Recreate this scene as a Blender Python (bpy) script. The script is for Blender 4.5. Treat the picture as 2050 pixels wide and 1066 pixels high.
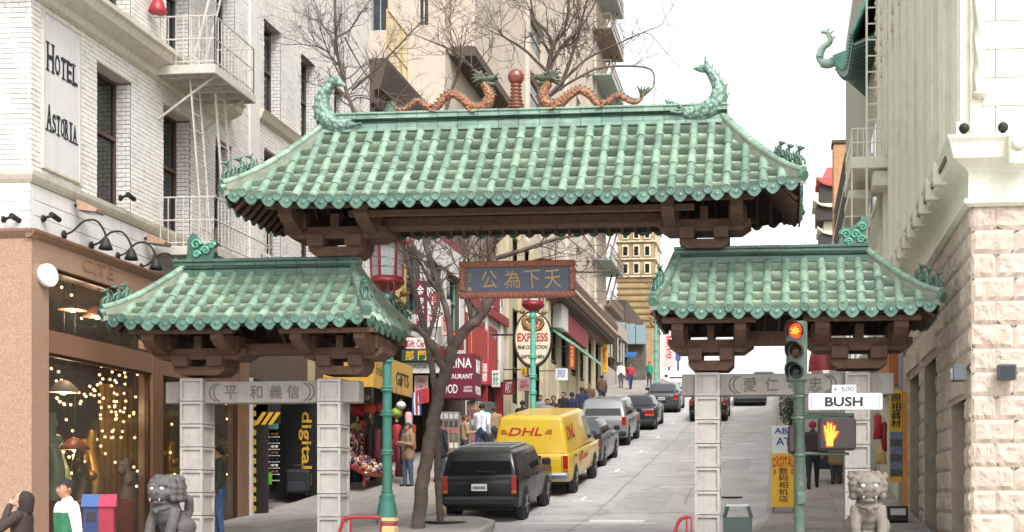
import bpy, bmesh, math, random
from mathutils import Vector, Matrix, Euler, noise
SC = bpy.context.scene
COL = SC.collection
for o in list(bpy.data.objects):
    bpy.data.objects.remove(o)
rad = math.radians

# ---------------------------------------------------------------- camera
LENS_PX, PRIN_X, HORIZON, CAM_Z, YAW = 2500.0, 1341.0, 1000.0, 1.55, rad(5)
cam = bpy.data.objects.new('camera', bpy.data.cameras.new('camera'))
COL.objects.link(cam)
cam.location = (0, 0, CAM_Z)
cam.rotation_euler = (rad(90), 0, YAW)
cam.data.sensor_width = 36
cam.data.lens = 36 * LENS_PX / 2050
cam.data.shift_x = (1025 - PRIN_X) / 2050
cam.data.shift_y = (HORIZON - 533) / 2050
cam.data.clip_start = .1
cam.data.clip_end = 3000
SC.camera = cam

# ---------------------------------------------------------------- sky, sun, exposure
SUN_EL, SUN_AZ = rad(50), rad(152)      # azimuth clockwise from +Y (up the street); the sun is behind the camera
w = bpy.data.worlds.new("World")
SC.world = w
w.use_nodes = True
nt = w.node_tree
bg = nt.nodes['Background']
sky = nt.nodes.new('ShaderNodeTexSky')
sky.sky_type = 'NISHITA'
sky.sun_disc = False
sky.sun_elevation = SUN_EL
sky.sun_rotation = SUN_AZ
sky.air_density = 1.0
sky.dust_density = 4.0
sky.ozone_density = 1.0
hs = nt.nodes.new('ShaderNodeHueSaturation')   # a bright white overcast: the sky's own colour is mostly lost
hs.inputs['Saturation'].default_value = .08
hs.inputs['Value'].default_value = 1.25
nt.links.new(sky.outputs[0], hs.inputs['Color'])
nt.links.new(hs.outputs[0], bg.inputs['Color'])
bg.inputs['Strength'].default_value = .15
sun = bpy.data.objects.new('sun', bpy.data.lights.new('sun', 'SUN'))
COL.objects.link(sun)
sun.data.energy = 1.1
sun.data.angle = rad(14)
sun.data.color = (1, .98, .955)
sd = Vector((math.sin(SUN_AZ) * math.cos(SUN_EL), math.cos(SUN_AZ) * math.cos(SUN_EL), math.sin(SUN_EL)))
sun.rotation_euler = sd.to_track_quat('Z', 'Y').to_euler()
SC.view_settings.view_transform = 'Standard'
SC.view_settings.look = 'None'
SC.view_settings.exposure = .9
SC.view_settings.gamma = 1
SC.view_settings.use_curve_mapping = False

# ---------------------------------------------------------------- measuring
SY, CY = math.sin(YAW), math.cos(YAW)
def ray(px):
    u = (px - PRIN_X) / LENS_PX
    return -SY + CY * u, CY + SY * u
def at(px, py, Y):                     # the point of the plane y = Y seen at a pixel of the photograph
    dx, dy = ray(px)
    t = Y / dy
    return Vector((t * dx, Y, CAM_Z + t * (HORIZON - py) / LENS_PX))
def onx(px, py, X):                    # the same on the plane x = X
    dx, dy = ray(px)
    t = X / dx
    return Vector((X, t * dy, CAM_Z + t * (HORIZON - py) / LENS_PX))
def scale_at(p):
    return LENS_PX / (-p[0] * SY + p[1] * CY)
GP = [(-60, -.3), (0, 0), (14, 0), (16, .1), (18.5, .32), (21, .60), (24, .84), (27, 1.08), (30, 1.42), (33, 1.80), (40, 2.72), (50, 4.0),
      (64, 6.0), (80, 8.4), (95, 10.5), (105, 11.6), (116, 12.3), (130, 12.6), (160, 12.4), (260, 10), (900, 4)]
def gz(y):
    for (a, za), (b, zb) in zip(GP, GP[1:]):
        if y <= b:
            t = (y - a) / (b - a)
            return za + (zb - za) * t
    return GP[-1][1]

# ---------------------------------------------------------------- mesh builder
class MB:
    def __init__(s):
        s.v, s.f, s.m, s.s = [], [], [], []
    def add(s, vs, fs, m=0, smooth=False, M=None):
        n = len(s.v)
        if M is not None:
            vs = [M @ Vector(p) for p in vs]
        s.v += [tuple(p) for p in vs]
        for f in fs:
            s.f.append(tuple(i + n for i in f)); s.m.append(m); s.s.append(smooth)
        return s
    def box(s, x0, x1, y0, y1, z0, z1, m=0, M=None, back=True):
        vs = [(x0, y0, z0), (x1, y0, z0), (x1, y1, z0), (x0, y1, z0), (x0, y0, z1), (x1, y0, z1), (x1, y1, z1), (x0, y1, z1)]
        return s.add(vs, [(0, 3, 2, 1), (4, 5, 6, 7), (0, 1, 5, 4), (1, 2, 6, 5), (2, 3, 7, 6), (3, 0, 4, 7)], m, False, M)
    def cbox(s, c, d, m=0, M=None):
        return s.box(c[0] - d[0] / 2, c[0] + d[0] / 2, c[1] - d[1] / 2, c[1] + d[1] / 2, c[2] - d[2] / 2, c[2] + d[2] / 2, m, M)
    def bevbox(s, x0, x1, y0, y1, z0, z1, b=.02, m=0, M=None):
        # chamfered along every edge
        def ring(z, i):
            return [(x0 + i + b, y0 + i, z), (x1 - i - b, y0 + i, z), (x1 - i, y0 + i + b, z), (x1 - i, y1 - i - b, z),
                    (x1 - i - b, y1 - i, z), (x0 + i + b, y1 - i, z), (x0 + i, y1 - i - b, z), (x0 + i, y0 + i + b, z)]
        return s.rings([ring(z0, b), ring(z0 + b, 0), ring(z1 - b, 0), ring(z1, b)], m, False, M)
    def rings(s, rs, m=0, smooth=True, M=None, caps=(True, True), closed=True):
        n = len(rs[0]); vs = [p for r in rs for p in r]; fs = []
        for k in range(len(rs) - 1):
            for i in range(n if closed else n - 1):
                j = (i + 1) % n
                fs.append((k * n + i, k * n + j, (k + 1) * n + j, (k + 1) * n + i))
        s.add(vs, fs, m, smooth, M)
        if caps[0]: s.add(rs[0], [tuple(range(n))[::-1]], m, False, M)
        if caps[1]: s.add(rs[-1], [tuple(range(n))], m, False, M)
        return s
    def prism(s, poly, ax, a0, a1, m=0, M=None, smooth=False):
        # poly in the two other axes (cyclic order), extruded along ax
        def mk(p, a):
            return {'x': (a, p[0], p[1]), 'y': (p[0], a, p[1]), 'z': (p[0], p[1], a)}[ax]
        n = len(poly)
        lo = [mk(p, a0) for p in poly]; hi = [mk(p, a1) for p in poly]
        s.add(lo + hi, [(i, (i + 1) % n, n + (i + 1) % n, n + i) for i in range(n)], m, smooth, M)
        s.add(lo, [tuple(range(n))[::-1]], m, False, M); s.add(hi, [tuple(range(n))], m, False, M)
        return s
    def tube(s, pts, r, n=8, m=0, smooth=True, M=None, caps=True, flat=1.0):
        pts = [Vector(p) for p in pts]
        rs = r if isinstance(r, (list, tuple)) else [r] * len(pts)
        rings = []; up = None
        for i, p in enumerate(pts):
            t = (pts[min(i + 1, len(pts) - 1)] - pts[max(i - 1, 0)]).normalized()
            if up is None:
                up = Vector((0, 0, 1)) if abs(t.z) < .9 else Vector((0, 1, 0))
            a = t.cross(up)
            if a.length < 1e-4: a = t.cross(Vector((1, 0, 0)))
            a.normalize(); b = a.cross(t).normalized(); up = b
            rings.append([p + (a * math.cos(q) * flat + b * math.sin(q)) * rs[i] for q in [2 * math.pi * k / n for k in range(n)]])
        return s.rings(rings, m, smooth, M, (caps, caps))
    def bar(s, a, b, wd, dp=None, m=0, M=None):
        a = Vector(a); b = Vector(b); t = (b - a)
        L = t.length
        Q = Matrix.Translation(a) @ t.to_track_quat('Z', 'Y').to_matrix().to_4x4()
        if M is not None: Q = M @ Q
        dp = dp or wd
        return s.box(-wd / 2, wd / 2, -dp / 2, dp / 2, 0, L, m, Q)
    def lathe(s, prof, n=16, c=(0, 0, 0), m=0, smooth=True, M=None, flute=0):
        rings = [[(c[0] + r * (1 - (flute if k % 2 else 0)) * math.cos(2 * math.pi * k / n), c[1] + r * (1 - (flute if k % 2 else 0)) * math.sin(2 * math.pi * k / n), c[2] + z) for k in range(n)] for r, z in prof]
        return s.rings(rings, m, smooth, M)
    def sph(s, c, r, n=12, k=8, m=0, M=None, smooth=True):
        r = r if isinstance(r, (list, tuple)) else (r, r, r)
        rings = []
        for j in range(k + 1):
            a = math.pi * (j / k - .5); q = max(math.cos(a), .02)
            rings.append([(c[0] + r[0] * q * math.cos(2 * math.pi * i / n), c[1] + r[1] * q * math.sin(2 * math.pi * i / n), c[2] + r[2] * math.sin(a)) for i in range(n)])
        return s.rings(rings, m, smooth, M)
    def quad(s, a, b, c, d, m=0, M=None):
        return s.add([a, b, c, d], [(0, 1, 2, 3)], m, False, M)
    def grid(s, fn, nu, nv, m=0, smooth=True, M=None):
        vs = [fn(i / nu, j / nv) for j in range(nv + 1) for i in range(nu + 1)]
        fs = [(j * (nu + 1) + i, j * (nu + 1) + i + 1, (j + 1) * (nu + 1) + i + 1, (j + 1) * (nu + 1) + i) for j in range(nv) for i in range(nu)]
        return s.add(vs, fs, m, smooth, M)
    def merge(s, o, M=None):
        n = len(s.v)
        s.v += [tuple(M @ Vector(p)) if M is not None else p for p in o.v]
        s.f += [tuple(i + n for i in f) for f in o.f]; s.m += o.m; s.s += o.s
        return s
    def mesh(s, name, mats, off=(0, 0, 0)):
        me = bpy.data.meshes.new(name)
        me.from_pydata([(p[0] - off[0], p[1] - off[1], p[2] - off[2]) for p in s.v], [], s.f)
        if not isinstance(mats, (list, tuple)): mats = [mats]
        for q in mats: me.materials.append(q)
        me.polygons.foreach_set('material_index', s.m)
        me.polygons.foreach_set('use_smooth', s.s)
        me.update()
        return me
    def build(s, name, mats, parent=None, local=False):
        # vertices are given in world space unless local: an unrotated parent's place is taken off them
        off = (0, 0, 0)
        if parent is not None and not local:
            q = parent; off = Vector((0, 0, 0))
            while q is not None:
                off += q.location; q = q.parent
        return link(name, s.mesh(name, mats, off), parent)
def link(name, me, parent=None, M=None):
    o = bpy.data.objects.new(name, me)
    COL.objects.link(o)
    if parent is not None: o.parent = parent
    if M is not None: o.matrix_basis = M
    return o
def tag(o, label=None, cat=None, group=None, kind=None):
    if label: o['label'] = label
    if cat: o['category'] = cat
    if group: o['group'] = group
    if kind: o['kind'] = kind
    return o
def thing(name, label, cat, loc=(0, 0, 0), rz=0, group=None):
    o = bpy.data.objects.new(name, None)
    COL.objects.link(o)
    o.empty_display_size = .2
    o.location = loc; o.rotation_euler = (0, 0, rz)
    return tag(o, label, cat, group)
def copy_tree(o, parent=None):
    c = o.copy(); COL.objects.link(c); c.parent = parent
    for ch in o.children: copy_tree(ch, c)
    return c
def basis(o, x, y, z):
    M = Matrix.Identity(4)
    for i, q in enumerate((x, y, z, o)):
        q = Vector(q)
        for k in range(3): M[k][i] = q[k]
    return M
def smooth_path(pts, n=6):
    # Catmull-Rom through the points (any dimension)
    P = [Vector(p) for p in pts]; out = []
    for i in range(len(P) - 1):
        a, b, c, d = P[max(i - 1, 0)], P[i], P[i + 1], P[min(i + 2, len(P) - 1)]
        for k in range(n):
            t = k / n
            out.append(.5 * ((2 * b) + (c - a) * t + (2 * a - 5 * b + 4 * c - d) * t * t + (3 * b - a - 3 * c + d) * t ** 3))
    out.append(P[-1])
    return out

# ---------------------------------------------------------------- lettering
def text_mesh(txt, size=1.0, bold=0.0, depth=.004, align='CENTER', sx=1.0, space=1.0):
    cu = bpy.data.curves.new('lettering', 'FONT')
    cu.body = txt; cu.size = size; cu.offset = bold; cu.extrude = depth / 2; cu.align_x = align; cu.align_y = 'CENTER'
    cu.space_character = space; cu.space_line = 1.0
    cu.resolution_u = 3
    o = bpy.data.objects.new('lettering', cu)
    COL.objects.link(o)
    dg = bpy.context.evaluated_depsgraph_get()
    me = bpy.data.meshes.new_from_object(o.evaluated_get(dg))
    bpy.data.objects.remove(o); bpy.data.curves.remove(cu)
    if sx != 1.0:
        me.transform(Matrix.Diagonal((sx, 1, 1, 1)))
    return me
def fit_text(txt, width, height, **k):
    # text scaled to fill a box of width x height
    me = text_mesh(txt, 1.0, **k)
    xs = [v.co.x for v in me.vertices] or [0, 1]; ys = [v.co.y for v in me.vertices] or [0, 1]
    sx = width / max(max(xs) - min(xs), 1e-3); sy = height / max(max(ys) - min(ys), 1e-3)
    me.transform(Matrix.Diagonal((sx, sy, 1, 1)) @ Matrix.Translation((-(max(xs) + min(xs)) / 2, -(max(ys) + min(ys)) / 2, 0)))
    return me
def letter(txt, mt, parent, O, right, up, width, height, bold=0.0, depth=.006, name='lettering', slant=0.0, **k):
    # lettering on a face: O its middle, right/up unit directions; coordinates in the parent's space
    me = fit_text(txt, width, height, bold=bold, depth=depth, **k)
    if slant: me.transform(Matrix(((1, slant, 0, 0), (0, 1, 0, 0), (0, 0, 1, 0), (0, 0, 0, 1))))
    me.materials.clear(); me.materials.append(mt)
    for p in me.polygons: p.material_index = 0
    r = Vector(right).normalized(); u = Vector(up).normalized()
    return link(name, me, parent, basis(O, r, u, r.cross(u)))

# ---------------------------------------------------------------- materials
def lin(h):
    h = h.lstrip('#')
    return tuple(((c / 12.92) if c <= .04045 else ((c + .055) / 1.055) ** 2.4) for c in (int(h[i:i + 2], 16) / 255 for i in (0, 2, 4))) + (1,)
def cc(c):
    if isinstance(c, str): return lin(c)
    return tuple(c) + (1,) if len(c) == 3 else tuple(c)
MATS = {}
def mat(name, col, rough=.6, metal=0.0, var=.18, scale=6.0, col2=None, mix2=.5, scale2=1.5, bump=0.0, bscale=40.0, obj_var=0.0,
        streak=0.0, coat=0.0, spec=.5, dirt=None, dirt_amt=.0, dirt_scale=3.0, cells=0.0, obj_space=False):
    if name in MATS: return MATS[name]
    m = bpy.data.materials.new(name); MATS[name] = m
    m.use_nodes = True
    N = m.node_tree.nodes; L = m.node_tree.links
    b = N['Principled BSDF']
    b.inputs['Roughness'].default_value = rough; b.inputs['Metallic'].default_value = metal
    b.inputs['Specular IOR Level'].default_value = spec
    b.inputs['Coat Weight'].default_value = coat; b.inputs['Coat Roughness'].default_value = .12
    if obj_space:
        pos = N.new('ShaderNodeTexCoord').outputs['Object']
    else:
        pos = N.new('ShaderNodeNewGeometry').outputs['Position']
    def noise_(sc, det=4, vec=pos, rough_=.6):
        n = N.new('ShaderNodeTexNoise'); n.inputs['Scale'].default_value = sc; n.inputs['Detail'].default_value = det
        n.inputs['Roughness'].default_value = rough_
        L.new(vec, n.inputs['Vector']); return n.outputs['Fac']
    def ramp(f, a, b_):
        r = N.new('ShaderNodeMapRange'); r.inputs['From Min'].default_value = a; r.inputs['From Max'].default_value = b_
        r.clamp = True
        L.new(f, r.inputs['Value']); return r.outputs['Result']
    def mixc(f, A, B, mode='MIX'):
        x = N.new('ShaderNodeMix'); x.data_type = 'RGBA'; x.blend_type = mode
        for inp, val in ((x.inputs[0], f), (x.inputs[6], A), (x.inputs[7], B)):
            if hasattr(val, 'links') or hasattr(val, 'is_linked'): L.new(val, inp)
            else: inp.default_value = val
        return x.outputs[2]
    c1 = cc(col)
    out = None
    if col2 is not None:
        out = mixc(ramp(noise_(scale2, 5), .5 - .18, .5 + .18 if mix2 == .5 else .5 + .36 * mix2), c1, cc(col2))
    if var:
        lo = tuple(x * (1 - var) for x in c1[:3]) + (1,); hi = tuple(min(1, x * (1 + var)) for x in c1[:3]) + (1,)
        f = ramp(noise_(scale, 6), .3, .7)
        if out is None: out = mixc(f, lo, hi)
        else:
            g1 = (1 - var,) * 3 + (1,); g2 = (1 + var,) * 3 + (1,)
            out = mixc(1.0, out, mixc(f, g1, g2), 'MULTIPLY')
    if obj_var:
        oi = N.new('ShaderNodeObjectInfo')
        g1 = (1 - obj_var,) * 3 + (1,); g2 = (1 + obj_var, 1 + obj_var * .8, 1 + obj_var * .5, 1)
        out = mixc(1.0, out if out is not None else c1, mixc(oi.outputs['Random'], g1, g2), 'MULTIPLY')
    if streak:
        mp = N.new('ShaderNodeMapping'); mp.inputs['Scale'].default_value = (9, 9, .5); L.new(pos, mp.inputs['Vector'])
        f = ramp(noise_(1.2, 5, mp.outputs[0]), .5, .78)
        mu = N.new('ShaderNodeMath'); mu.operation = 'MULTIPLY'; mu.inputs[1].default_value = streak; L.new(f, mu.inputs[0])
        out = mixc(mu.outputs[0], out if out is not None else c1, (.06, .05, .04, 1))
    if dirt is not None:
        f = ramp(noise_(dirt_scale, 8, rough_=.7), .52, .72)
        mu = N.new('ShaderNodeMath'); mu.operation = 'MULTIPLY'; mu.inputs[1].default_value = dirt_amt; L.new(f, mu.inputs[0])
        out = mixc(mu.outputs[0], out if out is not None else c1, cc(dirt))
    if out is None: b.inputs['Base Color'].default_value = c1
    else: L.new(out, b.inputs['Base Color'])
    if bump:
        bp = N.new('ShaderNodeBump'); bp.inputs['Strength'].default_value = bump; bp.inputs['Distance'].default_value = .02
        hgt = noise_(bscale, 6)
        if cells:                                            # overlapping scales
            vo = N.new('ShaderNodeTexVoronoi'); vo.inputs['Scale'].default_value = cells; L.new(pos, vo.inputs['Vector'])
            ad = N.new('ShaderNodeMath'); ad.operation = 'MULTIPLY_ADD'; ad.inputs[1].default_value = -1.6
            L.new(vo.outputs['Distance'], ad.inputs[0]); L.new(hgt, ad.inputs[2]); hgt = ad.outputs[0]
            out = mixc(ramp(vo.outputs['Distance'], .35, .75), out if out is not None else c1, tuple(x * .5 for x in c1[:3]) + (1,))
            L.new(out, b.inputs['Base Color'])
        L.new(hgt, bp.inputs['Height']); L.new(bp.outputs[0], b.inputs['Normal'])
    return m
def glass(name, tint=(.02, .025, .025), alpha=.35, rough=.03):
    # pane: mirror-like and partly clear
    if name in MATS: return MATS[name]
    m = bpy.data.materials.new(name); MATS[name] = m
    m.use_nodes = True
    N = m.node_tree.nodes; L = m.node_tree.links
    b = N['Principled BSDF']
    b.inputs['Base Color'].default_value = tint + (1,); b.inputs['Roughness'].default_value = rough
    b.inputs['IOR'].default_value = 1.5
    b.inputs['Alpha'].default_value = alpha
    return m
def emis(name, col, strength):
    if name in MATS: return MATS[name]
    m = bpy.data.materials.new(name); MATS[name] = m
    m.use_nodes = True
    b = m.node_tree.nodes['Principled BSDF']
    c = cc(col)
    b.inputs['Base Color'].default_value = c; b.inputs['Emission Color'].default_value = c; b.inputs['Emission Strength'].default_value = strength
    return m
# glazed tiles and timber of the gate
GLAZE = dict(rough=.32, var=.25, scale=5, obj_var=.22, bump=.15, bscale=30, coat=.25)
M_BARREL = mat('glazed_barrel', '#678573', col2='#839b8b', scale2=3, dirt='#454a38', dirt_amt=.6, dirt_scale=4, **GLAZE)
M_PAN = mat('glazed_pan', '#7a8a74', col2='#657d6b', scale2=4, dirt='#5a5c48', dirt_amt=.55, dirt_scale=6, **{**GLAZE, 'rough': .5})
M_EAVE = mat('glazed_eave', '#3e6152', col2='#54776a', scale2=4, dirt='#30362a', dirt_amt=.5, dirt_scale=7, **GLAZE)
M_RIDGE = mat('glazed_ridge', '#668777', col2='#829d8e', scale2=3, dirt='#3d4c3c', dirt_amt=.4, dirt_scale=6, **GLAZE)
M_RIDGED = mat('glazed_ridge_dark', '#305445', col2='#476b5b', scale2=3, dirt='#26301f', dirt_amt=.5, dirt_scale=6, **GLAZE)
M_FISH = mat('glazed_fish', '#658876', col2='#8aa899', scale2=5, rough=.35, var=.2, bump=.8, bscale=22, coat=.2, cells=13, dirt='#3c5244', dirt_amt=.5, dirt_scale=9)
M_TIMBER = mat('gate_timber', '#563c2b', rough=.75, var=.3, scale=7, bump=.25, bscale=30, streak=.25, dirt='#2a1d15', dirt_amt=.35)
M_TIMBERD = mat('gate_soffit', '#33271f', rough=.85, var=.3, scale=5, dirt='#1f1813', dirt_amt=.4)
M_MORTAR = mat('hip_mortar', '#7f8674', rough=.85, var=.2, scale=9, bump=.3, dirt='#5d5a48', dirt_amt=.5)
M_CONC = mat('gate_concrete', '#a09a94', rough=.8, var=.1, scale=5, bump=.3, bscale=60, streak=.32, dirt='#7c746a', dirt_amt=.5, obj_var=.07)
M_CONCD = mat('gate_concrete_worn', '#87827b', rough=.85, var=.14, scale=5, bump=.3, bscale=60, streak=.3)

# ================================================================ THE SETTING: ground, road, pavements
ROAD_L, ROAD_R = -7.4, -.28
WALL_L, WALL_R = -11.7, 2.85
CORNER_L, CORNER_R = 18.65, 18.9
M_ASPH = mat('asphalt', '#b4b2ae', rough=.9, var=.09, scale=1.2, col2='#a8a6a2', scale2=.35, bump=.35, bscale=90, dirt='#6d6a66', dirt_amt=.5, dirt_scale=1.1, spec=.3)
M_PAVE = mat('pavement_concrete', '#9a958e', rough=.9, var=.1, scale=2.0, col2='#8b867f', scale2=.8, bump=.2, bscale=70, dirt='#6b665f', dirt_amt=.45, dirt_scale=2.5, spec=.3)
M_KERB = mat('kerb_stone', '#9d9a94', rough=.85, var=.12, scale=4, dirt='#5f5b55', dirt_amt=.4)
M_WHITE = mat('road_paint', '#dcdad4', rough=.7, var=.1, scale=12, dirt='#8c8984', dirt_amt=.6, dirt_scale=9)
M_YELLOW = mat('kerb_yellow', '#d2a83c', rough=.7, var=.15, scale=9, dirt='#77663f', dirt_amt=.5)
M_EARTH = mat('bare_ground', '#8d8880', rough=.95, var=.15, scale=.3)
ys = [-60, -20, 0, 8, 14, 15, 16, 17, 18.5, 19.75, 21, 22.5, 24, 25.5, 27, 30, 33, 36.5, 40, 45, 50, 57, 64, 72, 80, 88, 95, 100, 105, 110, 116, 130, 160, 260, 900]
def strip(x0, x1, ya, yb, dz, name, m, parent=None):
    yy = [ya] + [y for y in ys if ya < y < yb] + [yb]
    b = MB()
    vs = [p for y in yy for p in ((x0, y, gz(y) + dz), (x1, y, gz(y) + dz))]
    b.add(vs, [(2 * i, 2 * i + 1, 2 * i + 3, 2 * i + 2) for i in range(len(yy) - 1)])
    return b.build(name, m, parent)
tag(strip(-900, 900, -60, 900, -.05, 'ground', M_EARTH), kind='structure')
tag(strip(-60, 60, -6, 17.2, 0, 'cross_street_road', M_ASPH), kind='structure')
tag(strip(ROAD_L - 1.2, ROAD_R + .8, 17.2, 240, .004, 'road', M_ASPH), kind='structure')
# pavements: raised slabs with a kerb, bulbing out at the crossing
def pavement(name, edge, wall, sgn):
    # edge: kerb line (x, y) from the crossing up the hill; wall: x of the building line
    b = MB()
    kz = .14
    pts = []
    for (xa, ya), (xb, yb) in zip(edge, edge[1:]):
        n = max(1, int(abs(yb - ya) / 2.2) + 1)
        pts += [(xa + (xb - xa) * i / n, ya + (yb - ya) * i / n) for i in range(n)]
    pts.append(edge[-1])
    for (xa, ya), (xb, yb) in zip(pts, pts[1:]):
        za, zb = gz(ya), gz(yb)
        b.quad((xa, ya, za + kz), (xb, yb, zb + kz), (wall, yb, zb + kz), (wall, ya, za + kz))
        b.quad((xa, ya, za - .05), (xb, yb, zb - .05), (xb, yb, zb + kz), (xa, ya, za + kz))
    x0, y0 = pts[0]
    b.quad((x0, y0, gz(y0) - .05), (wall, y0, gz(y0) - .05), (wall, y0, gz(y0) + kz), (x0, y0, gz(y0) + kz))
    o = tag(b.build(name, M_PAVE), kind='structure')
    k = MB(); wd = .15
    for (xa, ya), (xb, yb) in zip(pts, pts[1:]):
        za, zb = gz(ya) + kz + .004, gz(yb) + kz + .004
        k.quad((xa - sgn * .004, ya, za), (xb - sgn * .004, yb, zb), (xb + sgn * wd, yb, zb), (xa + sgn * wd, ya, za))
        k.quad((xa - sgn * .004, ya, za), (xb - sgn * .004, yb, zb), (xb - sgn * .004, yb, zb - .2), (xa - sgn * .004, ya, za - .2))
    k.build('kerb', M_KERB, o)
    return o
PAVE_L = pavement('left_pavement', [(-6.4, 17.3), (-5.9, 17.9), (-5.75, 19), (-5.72, 24.6), (-5.9, 25.6), (-6.35, 26.3), (-7.0, 26.8), (ROAD_L, 27.4), (ROAD_L, 120)], WALL_L, -1)
PAVE_R = pavement('right_pavement', [(-1.3, 17.3), (-1.9, 17.9), (-2.05, 19), (-2.0, 21.4), (-1.2, 22.3), (-.65, 22.9), (-.52, 24), (-.42, 25.5), (ROAD_R, 27.6), (ROAD_R, 120)], WALL_R, 1)
# pavement slabs: sawn joints as thin dark lines lie in real grooves between slab panels
def slabs(x0, x1, y0, y1, nx, ny, parent):
    for j in range(ny):
        for i in range(nx):
            xa = x0 + (x1 - x0) * i / nx + .008; xb = x0 + (x1 - x0) * (i + 1) / nx - .008
            ya = y0 + (y1 - y0) * j / ny + .008; yb = y0 + (y1 - y0) * (j + 1) / ny - .008
            b = MB(); h = .012 + RND.random() * .004
            za, zb = gz(ya) + .14, gz(yb) + .14
            b.add([(xa, ya, za), (xb, ya, za), (xb, yb, zb), (xa, yb, zb), (xa, ya, za + h), (xb, ya, za + h), (xb, yb, zb + h), (xa, yb, zb + h)],
                  [(4, 5, 6, 7), (0, 1, 5, 4), (1, 2, 6, 5), (2, 3, 7, 6), (3, 0, 4, 7)])
            b.build('paving_slab', M_SLAB, parent)
RND = random.Random(5)
M_SLAB = mat('paving_slab', '#9d9891', rough=.9, var=.1, scale=2.0, col2='#8e8982', scale2=.8, bump=.2, bscale=70, dirt='#68635c', dirt_amt=.5, dirt_scale=2.5, spec=.3, obj_var=.06)
slabs(-.1, 2.6, 24, 42, 2, 12, PAVE_R)
slabs(-11.5, ROAD_L - .2, 24, 42, 3, 12, PAVE_L)
# road markings: parking ticks, stop line, patches
b = MB()
def mark(x0, x1, y0, y1, m=0):
    b.add([(x0, y0, gz(y0) + .009), (x1, y0, gz(y0) + .009), (x1, y1, gz(y1) + .009), (x0, y1, gz(y1) + .009)], [(0, 1, 2, 3)], m)
mark(-5.5, -2.6, 26.3, 26.5)
mark(-4.1, -2.9, 26.6, 27.1)
for y in (30.6, 37.2, 43.6, 50, 57, 64.5):
    mark(-5.1, -4.6, y, y + .14)
    mark(-4.95, -4.85, y, y + .9)
for y in (33.5, 40.5, 48, 56, 66):
    mark(-3.2, -1.7, y, y + .16)
mark(-1.6, -.9, 47, 47.25); mark(-1.9, -.7, 41.5, 41.65)
tag(b.build('road_markings', M_WHITE), kind='structure')
RJ = random.Random(77)
t = MB()
for (xa, ya, xb, yb) in ((-4.2, 24, -4.05, 60), (-2.3, 30, -2.45, 70), (-5.6, 28.2, -1.0, 28.4), (-5.2, 36, -.6, 36.3), (-4.9, 52, -.6, 52.2)):
    n = 24; pts = [(xa + (xb - xa) * k / n + RJ.uniform(-.05, .05), ya + (yb - ya) * k / n + RJ.uniform(-.08, .08)) for k in range(n + 1)]
    for p, q in zip(pts, pts[1:]):
        d = Vector((q[1] - p[1], p[0] - q[0], 0)).normalized() * .022
        t.quad((p[0] - d.x, p[1] - d.y, gz(p[1]) + .008), (p[0] + d.x, p[1] + d.y, gz(p[1]) + .008), (q[0] + d.x, q[1] + d.y, gz(q[1]) + .008), (q[0] - d.x, q[1] - d.y, gz(q[1]) + .008))
tag(t.build('tar_seams', mat('tar', '#878481', rough=.7, var=.2)), kind='structure')
t = MB()
for (xa, xb, ya, yb) in ((-3.9, -2.7, 29, 32.5), (-2.2, -.9, 38, 41), (-4.6, -3.4, 44, 49)):
    yy = [ya + (yb - ya) * k / 4 for k in range(5)]
    for p, q in zip(yy, yy[1:]): t.quad((xa, p, gz(p) + .0075), (xb, p, gz(p) + .0075), (xb, q, gz(q) + .0075), (xa, q, gz(q) + .0075))
tag(t.build('road_patches', mat('asphalt_patch', '#a29f9b', rough=.9, var=.12, scale=3, bump=.3, bscale=90)), kind='structure')
b = MB()
b.lathe([(.3, 0), (.3, .012), (.27, .016)], 20, (-1.2, 31.4, gz(31.4) + .004))
o = b.build('manhole_cover', mat('cast_iron', '#4a4744', rough=.6, metal=.6, bump=.4, bscale=120))
tag(o, 'round iron manhole cover in the asphalt near the right kerb', 'manhole cover')

# ================================================================ THE GATE
GY = 21.0
gate = thing('ceremonial_gate', 'three-roofed green tiled ceremonial gate spanning the street on concrete columns', 'gate', (-4.5, GY, gz(GY)))
# ---- columns of panelled stone blocks
COLS = [(-10.34, .40), (-7.57, .40), (-1.30, .41), (1.31, .42)]          # x of the left edge, width
COLS = [(at(360, 900, 20.75).x, at(405, 900, 20.75).x), (at(635, 900, 20.75).x, at(681, 900, 20.75).x),
        (at(1391, 900, 20.75).x, at(1441, 900, 20.75).x), (at(1692, 900, 20.75).x, at(1742, 900, 20.75).x)]
COL_TOPZ = [at(380, 757, 20.75).z, at(650, 757, 20.75).z, at(1415, 745, 20.75).z, at(1715, 745, 20.75).z]
def block_mesh(wd, dp, h):
    b = MB()
    r, i = .045, .03                                    # rim width and panel recess on all four sides
    x0, x1, y0, y1 = -wd / 2, wd / 2, -dp / 2, dp / 2
    b.box(x0 + i, x1 - i, y0 + i, y1 - i, 0, h - .012)
    for (ax0, ax1, ay0, ay1) in ((x0, x0 + r, y0, y0 + r), (x1 - r, x1, y0, y0 + r), (x0, x0 + r, y1 - r, y1), (x1 - r, x1, y1 - r, y1)):
        b.box(ax0, ax1, ay0, ay1, 0, h - .012)
    for z0, z1 in ((0, r), (h - .012 - r, h - .012)):
        b.box(x0 + r, x1 - r, y0 + .001, y0 + i, z0 + .001, z1 - .001); b.box(x0 + r, x1 - r, y1 - i, y1 - .001, z0 + .001, z1 - .001)
        b.box(x0 + .001, x0 + i, y0 + r, y1 - r, z0 + .001, z1 - .001); b.box(x1 - i, x1 - .001, y0 + r, y1 - r, z0 + .001, z1 - .001)
    return b.mesh('stone_block', M_CONC)
DP = .48
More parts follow.
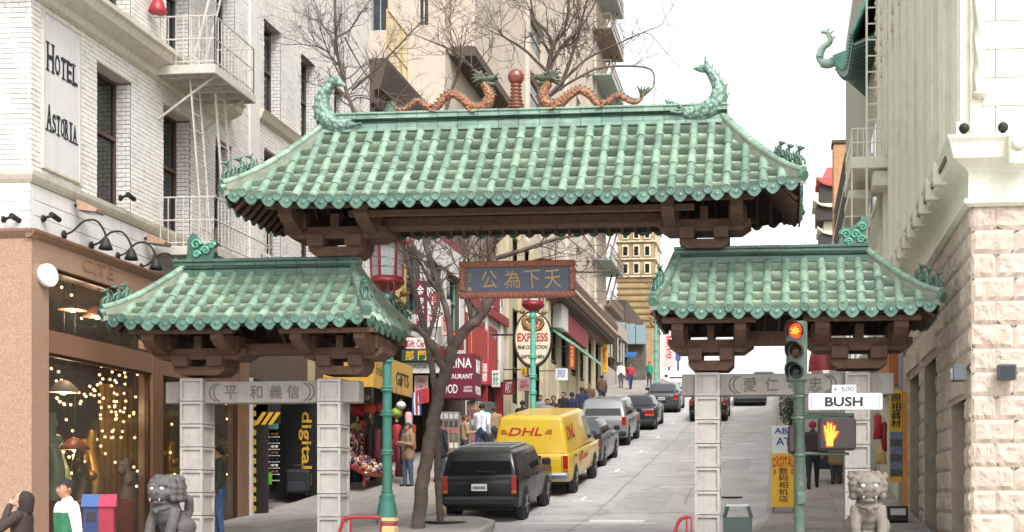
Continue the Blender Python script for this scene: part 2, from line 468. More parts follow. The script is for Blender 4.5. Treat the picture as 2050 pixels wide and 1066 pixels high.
for (xa, xb), zt in zip(COLS, COL_TOPZ):
    wd = xb - xa; xc = (xa + xb) / 2
    z0 = gz(GY) + .1
    core = MB().box(xc - wd / 2 + .04, xc + wd / 2 - .04, 20.75 + .04, 20.75 + DP - .04, z0, zt)
    c = core.build('column', M_CONCD, gate)
    n = 8; h = .395
    me = block_mesh(wd, DP, h)
    z = zt
    while z > z0 - .05:
        z -= h
        link('stone_block', me, c, Matrix.Translation(Vector((xc, 20.75 + DP / 2, z)) - gate.location))
# ---- carved lintels
M_CARVE = mat('carved_letters', '#5f5a53', rough=.9, var=.2)
def lintel(pxa, pxb, pya, pyb, txt, pxs):
    p0 = at(pxa, pya, 20.85); p1 = at(pxb, pyb, 20.85)
    b = MB().bevbox(p0.x, p1.x, 20.85, 21.13, p1.z, p0.z, .015)
    zc = (p0.z + p1.z) / 2; h = p0.z - p1.z
    o = b.build('lintel', M_CONCD, gate)
    for q, px in zip(txt, pxs):
        X = at(px, 780, 20.85).x
        letter(q, M_CARVE, o, Vector((X, 20.848, zc)) - gate.location, (1, 0, 0), (0, 0, 1), .22, .24, .012, .012, name='carved_character')
    for px, s in ((pxs[0] - 42, 1), (pxs[-1] + 42, -1)):       # scrolled ends round the writing
        X = at(px, 780, 20.85).x
        t = MB()
        for k in (0, .07):
            pts = [(X + s * (.10 * (1 - math.cos(a * 1.2)) + k), 20.848, zc + math.sin(a) * h * .4) for a in [rad(-80 + 16 * i) for i in range(11)]]
            t.tube(pts, .012, 5)
        t.build('carved_scroll', M_CARVE, o)
    return o
lintel(331, 718, 765, 806, '信義和平'[::-1], (462, 513, 552, 587))
lintel(1365, 1790, 750, 790, '愛仁孝忠', (1502, 1545, 1590, 1632))

# ---- glazed roofs
def barrel_mesh():
    b = MB()
    n = 8
    def ring(y, r):
        return [(r * math.cos(math.pi * k / n), y, r * math.sin(math.pi * k / n)) for k in range(n + 1)]
    b.rings([ring(0, .080), ring(.04, .082), ring(.93, .071), ring(1.0, .064)], 0, True, None, (False, False), False)
    e = ring(0, .080); b.add(e, [tuple(range(n + 1))], 0)
    e = ring(0, .06); b.add([(x, -.006, z) for x, y, z in e], [tuple(range(n + 1))], 0)
    return b.mesh('barrel_tile', M_BARREL)
def barrel_end_mesh():
    b = MB()
    M = Matrix.Rotation(rad(90), 4, 'X')
    b.lathe([(.078, -.03), (.08, .02), (.072, .032), (.055, .022), (.02, .026)], 14, (0, 0, 0), 0, True, M)
    return b.mesh('eave_end_tile', M_EAVE)
def pan_mesh(wd):
    b = MB(); n = 4; t = .03; sag = .02
    def row(y, z, dz=0):
        return [(-wd / 2 + wd * k / n, y, z + sag * ((2 * k / n - 1) ** 2) + dz) for k in range(n + 1)]
    top0, top1, low0 = row(0, .055), row(1.06, 0), row(0, .055, -t - .02)
    vs = top0 + top1 + low0; N_ = n + 1; fs = []
    for k in range(n):
        fs.append((k, k + 1, N_ + k + 1, N_ + k)); fs.append((2 * N_ + k, 2 * N_ + k + 1, k + 1, k))
    b.add(vs, fs, 0, True)
    return b.mesh('pan_tile', M_PAN)
def drip_mesh(wd):
    # pointed drip tile hanging under each pan at the eave
    b = MB(); n = 8
    top = [(-wd / 2 + wd * k / n, .05 - .035 * math.sin(math.pi * k / n)) for k in range(n + 1)]
    low = [(-wd / 2 + wd * k / n, -.02 - .135 * math.sin(math.pi * k / n) ** .8) for k in range(n + 1)]
    fr = [(x, -.012, z) for x, z in top] + [(x, -.012, z) for x, z in low]
    bk = [(x, .016, z) for x, z in top] + [(x, .016, z) for x, z in low]
    N_ = n + 1
    for k in range(n):
        b.add([fr[k], fr[k + 1], fr[N_ + k + 1], fr[N_ + k]], [(3, 2, 1, 0)])
        b.add([bk[k], bk[k + 1], bk[N_ + k + 1], bk[N_ + k]], [(0, 1, 2, 3)])
        b.add([fr[N_ + k], fr[N_ + k + 1], bk[N_ + k + 1], bk[N_ + k]], [(0, 1, 2, 3)])
    # raised boss
    b.sph((0, -.012, -.05), (.045, .012, .04), 8, 4)
    return b.mesh('drip_tile', M_EAVE)
ME_BARREL, ME_END = barrel_mesh(), barrel_end_mesh()
RT = random.Random(11)
def mesh_into(b, me, M, mi=0):
    b.add([M @ v.co for v in me.vertices], [tuple(p.vertices) for p in me.polygons], mi, True)
class Slope:
    """one tiled slope: an eave line along u, climbing along v (horizontal) to the ridge"""
    def __init__(s, O, u, v, eL, eR, rL, rR, depth, ze, zr, up=.12, upc=None):
        s.O, s.u, s.v = Vector(O), Vector(u), Vector(v)
        s.eL, s.eR, s.rL, s.rR, s.depth, s.ze, s.zr, s.up = eL, eR, rL, rR, depth, ze, zr, up
    def lim(s, t):
        return s.eL + (s.rL - s.eL) * t, s.eR + (s.rR - s.eR) * t
    def tmax(s, u):
        t = 1.0
        if u < s.rL: t = min(t, (u - s.eL) / max(s.rL - s.eL, 1e-6))
        if u > s.rR: t = min(t, (s.eR - u) / max(s.eR - s.rR, 1e-6))
        return t
    def P(s, u, t, off=0.0):
        z = s.ze + (s.zr - s.ze) * (.84 * t + .16 * t * t)
        m = (s.eL + s.eR) / 2; h = (s.eR - s.eL) / 2
        q = max(0, abs(u - m) / h - .62) / .38
        z += s.up * q * q * (1 - t) ** 1.5
        return s.O + s.u * u + s.v * (s.depth * t) + Vector((0, 0, z + off))
    def frame(s, u, t0, t1, off):
        a, b = s.P(u, t0, off), s.P(u, t1, off)
        d = b - a
        y = d.normalized(); x = s.u; z = x.cross(y).normalized()
        if z.z < 0: z = -z
        x = y.cross(z)
        return a, d.length, x, y, z
def tile_slope(S, part, pitch, nb, npan, pan_me, drip_me, rafters, stuff=None, phase=0.0):
    """lays barrels, pans, drip tiles and rafters. Tiles become sub-parts of `part`, or go into the meshes of `stuff`"""
    L0 = S.eR - S.eL; n = int(round(L0 / pitch)); pitch = L0 / n
    off0 = part_loc(part) if part is not None else None
    def put(name, me, M, key):
        if stuff is None:
            link(name, me, part, Matrix.Translation(-off0) @ M)
        else:
            mesh_into(stuff[key], me, M)
    for k in range(n + 1):
        u = S.eL + pitch * k
        if 0 < k < n:
            tm = S.tmax(u)
            if tm > .07:
                cnt = max(1, int(round(nb * tm)))
                for i in range(cnt):
                    a, L, x, y, z = S.frame(u, tm * i / cnt, tm * (i + 1) / cnt, .055)
                    j = 1 + RT.uniform(-.03, .03)
                    put('barrel_tile', ME_BARREL, basis(a + z * RT.uniform(-.004, .004) + x * RT.uniform(-.006, .006), x * j, y * L * 1.04, z * j), 'barrel')
                a, L, x, y, z = S.frame(u, 0, .1, .055)
                yy = (S.v * -1).cross(Vector((0, 0, 1))); 
                put('eave_end_tile', ME_END, basis(a - S.v * .015 - Vector((0, 0, .0)), S.u, S.v, Vector((0, 0, 1))), 'drip')
        if k < n:
            uc = u + pitch / 2
            tm = min(S.tmax(u), S.tmax(u + pitch)); tm = max(tm, S.tmax(uc) - .02)
            cnt = max(1, int(round(npan * tm)))
            for i in range(cnt):
                if tm < .05: break
                a, L, x, y, z = S.frame(uc, tm * i / cnt, tm * (i + 1) / cnt, .03)
                put('pan_tile', pan_me, basis(a + z * RT.uniform(-.003, .006), (x * math.cos(RT.uniform(-.02, .02))), y * L * 1.05, z), 'pan')
            a, L, x, y, z = S.frame(uc, 0, .1, .03)
            put('drip_tile', drip_me, basis(a - S.v * .01, S.u, S.v, Vector((0, 0, 1))), 'drip')
            if rafters is not None and tm > .1:
                rafters.append((uc, tm))
    return pitch
def part_loc(o):
    L = Vector((0, 0, 0))
    while o is not None:
        L += o.location; o = o.parent
    return L
def hip_roof(eL, eR, rL, rR, dE, ze, zr, pitch, nb, npan, up, name):
    """a hipped roof over y = GY with its ridge along x; returns its deck part"""
    deck = MB()
    SF = Slope((0, GY - dE, 0), (1, 0, 0), (0, 1, 0), eL, eR, rL, rR, dE, ze, zr, up)
    SB = Slope((0, GY + dE, 0), (1, 0, 0), (0, -1, 0), eL, eR, rL, rR, dE, ze, zr, up)
    SL = Slope((eL, GY, 0), (0, 1, 0), (1, 0, 0), -dE, dE, 0, 0, rL - eL, ze, zr, up)
    SRt = Slope((eR, GY, 0), (0, 1, 0), (-1, 0, 0), -dE, dE, 0, 0, eR - rR, ze, zr, up)
    for S in (SF, SB, SL, SRt):
        for sgn, off in ((1, .02), (-1, -.06)):
            deck.grid(lambda a, t, S=S, off=off: S.P(S.lim(t)[0] + (S.lim(t)[1] - S.lim(t)[0]) * a, t, off), 24, 6, 0, True)
    # fascia board behind the drip tiles
    for S in (SF, SB, SL, SRt):
        prev = None
        for k in range(25):
            u = S.eL + (S.eR - S.eL) * k / 24
            p = S.P(u, .03, .02), S.P(u, .03, -.09)
            if prev: deck.quad(prev[0], p[0], p[1], prev[1])
            prev = p
    d = deck.build(name, M_TIMBERD, gate)
    raf = []
    pm, dm = pan_mesh(pitch * .86), drip_mesh(pitch * .9)
    tile_slope(SF, d, pitch, nb, npan, pm, dm, raf)
    # rafters with round ends under the front eave
    rm = MB().tube([(0, 0, 0), (0, 1, 0)], .042, 8).mesh('rafter', M_TIMBER)
    for u, tm in raf:
        a, L, x, y, z = SF.frame(u, .035, min(tm, .55), -.13)
        link('rafter', rm, d, Matrix.Translation(-part_loc(d)) @ basis(a, x, y * L, z))
    # the other slopes: their tiles run on round the roof
    st = {k: MB() for k in ('barrel', 'pan', 'drip')}
    nbs = max(3, nb)
    for S in (SB, SL, SRt):
        r2 = []
        tile_slope(S, None, pitch, nbs, npan, pm, dm, r2, st)
        rb = MB()
    for S in (SL, SRt, SB):
        r2 = MB()
        n = int((S.eR - S.eL) / (pitch * .8))
        for k in range(1, n):
            u = S.eL + (S.eR - S.eL) * k / n
            tm = min(S.tmax(u), .5)
            if tm > .1:
                r2.tube([S.P(u, .035, -.13), S.P(u, tm, -.13)], .04, 6)
        tag(r2.build('rafters', M_TIMBER, d), kind='stuff')
    tag(st['barrel'].build('side_barrel_tiles', M_BARREL, d), kind='stuff')
    tag(st['pan'].build('side_pan_tiles', M_PAN, d), kind='stuff')
    tag(st['drip'].build('side_eave_tiles', M_EAVE, d), kind='stuff')
    # hip ridges: a mortared upstand with half-round cap tiles
    cap = MB()
    n = 8
    cap.rings([[(r * math.cos(math.pi * k / n - .35 * (1 - 2 * k / n)), y, r * math.sin(math.pi * k / n)) for k in range(n + 1)] for y, r in ((0, .082), (.9, .078), (1, .07))], 0, True, None, (True, True), False)
    capm = cap.mesh('hip_tile', M_BARREL)
    hips = {}
    for key, S, side in (('FL', SF, 0), ('FR', SF, 1), ('BL', SB, 0), ('BR', SB, 1)):
        pts = [S.P(S.lim(t)[side], t, 0) for t in [i / 8 for i in range(9)]]
        pts[0] = pts[0] + (pts[0] - pts[1]).normalized() * .06
        b = MB()
        for a, c in zip(pts, pts[1:]):
            dxy = Vector((c.x - a.x, c.y - a.y, 0)).normalized(); sd_ = Vector((-dxy.y, dxy.x, 0)) * .065
            h = Vector((0, 0, .17)); lo = Vector((0, 0, -.04))
            A = [a - sd_ + lo, a + sd_ + lo, a + sd_ + h, a - sd_ + h]; Cc = [c - sd_ + lo, c + sd_ + lo, c + sd_ + h, c - sd_ + h]
            b.rings([A, Cc], 0, False)
        hp = b.build('hip_ridge', M_MORTAR, gate)
        for i, (a, c) in enumerate(zip(pts, pts[1:])):
            a2, c2 = a + Vector((0, 0, .165)), c + Vector((0, 0, .165))
            y = (c2 - a2); z = Vector((0, 0, 1)); x = y.cross(z).normalized(); z = x.cross(y).normalized()
            link('hip_tile', capm, hp, Matrix.Translation(-part_loc(hp)) @ basis(a2, x, y * 1.03, z))
        ed = (pts[0] - pts[1]).normalized()
        MB().tube([pts[0] + Vector((0, 0, .10)) - ed * .03, pts[0] + Vector((0, 0, .10)) + ed * .04], [.088, .08], 12).build('hip_end_tile', M_EAVE, hp)
        hips[key] = (pts, hp)
    return d, SF, SB, hips
EYF = 19.75                                                 # front eave plane
def ridge(px0, px1, ybot, h, name, courses, seg=.36, rect=None):
    """a ridge wall of moulded courses, each course laid in separate tiles. courses: (z0, z1, half-depth, material)"""
    x0, x1 = px0, px1
    core = MB().box(x0, x1, GY - .07, GY + .07, ybot - .1, ybot + h * .97)
    o = core.build(name, M_MORTAR, gate)
    n = max(1, int(round((x1 - x0) / seg)))
    L = (x1 - x0) / n
    for (za, zb, hd, m, rnd) in courses:
        za, zb = ybot + h * za, ybot + h * zb
        b = MB()
        if rnd:
            prof = [(hd * math.cos(a) * rnd - hd * (rnd - 1), (za + zb) / 2 + (zb - za) / 2 * math.sin(a)) for a in [rad(-90 + 30 * i) for i in range(7)]]
        else:
            prof = [(hd - .006, za), (hd, za + .008), (hd, zb - .008), (hd - .006, zb)]
        poly = [(-p, q) for p, q in prof] + [(p, q) for p, q in reversed(prof)]
        zc = (za + zb) / 2
        b.prism([(p, q - zc) for p, q in poly], 'x', -L / 2 + .004, L / 2 - .004)
        me = b.mesh('ridge_tile', m)
        for k in range(n):
            link('ridge_tile', me, o, Matrix.Translation(Vector((x0 + L * (k + .5), GY + RT.uniform(-.004, .004), zc + RT.uniform(-.002, .002))) - part_loc(o)))
    return o
# main roof
e0, e1 = at(452, 412, EYF), at(1603, 378, EYF)
r0, r1 = at(652, 262, GY), at(1442, 250, GY)
me_ze = at(1025, 396, EYF).z
main_zr = (r0.z + r1.z) / 2 - .02
MAIN = hip_roof(e0.x, e1.x, r0.x, r1.x, GY - EYF, me_ze, main_zr, .297, 5, 7, .17, 'main_roof')
RC_MAIN = [(-.12, .10, .12, M_RIDGE, 0), (.10, .40, .105, M_RIDGE, 0), (.40, .46, .125, M_RIDGED, 0), (.46, .60, .155, M_RIDGED, 1.6), (.60, .68, .14, M_RIDGE, 0), (.68, .88, .12, M_RIDGE, 0), (.88, 1.0, .145, M_RIDGE, 0)]
main_rz = main_zr + .02
main_rtop = (at(735, 231, GY).z + at(1355, 212, GY).z) / 2
ridge(r0.x - .12, r1.x + .12, main_rz, main_rtop - main_rz, 'main_ridge', RC_MAIN)
# side roofs
SIDE_E = 19.9
def side_roof(pe0, pe1, yA, yB, pr0, pr1, yR, zed):
    a, c = at(pe0, yA, SIDE_E), at(pe1, yB, SIDE_E)
    q0, q1 = at(pr0, yR, GY), at(pr1, yR, GY)
    return hip_roof(a.x, c.x, q0.x, q1.x, GY - SIDE_E, at((pe0 + pe1) / 2, zed, SIDE_E).z, (q0.z + q1.z) / 2, .297, 4, 5, .1, 'side_roof')
LEFT = side_roof(211, 733, 655, 650, 372, 708, 552, 646)
RIGHT = side_roof(1310, 1880, 632, 618, 1357, 1735, 526, 622)
RC_SIDE = [(-.15, .30, .10, M_RIDGED, 0), (.30, .55, .13, M_RIDGED, 1.5), (.55, .80, .10, M_RIDGED, 0), (.80, 1.0, .13, M_RIDGED, 0)]
ridge(at(352, 530, GY).x, at(722, 530, GY).x, at(540, 550, GY).z, at(540, 519, GY).z - at(540, 550, GY).z, 'side_ridge', RC_SIDE)
ridge(at(1350, 530, GY).x, at(1738, 500, GY).x, at(1540, 524, GY).z, at(1540, 494, GY).z - at(1540, 524, GY).z, 'side_ridge', RC_SIDE)

# ---- bracket clusters under the roofs
def bracket(xc, wd, zb, zt, o_dp=.55):
    """stepped bracket: cap, two posts with a gap, chamfered boat beam, two upper posts; arms run to the eaves"""
    H = zt - zb; w2 = wd / 2
    root = MB()
    def Z(t): return zb + H * t
    cb = .50 * w2
    root.prism([(xc - cb * .78, Z(0)), (xc + cb * .78, Z(0)), (xc + cb * 1.04, Z(.12)), (xc + cb * 1.04, Z(.22)), (xc - cb * 1.04, Z(.22)), (xc - cb * 1.04, Z(.12))], 'y', GY - .26, GY + .26)
    o = root.build('bracket', M_TIMBER, gate)
    def sub(name, fn):
        b = MB(); fn(b); b.build(name, M_TIMBER, o)
    pw = .32 * cb
    for s in (-1, 1):
        sub('bracket_post', lambda b: b.bevbox(xc + s * cb * .72 - pw, xc + s * cb * .72 + pw, GY - .36, GY + .36, Z(.2201), Z(.50), .012))
    bw = w2 * .98; zA, zB = Z(.40), Z(.68)
    sub('boat_beam', lambda b: b.prism([(xc - bw + .16, zA), (xc + bw - .16, zA), (xc + bw, zA + (zB - zA) * .55), (xc + bw, zB), (xc - bw, zB), (xc - bw, zA + (zB - zA) * .55)], 'y', GY - .3, GY + .3))
    for s in (-1, 1):
        sub('bracket_post', lambda b: b.bevbox(xc + s * bw * .72 - pw * 1.15, xc + s * bw * .72 + pw * 1.15, GY - .40, GY + .40, Z(.62), Z(.99), .012))
        # arms out towards the eaves, front and back
        for q in (-1, 1):
            def arm(b, q=q):
                y0, y1 = GY + q * .34, GY + q * (.34 + o_dp)
                x = xc + s * bw * .72
                b.prism([(y0, Z(.50)), (y1 - q * .15, Z(.66)), (y1, Z(.80)), (y1, Z(.96)), (y0, Z(.96))], 'x', x - pw * .8, x + pw * .8)
            sub('bracket_arm', arm)
    sub('bracket_post', lambda b: b.box(xc - pw * .5, xc + pw * .5, GY - .31, GY + .31, Z(.6801), Z(.99)))
    for q in (-1, 1):
        sub('purlin', lambda b: b.box(xc - w2 * 1.05, xc + w2 * 1.05, GY + q * (.34 + o_dp) - .06, GY + q * (.34 + o_dp) + .06, Z(.94), Z(1.05)))
    return o
def bpx(pa, pb, py_b, py_t):
    a, c = at(pa, py_b, GY - .3), at(pb, py_t, GY - .3)
    bracket((a.x + c.x) / 2, c.x - a.x, a.z, c.z)
bpx(566, 775, 513, 425)
bpx(1314, 1505, 497, 410)
bpx(300, 493, 752, 672)
bpx(592, 768, 750, 670)
bpx(1336, 1510, 742, 650)
bpx(1612, 1830, 738, 646)
# long timber beams between the brackets
def beam(pa, pb, py0, py1, dp=.16, yy=GY):
    a, c = at(pa, py1, yy), at(pb, py0, yy)
    return MB().bevbox(a.x, c.x, yy - dp, yy + dp, a.z, c.z, .02).build('tie_beam', M_TIMBER, gate)
beam(745, 1345, 428, 462)
beam(480, 610, 688, 712)
beam(1490, 1640, 662, 692)
for q in (-.75, .75):
    a, c = at(700, 432, GY + q), at(1390, 412, GY + q)
    MB().box(a.x, c.x, GY + q - .06, GY + q + .06, a.z - .02, c.z + .02).build('purlin', M_TIMBER, gate)

# ---- ridge beasts, dragons, pearl
def pp(pts, Y=GY, dy=None):
    return [at(p[0], p[1], Y) + Vector((0, (dy[i] if dy else 0), 0)) for i, p in enumerate(pts)]
K = 2500 / 21.3                                             # px per metre at the gate
def fish(pts, rpx, fork, inner):
    P = smooth_path(pp(pts), 5); Rr = [q.x for q in smooth_path([(r / K, 0, 0) for r in rpx], 5)]
    b = MB().tube(P, Rr, 14, flat=1.15)
    o = b.build('fish_finial', M_FISH, gate)
    tip = P[-1]; t = MB()
    for q in fork:
        pr = at(q[0], q[1], GY); base = P[-4]
        mid = (base + pr) / 2 + Vector((0, 0, .0))
        t.tube([base, mid, pr], [.075, .065, .008], 8, flat=.45)
    t.build('tail_fin', M_FISH, o)
    f = MB()
    n = len(P)
    for i in range(6, n - 4, 3):                            # dorsal spines on the outer side, belly fin rays on the inner
        tg = (P[i + 1] - P[i - 1]).normalized(); out_ = tg.cross(Vector((0, 1, 0)))
        if out_.x * inner > 0: out_ = -out_
        a = P[i] + out_ * Rr[i] * .8
        f.tube([a - tg * .05, a + out_ * .07 + tg * .03], [.045, .008], 6, flat=.4)
    tag(f.build('dorsal_fin', M_FISH, o), kind='stuff')
    h = MB()
    hd = P[0]; s = inner
    r = rpx[0] / K
    h.sph((hd.x - s * .03, GY - .13, hd.z + .07), (.04, .03, .04), 8, 6)              # eye
    h.tube([hd + Vector((-s * .18, -.1, .0)), hd + Vector((-s * .02, -.17, -.06)), hd + Vector((s * .12, -.15, -.02))], .025, 6)     # gill line
    h.tube([hd + Vector((s * .02, -.02, .1)), hd + Vector((s * .16, -.02, .15)), hd + Vector((s * .22, -.02, .22))], [.07, .05, .012], 8)  # snout
    h.tube([hd + Vector((s * .0, -.02, -.06)), hd + Vector((s * .14, -.02, -.07)), hd + Vector((s * .2, -.02, -.02))], [.07, .05, .02], 8)
    for k in range(4):
        h.tube([hd + Vector((-s * (.2 + .07 * k), -.14, -.08 + .03 * k)), hd + Vector((-s * (.3 + .07 * k), -.2, -.03 + .03 * k))], [.03, .012], 6)
    h.build('fish_head', M_FISH, o)
    return o
fish([(716, 250), (698, 252), (676, 252), (655, 240), (645, 218), (647, 196), (656, 178), (666, 166), (673, 158)], [13, 18, 21, 21, 17, 13, 10, 8, 7], [(666, 145), (693, 172)], 1)
fish([(1358, 226), (1378, 228), (1404, 228), (1428, 216), (1439, 194), (1437, 172), (1428, 155), (1419, 142), (1412, 133)], [13, 18, 20, 21, 17, 13, 10, 8, 7], [(1411, 112), (1387, 138)], -1)
M_DRAGON = mat('dragon_glaze', '#99603f', col2='#a9744d', scale2=12, rough=.35, var=.25, scale=25, bump=1.0, bscale=38, cells=22, coat=.2, dirt='#7e4c34', dirt_amt=.5, dirt_scale=20)
M_MANE = mat('mane_glaze', '#2a3c2e', col2='#55543a', scale2=14, rough=.4, var=.3, bump=.4, coat=.2)
M_PEARL = mat('pearl_glaze', '#7a3a2e', rough=.18, var=.25, scale=14, coat=.6)
def dragon(pts, rpx, head, s, tuft):
    P = smooth_path(pp(pts), 6); Rr = [q.x * .88 for q in smooth_path([(r / K, 0, 0) for r in rpx], 6)]
    o = MB().tube(P, Rr, 12).build('ridge_dragon', M_DRAGON, gate)
    f = MB()
    for i in range(4, len(P) - 3, 2):                       # back crest
        tg = (P[i + 1] - P[i - 1]).normalized(); up = tg.cross(Vector((0, 1, 0)))
        if up.z < 0: up = -up
        a = P[i] + up * Rr[i] * .85
        f.tube([a, a + up * .05 - tg * .03], [.028, .006], 5, flat=.5)
    tag(f.build('back_crest', M_MANE, o), kind='stuff')
    h = at(head[0], head[1], GY)
    hd = MB()
    hd.sph((h.x, GY, h.z), (.10, .085, .085), 12, 8)
    hd.tube([(h.x, GY, h.z), (h.x + s * .12, GY, h.z + .0), (h.x + s * .24, GY, h.z + .03)], [.08, .065, .045], 10)     # upper jaw
    hd.tube([(h.x + s * .02, GY, h.z - .05), (h.x + s * .12, GY, h.z - .09), (h.x + s * .2, GY, h.z - .09)], [.055, .045, .025], 8)
    for q in (-1, 1):
        hd.sph((h.x + s * .06, GY + q * .07, h.z + .06), .028, 8, 6)
        hd.tube([(h.x - s * .03, GY + q * .05, h.z + .06), (h.x - s * .14, GY + q * .08, h.z + .13), (h.x - s * .2, GY + q * .09, h.z + .11)], [.025, .018, .006], 6)   # horn
        hd.tube([(h.x + s * .2, GY + q * .05, h.z), (h.x + s * .28, GY + q * .12, h.z + .06), (h.x + s * .3, GY + q * .14, h.z - .03)], [.012, .009, .004], 5)       # whisker
        for k in range(5):                                   # mane locks
            a = rad(100 + 28 * k)
            hd.tube([(h.x - s * .03, GY + q * .05, h.z), (h.x + s * .12 * math.cos(a), GY + q * .1, h.z + .11 * math.sin(a) * .9), (h.x + s * .2 * math.cos(a), GY + q * .1, h.z + .13 * math.sin(a) - .01)], [.04, .03, .006], 6)
    hd.build('dragon_head', M_MANE, o)
    c = MB()
    for (x, y) in tuft:
        q = at(x, y, GY)
        for sy in (-.1, .1):
            c.tube([q + Vector((0, sy * .5, .1)), q + Vector((-s * .05, sy * 1.3, .04)), q + Vector((s * .03, sy * 1.5, -.035))], [.04, .035, .02], 6)
            for k in (-1, 0, 1):
                c.tube([q + Vector((s * .03, sy * 1.5, -.03)), q + Vector((s * .1, sy * 1.5 + k * .03, -.045))], [.016, .005], 5)
    c.build('dragon_claw', M_DRAGON, o)
    return o, P
dragon([(784, 203), (789, 214), (804, 221), (820, 213), (833, 203), (846, 207), (861, 220), (874, 216), (890, 196), (908, 189), (925, 198), (941, 213), (957, 218), (973, 211), (980, 196), (976, 181), (968, 168)],
       [1.5, 3, 5, 6, 6.5, 7, 7.5, 8, 9, 9.5, 10.5, 11.5, 12.5, 13.5, 12.5, 10.5, 9], (968, 159), 1, [(864, 224), (944, 226)])
_, P = dragon([(1290, 184), (1284, 199), (1270, 206), (1254, 200), (1240, 192), (1226, 197), (1209, 211), (1196, 208), (1179, 190), (1160, 181), (1141, 190), (1122, 207), (1107, 213), (1092, 206), (1087, 191), (1092, 177), (1100, 166)],
              [1.5, 3, 5, 6, 6.5, 7, 7.5, 8, 9, 9.5, 10.5, 11.5, 12.5, 13.5, 12.5, 10.5, 9], (1101, 157), -1, [(1207, 217), (1112, 220)])
t = MB()
q = at(1284, 196, GY)
for k in range(5):
    t.tube([q, q + Vector((-.03 + .035 * k, .02 * (k - 2), .12)), q + Vector((-.07 + .07 * k, .03 * (k - 2), .2))], [.02, .03, .006], 6, flat=.6)
t.build('tail_tuft', M_MANE, bpy.data.objects['ridge_dragon.001'])
c = at(1033, 155, GY)
o = MB().sph(c, 16.5 / K, 20, 14).build('ridge_pearl', M_PEARL, gate)
prof = []; zt = -.12; zb = at(1033, 222, GY).z - c.z
n = 7
for k in range(n):
    z = zt + (zb - zt) * k / n; z2 = zt + (zb - zt) * (k + 1) / n
    r = .085 + (.06 * (k / (n - 1)) ** 3)
    prof += [(r * .6, z), (r * 1.15, z + (z2 - z) * .3), (r * 1.15, z + (z2 - z) * .55), (r * .6, z2 + .004)]
MB().lathe(prof[::-1], 18, tuple(c)).build('pearl_stem', mat('pearl_stem_glaze', '#7d4a33', rough=.3, var=.35, scale=20, coat=.3), o)
# small guardian figures on the hips
def figure_mesh():
    b = MB()
    b.tube([(0, 0, 0), (0, .0, .06), (0, .03, .15), (0, .0, .2)], [.05, .055, .045, .03], 8)
    b.sph((0, -.035, .225), (.035, .05, .035), 8, 6)
    b.tube([(0, -.06, .22), (0, -.11, .215)], [.022, .014], 6)
    b.tube([(0, .05, .05), (0, .12, .12), (0, .09, .22)], [.025, .022, .006], 6)
    for s in (-1, 1):
        b.tube([(s * .03, -.01, .12), (s * .04, -.08, .06), (s * .04, -.08, 0)], [.022, .018, .018], 6)
        b.tube([(s * .02, 0, .24), (s * .03, .03, .29)], [.012, .004], 5)
    return b.mesh('hip_figure', M_RIDGED)
FM = figure_mesh()
for rf, sc in ((MAIN, 1.0), (LEFT, .95), (RIGHT, 1.0)):
    for key, (pts, hp) in rf[3].items():
        for t_ in (.35, 1.15, 1.95):
            i = int(t_); f = t_ - i
            p = pts[i] + (pts[i + 1] - pts[i]) * f + Vector((0, 0, .235))
            d = pts[0] - pts[1]
            j = sc * RT.uniform(.9, 1.15)
            link('hip_figure', FM, hp, Matrix.Translation(p - part_loc(hp)) @ Matrix.Rotation(math.atan2(d.x, -d.y), 4, 'Z') @ Matrix.Diagonal((j, j, j, 1)))
# openwork crests at the outer ends of the side ridges
def crest(poly, curls, name='ridge_crest'):
    b = MB()
    pts = [at(x, y, GY) for x, y in poly]
    b.prism([(p.x, p.z) for p in pts], 'y', GY - .07, GY + .07)
    o = b.build(name, M_RIDGED, gate)
    t = MB()
    for cx, cy, r, s in curls:
        q = at(cx, cy, GY - .08)
        t.tube([(q.x + s * r / K * (1 - k / 14) * math.cos(k * .75), GY - .085, q.z + r / K * (1 - k / 14) * math.sin(k * .75)) for k in range(13)], [.03 - .0012 * k for k in range(13)], 6)
    t.build('crest_scroll', mat('glazed_crest', '#4f967a', rough=.35, var=.3, scale=15, coat=.2), o)
crest([(376, 524), (379, 500), (378, 488), (384, 472), (390, 468), (396, 476), (402, 486), (410, 492), (420, 490), (428, 482), (437, 487), (430, 496), (433, 506), (428, 524)], [(392, 490, 11, 1), (412, 502, 9, -1), (425, 492, 7, 1), (394, 510, 8, 1)])
crest([(1681, 497), (1683, 478), (1678, 466), (1688, 455), (1697, 458), (1706, 455), (1716, 448), (1726, 437), (1735, 434), (1737, 452), (1733, 470), (1738, 497)], [(1694, 470, 10, -1), (1712, 470, 9, 1), (1727, 455, 9, -1), (1724, 480, 9, 1), (1700, 485, 8, -1)])

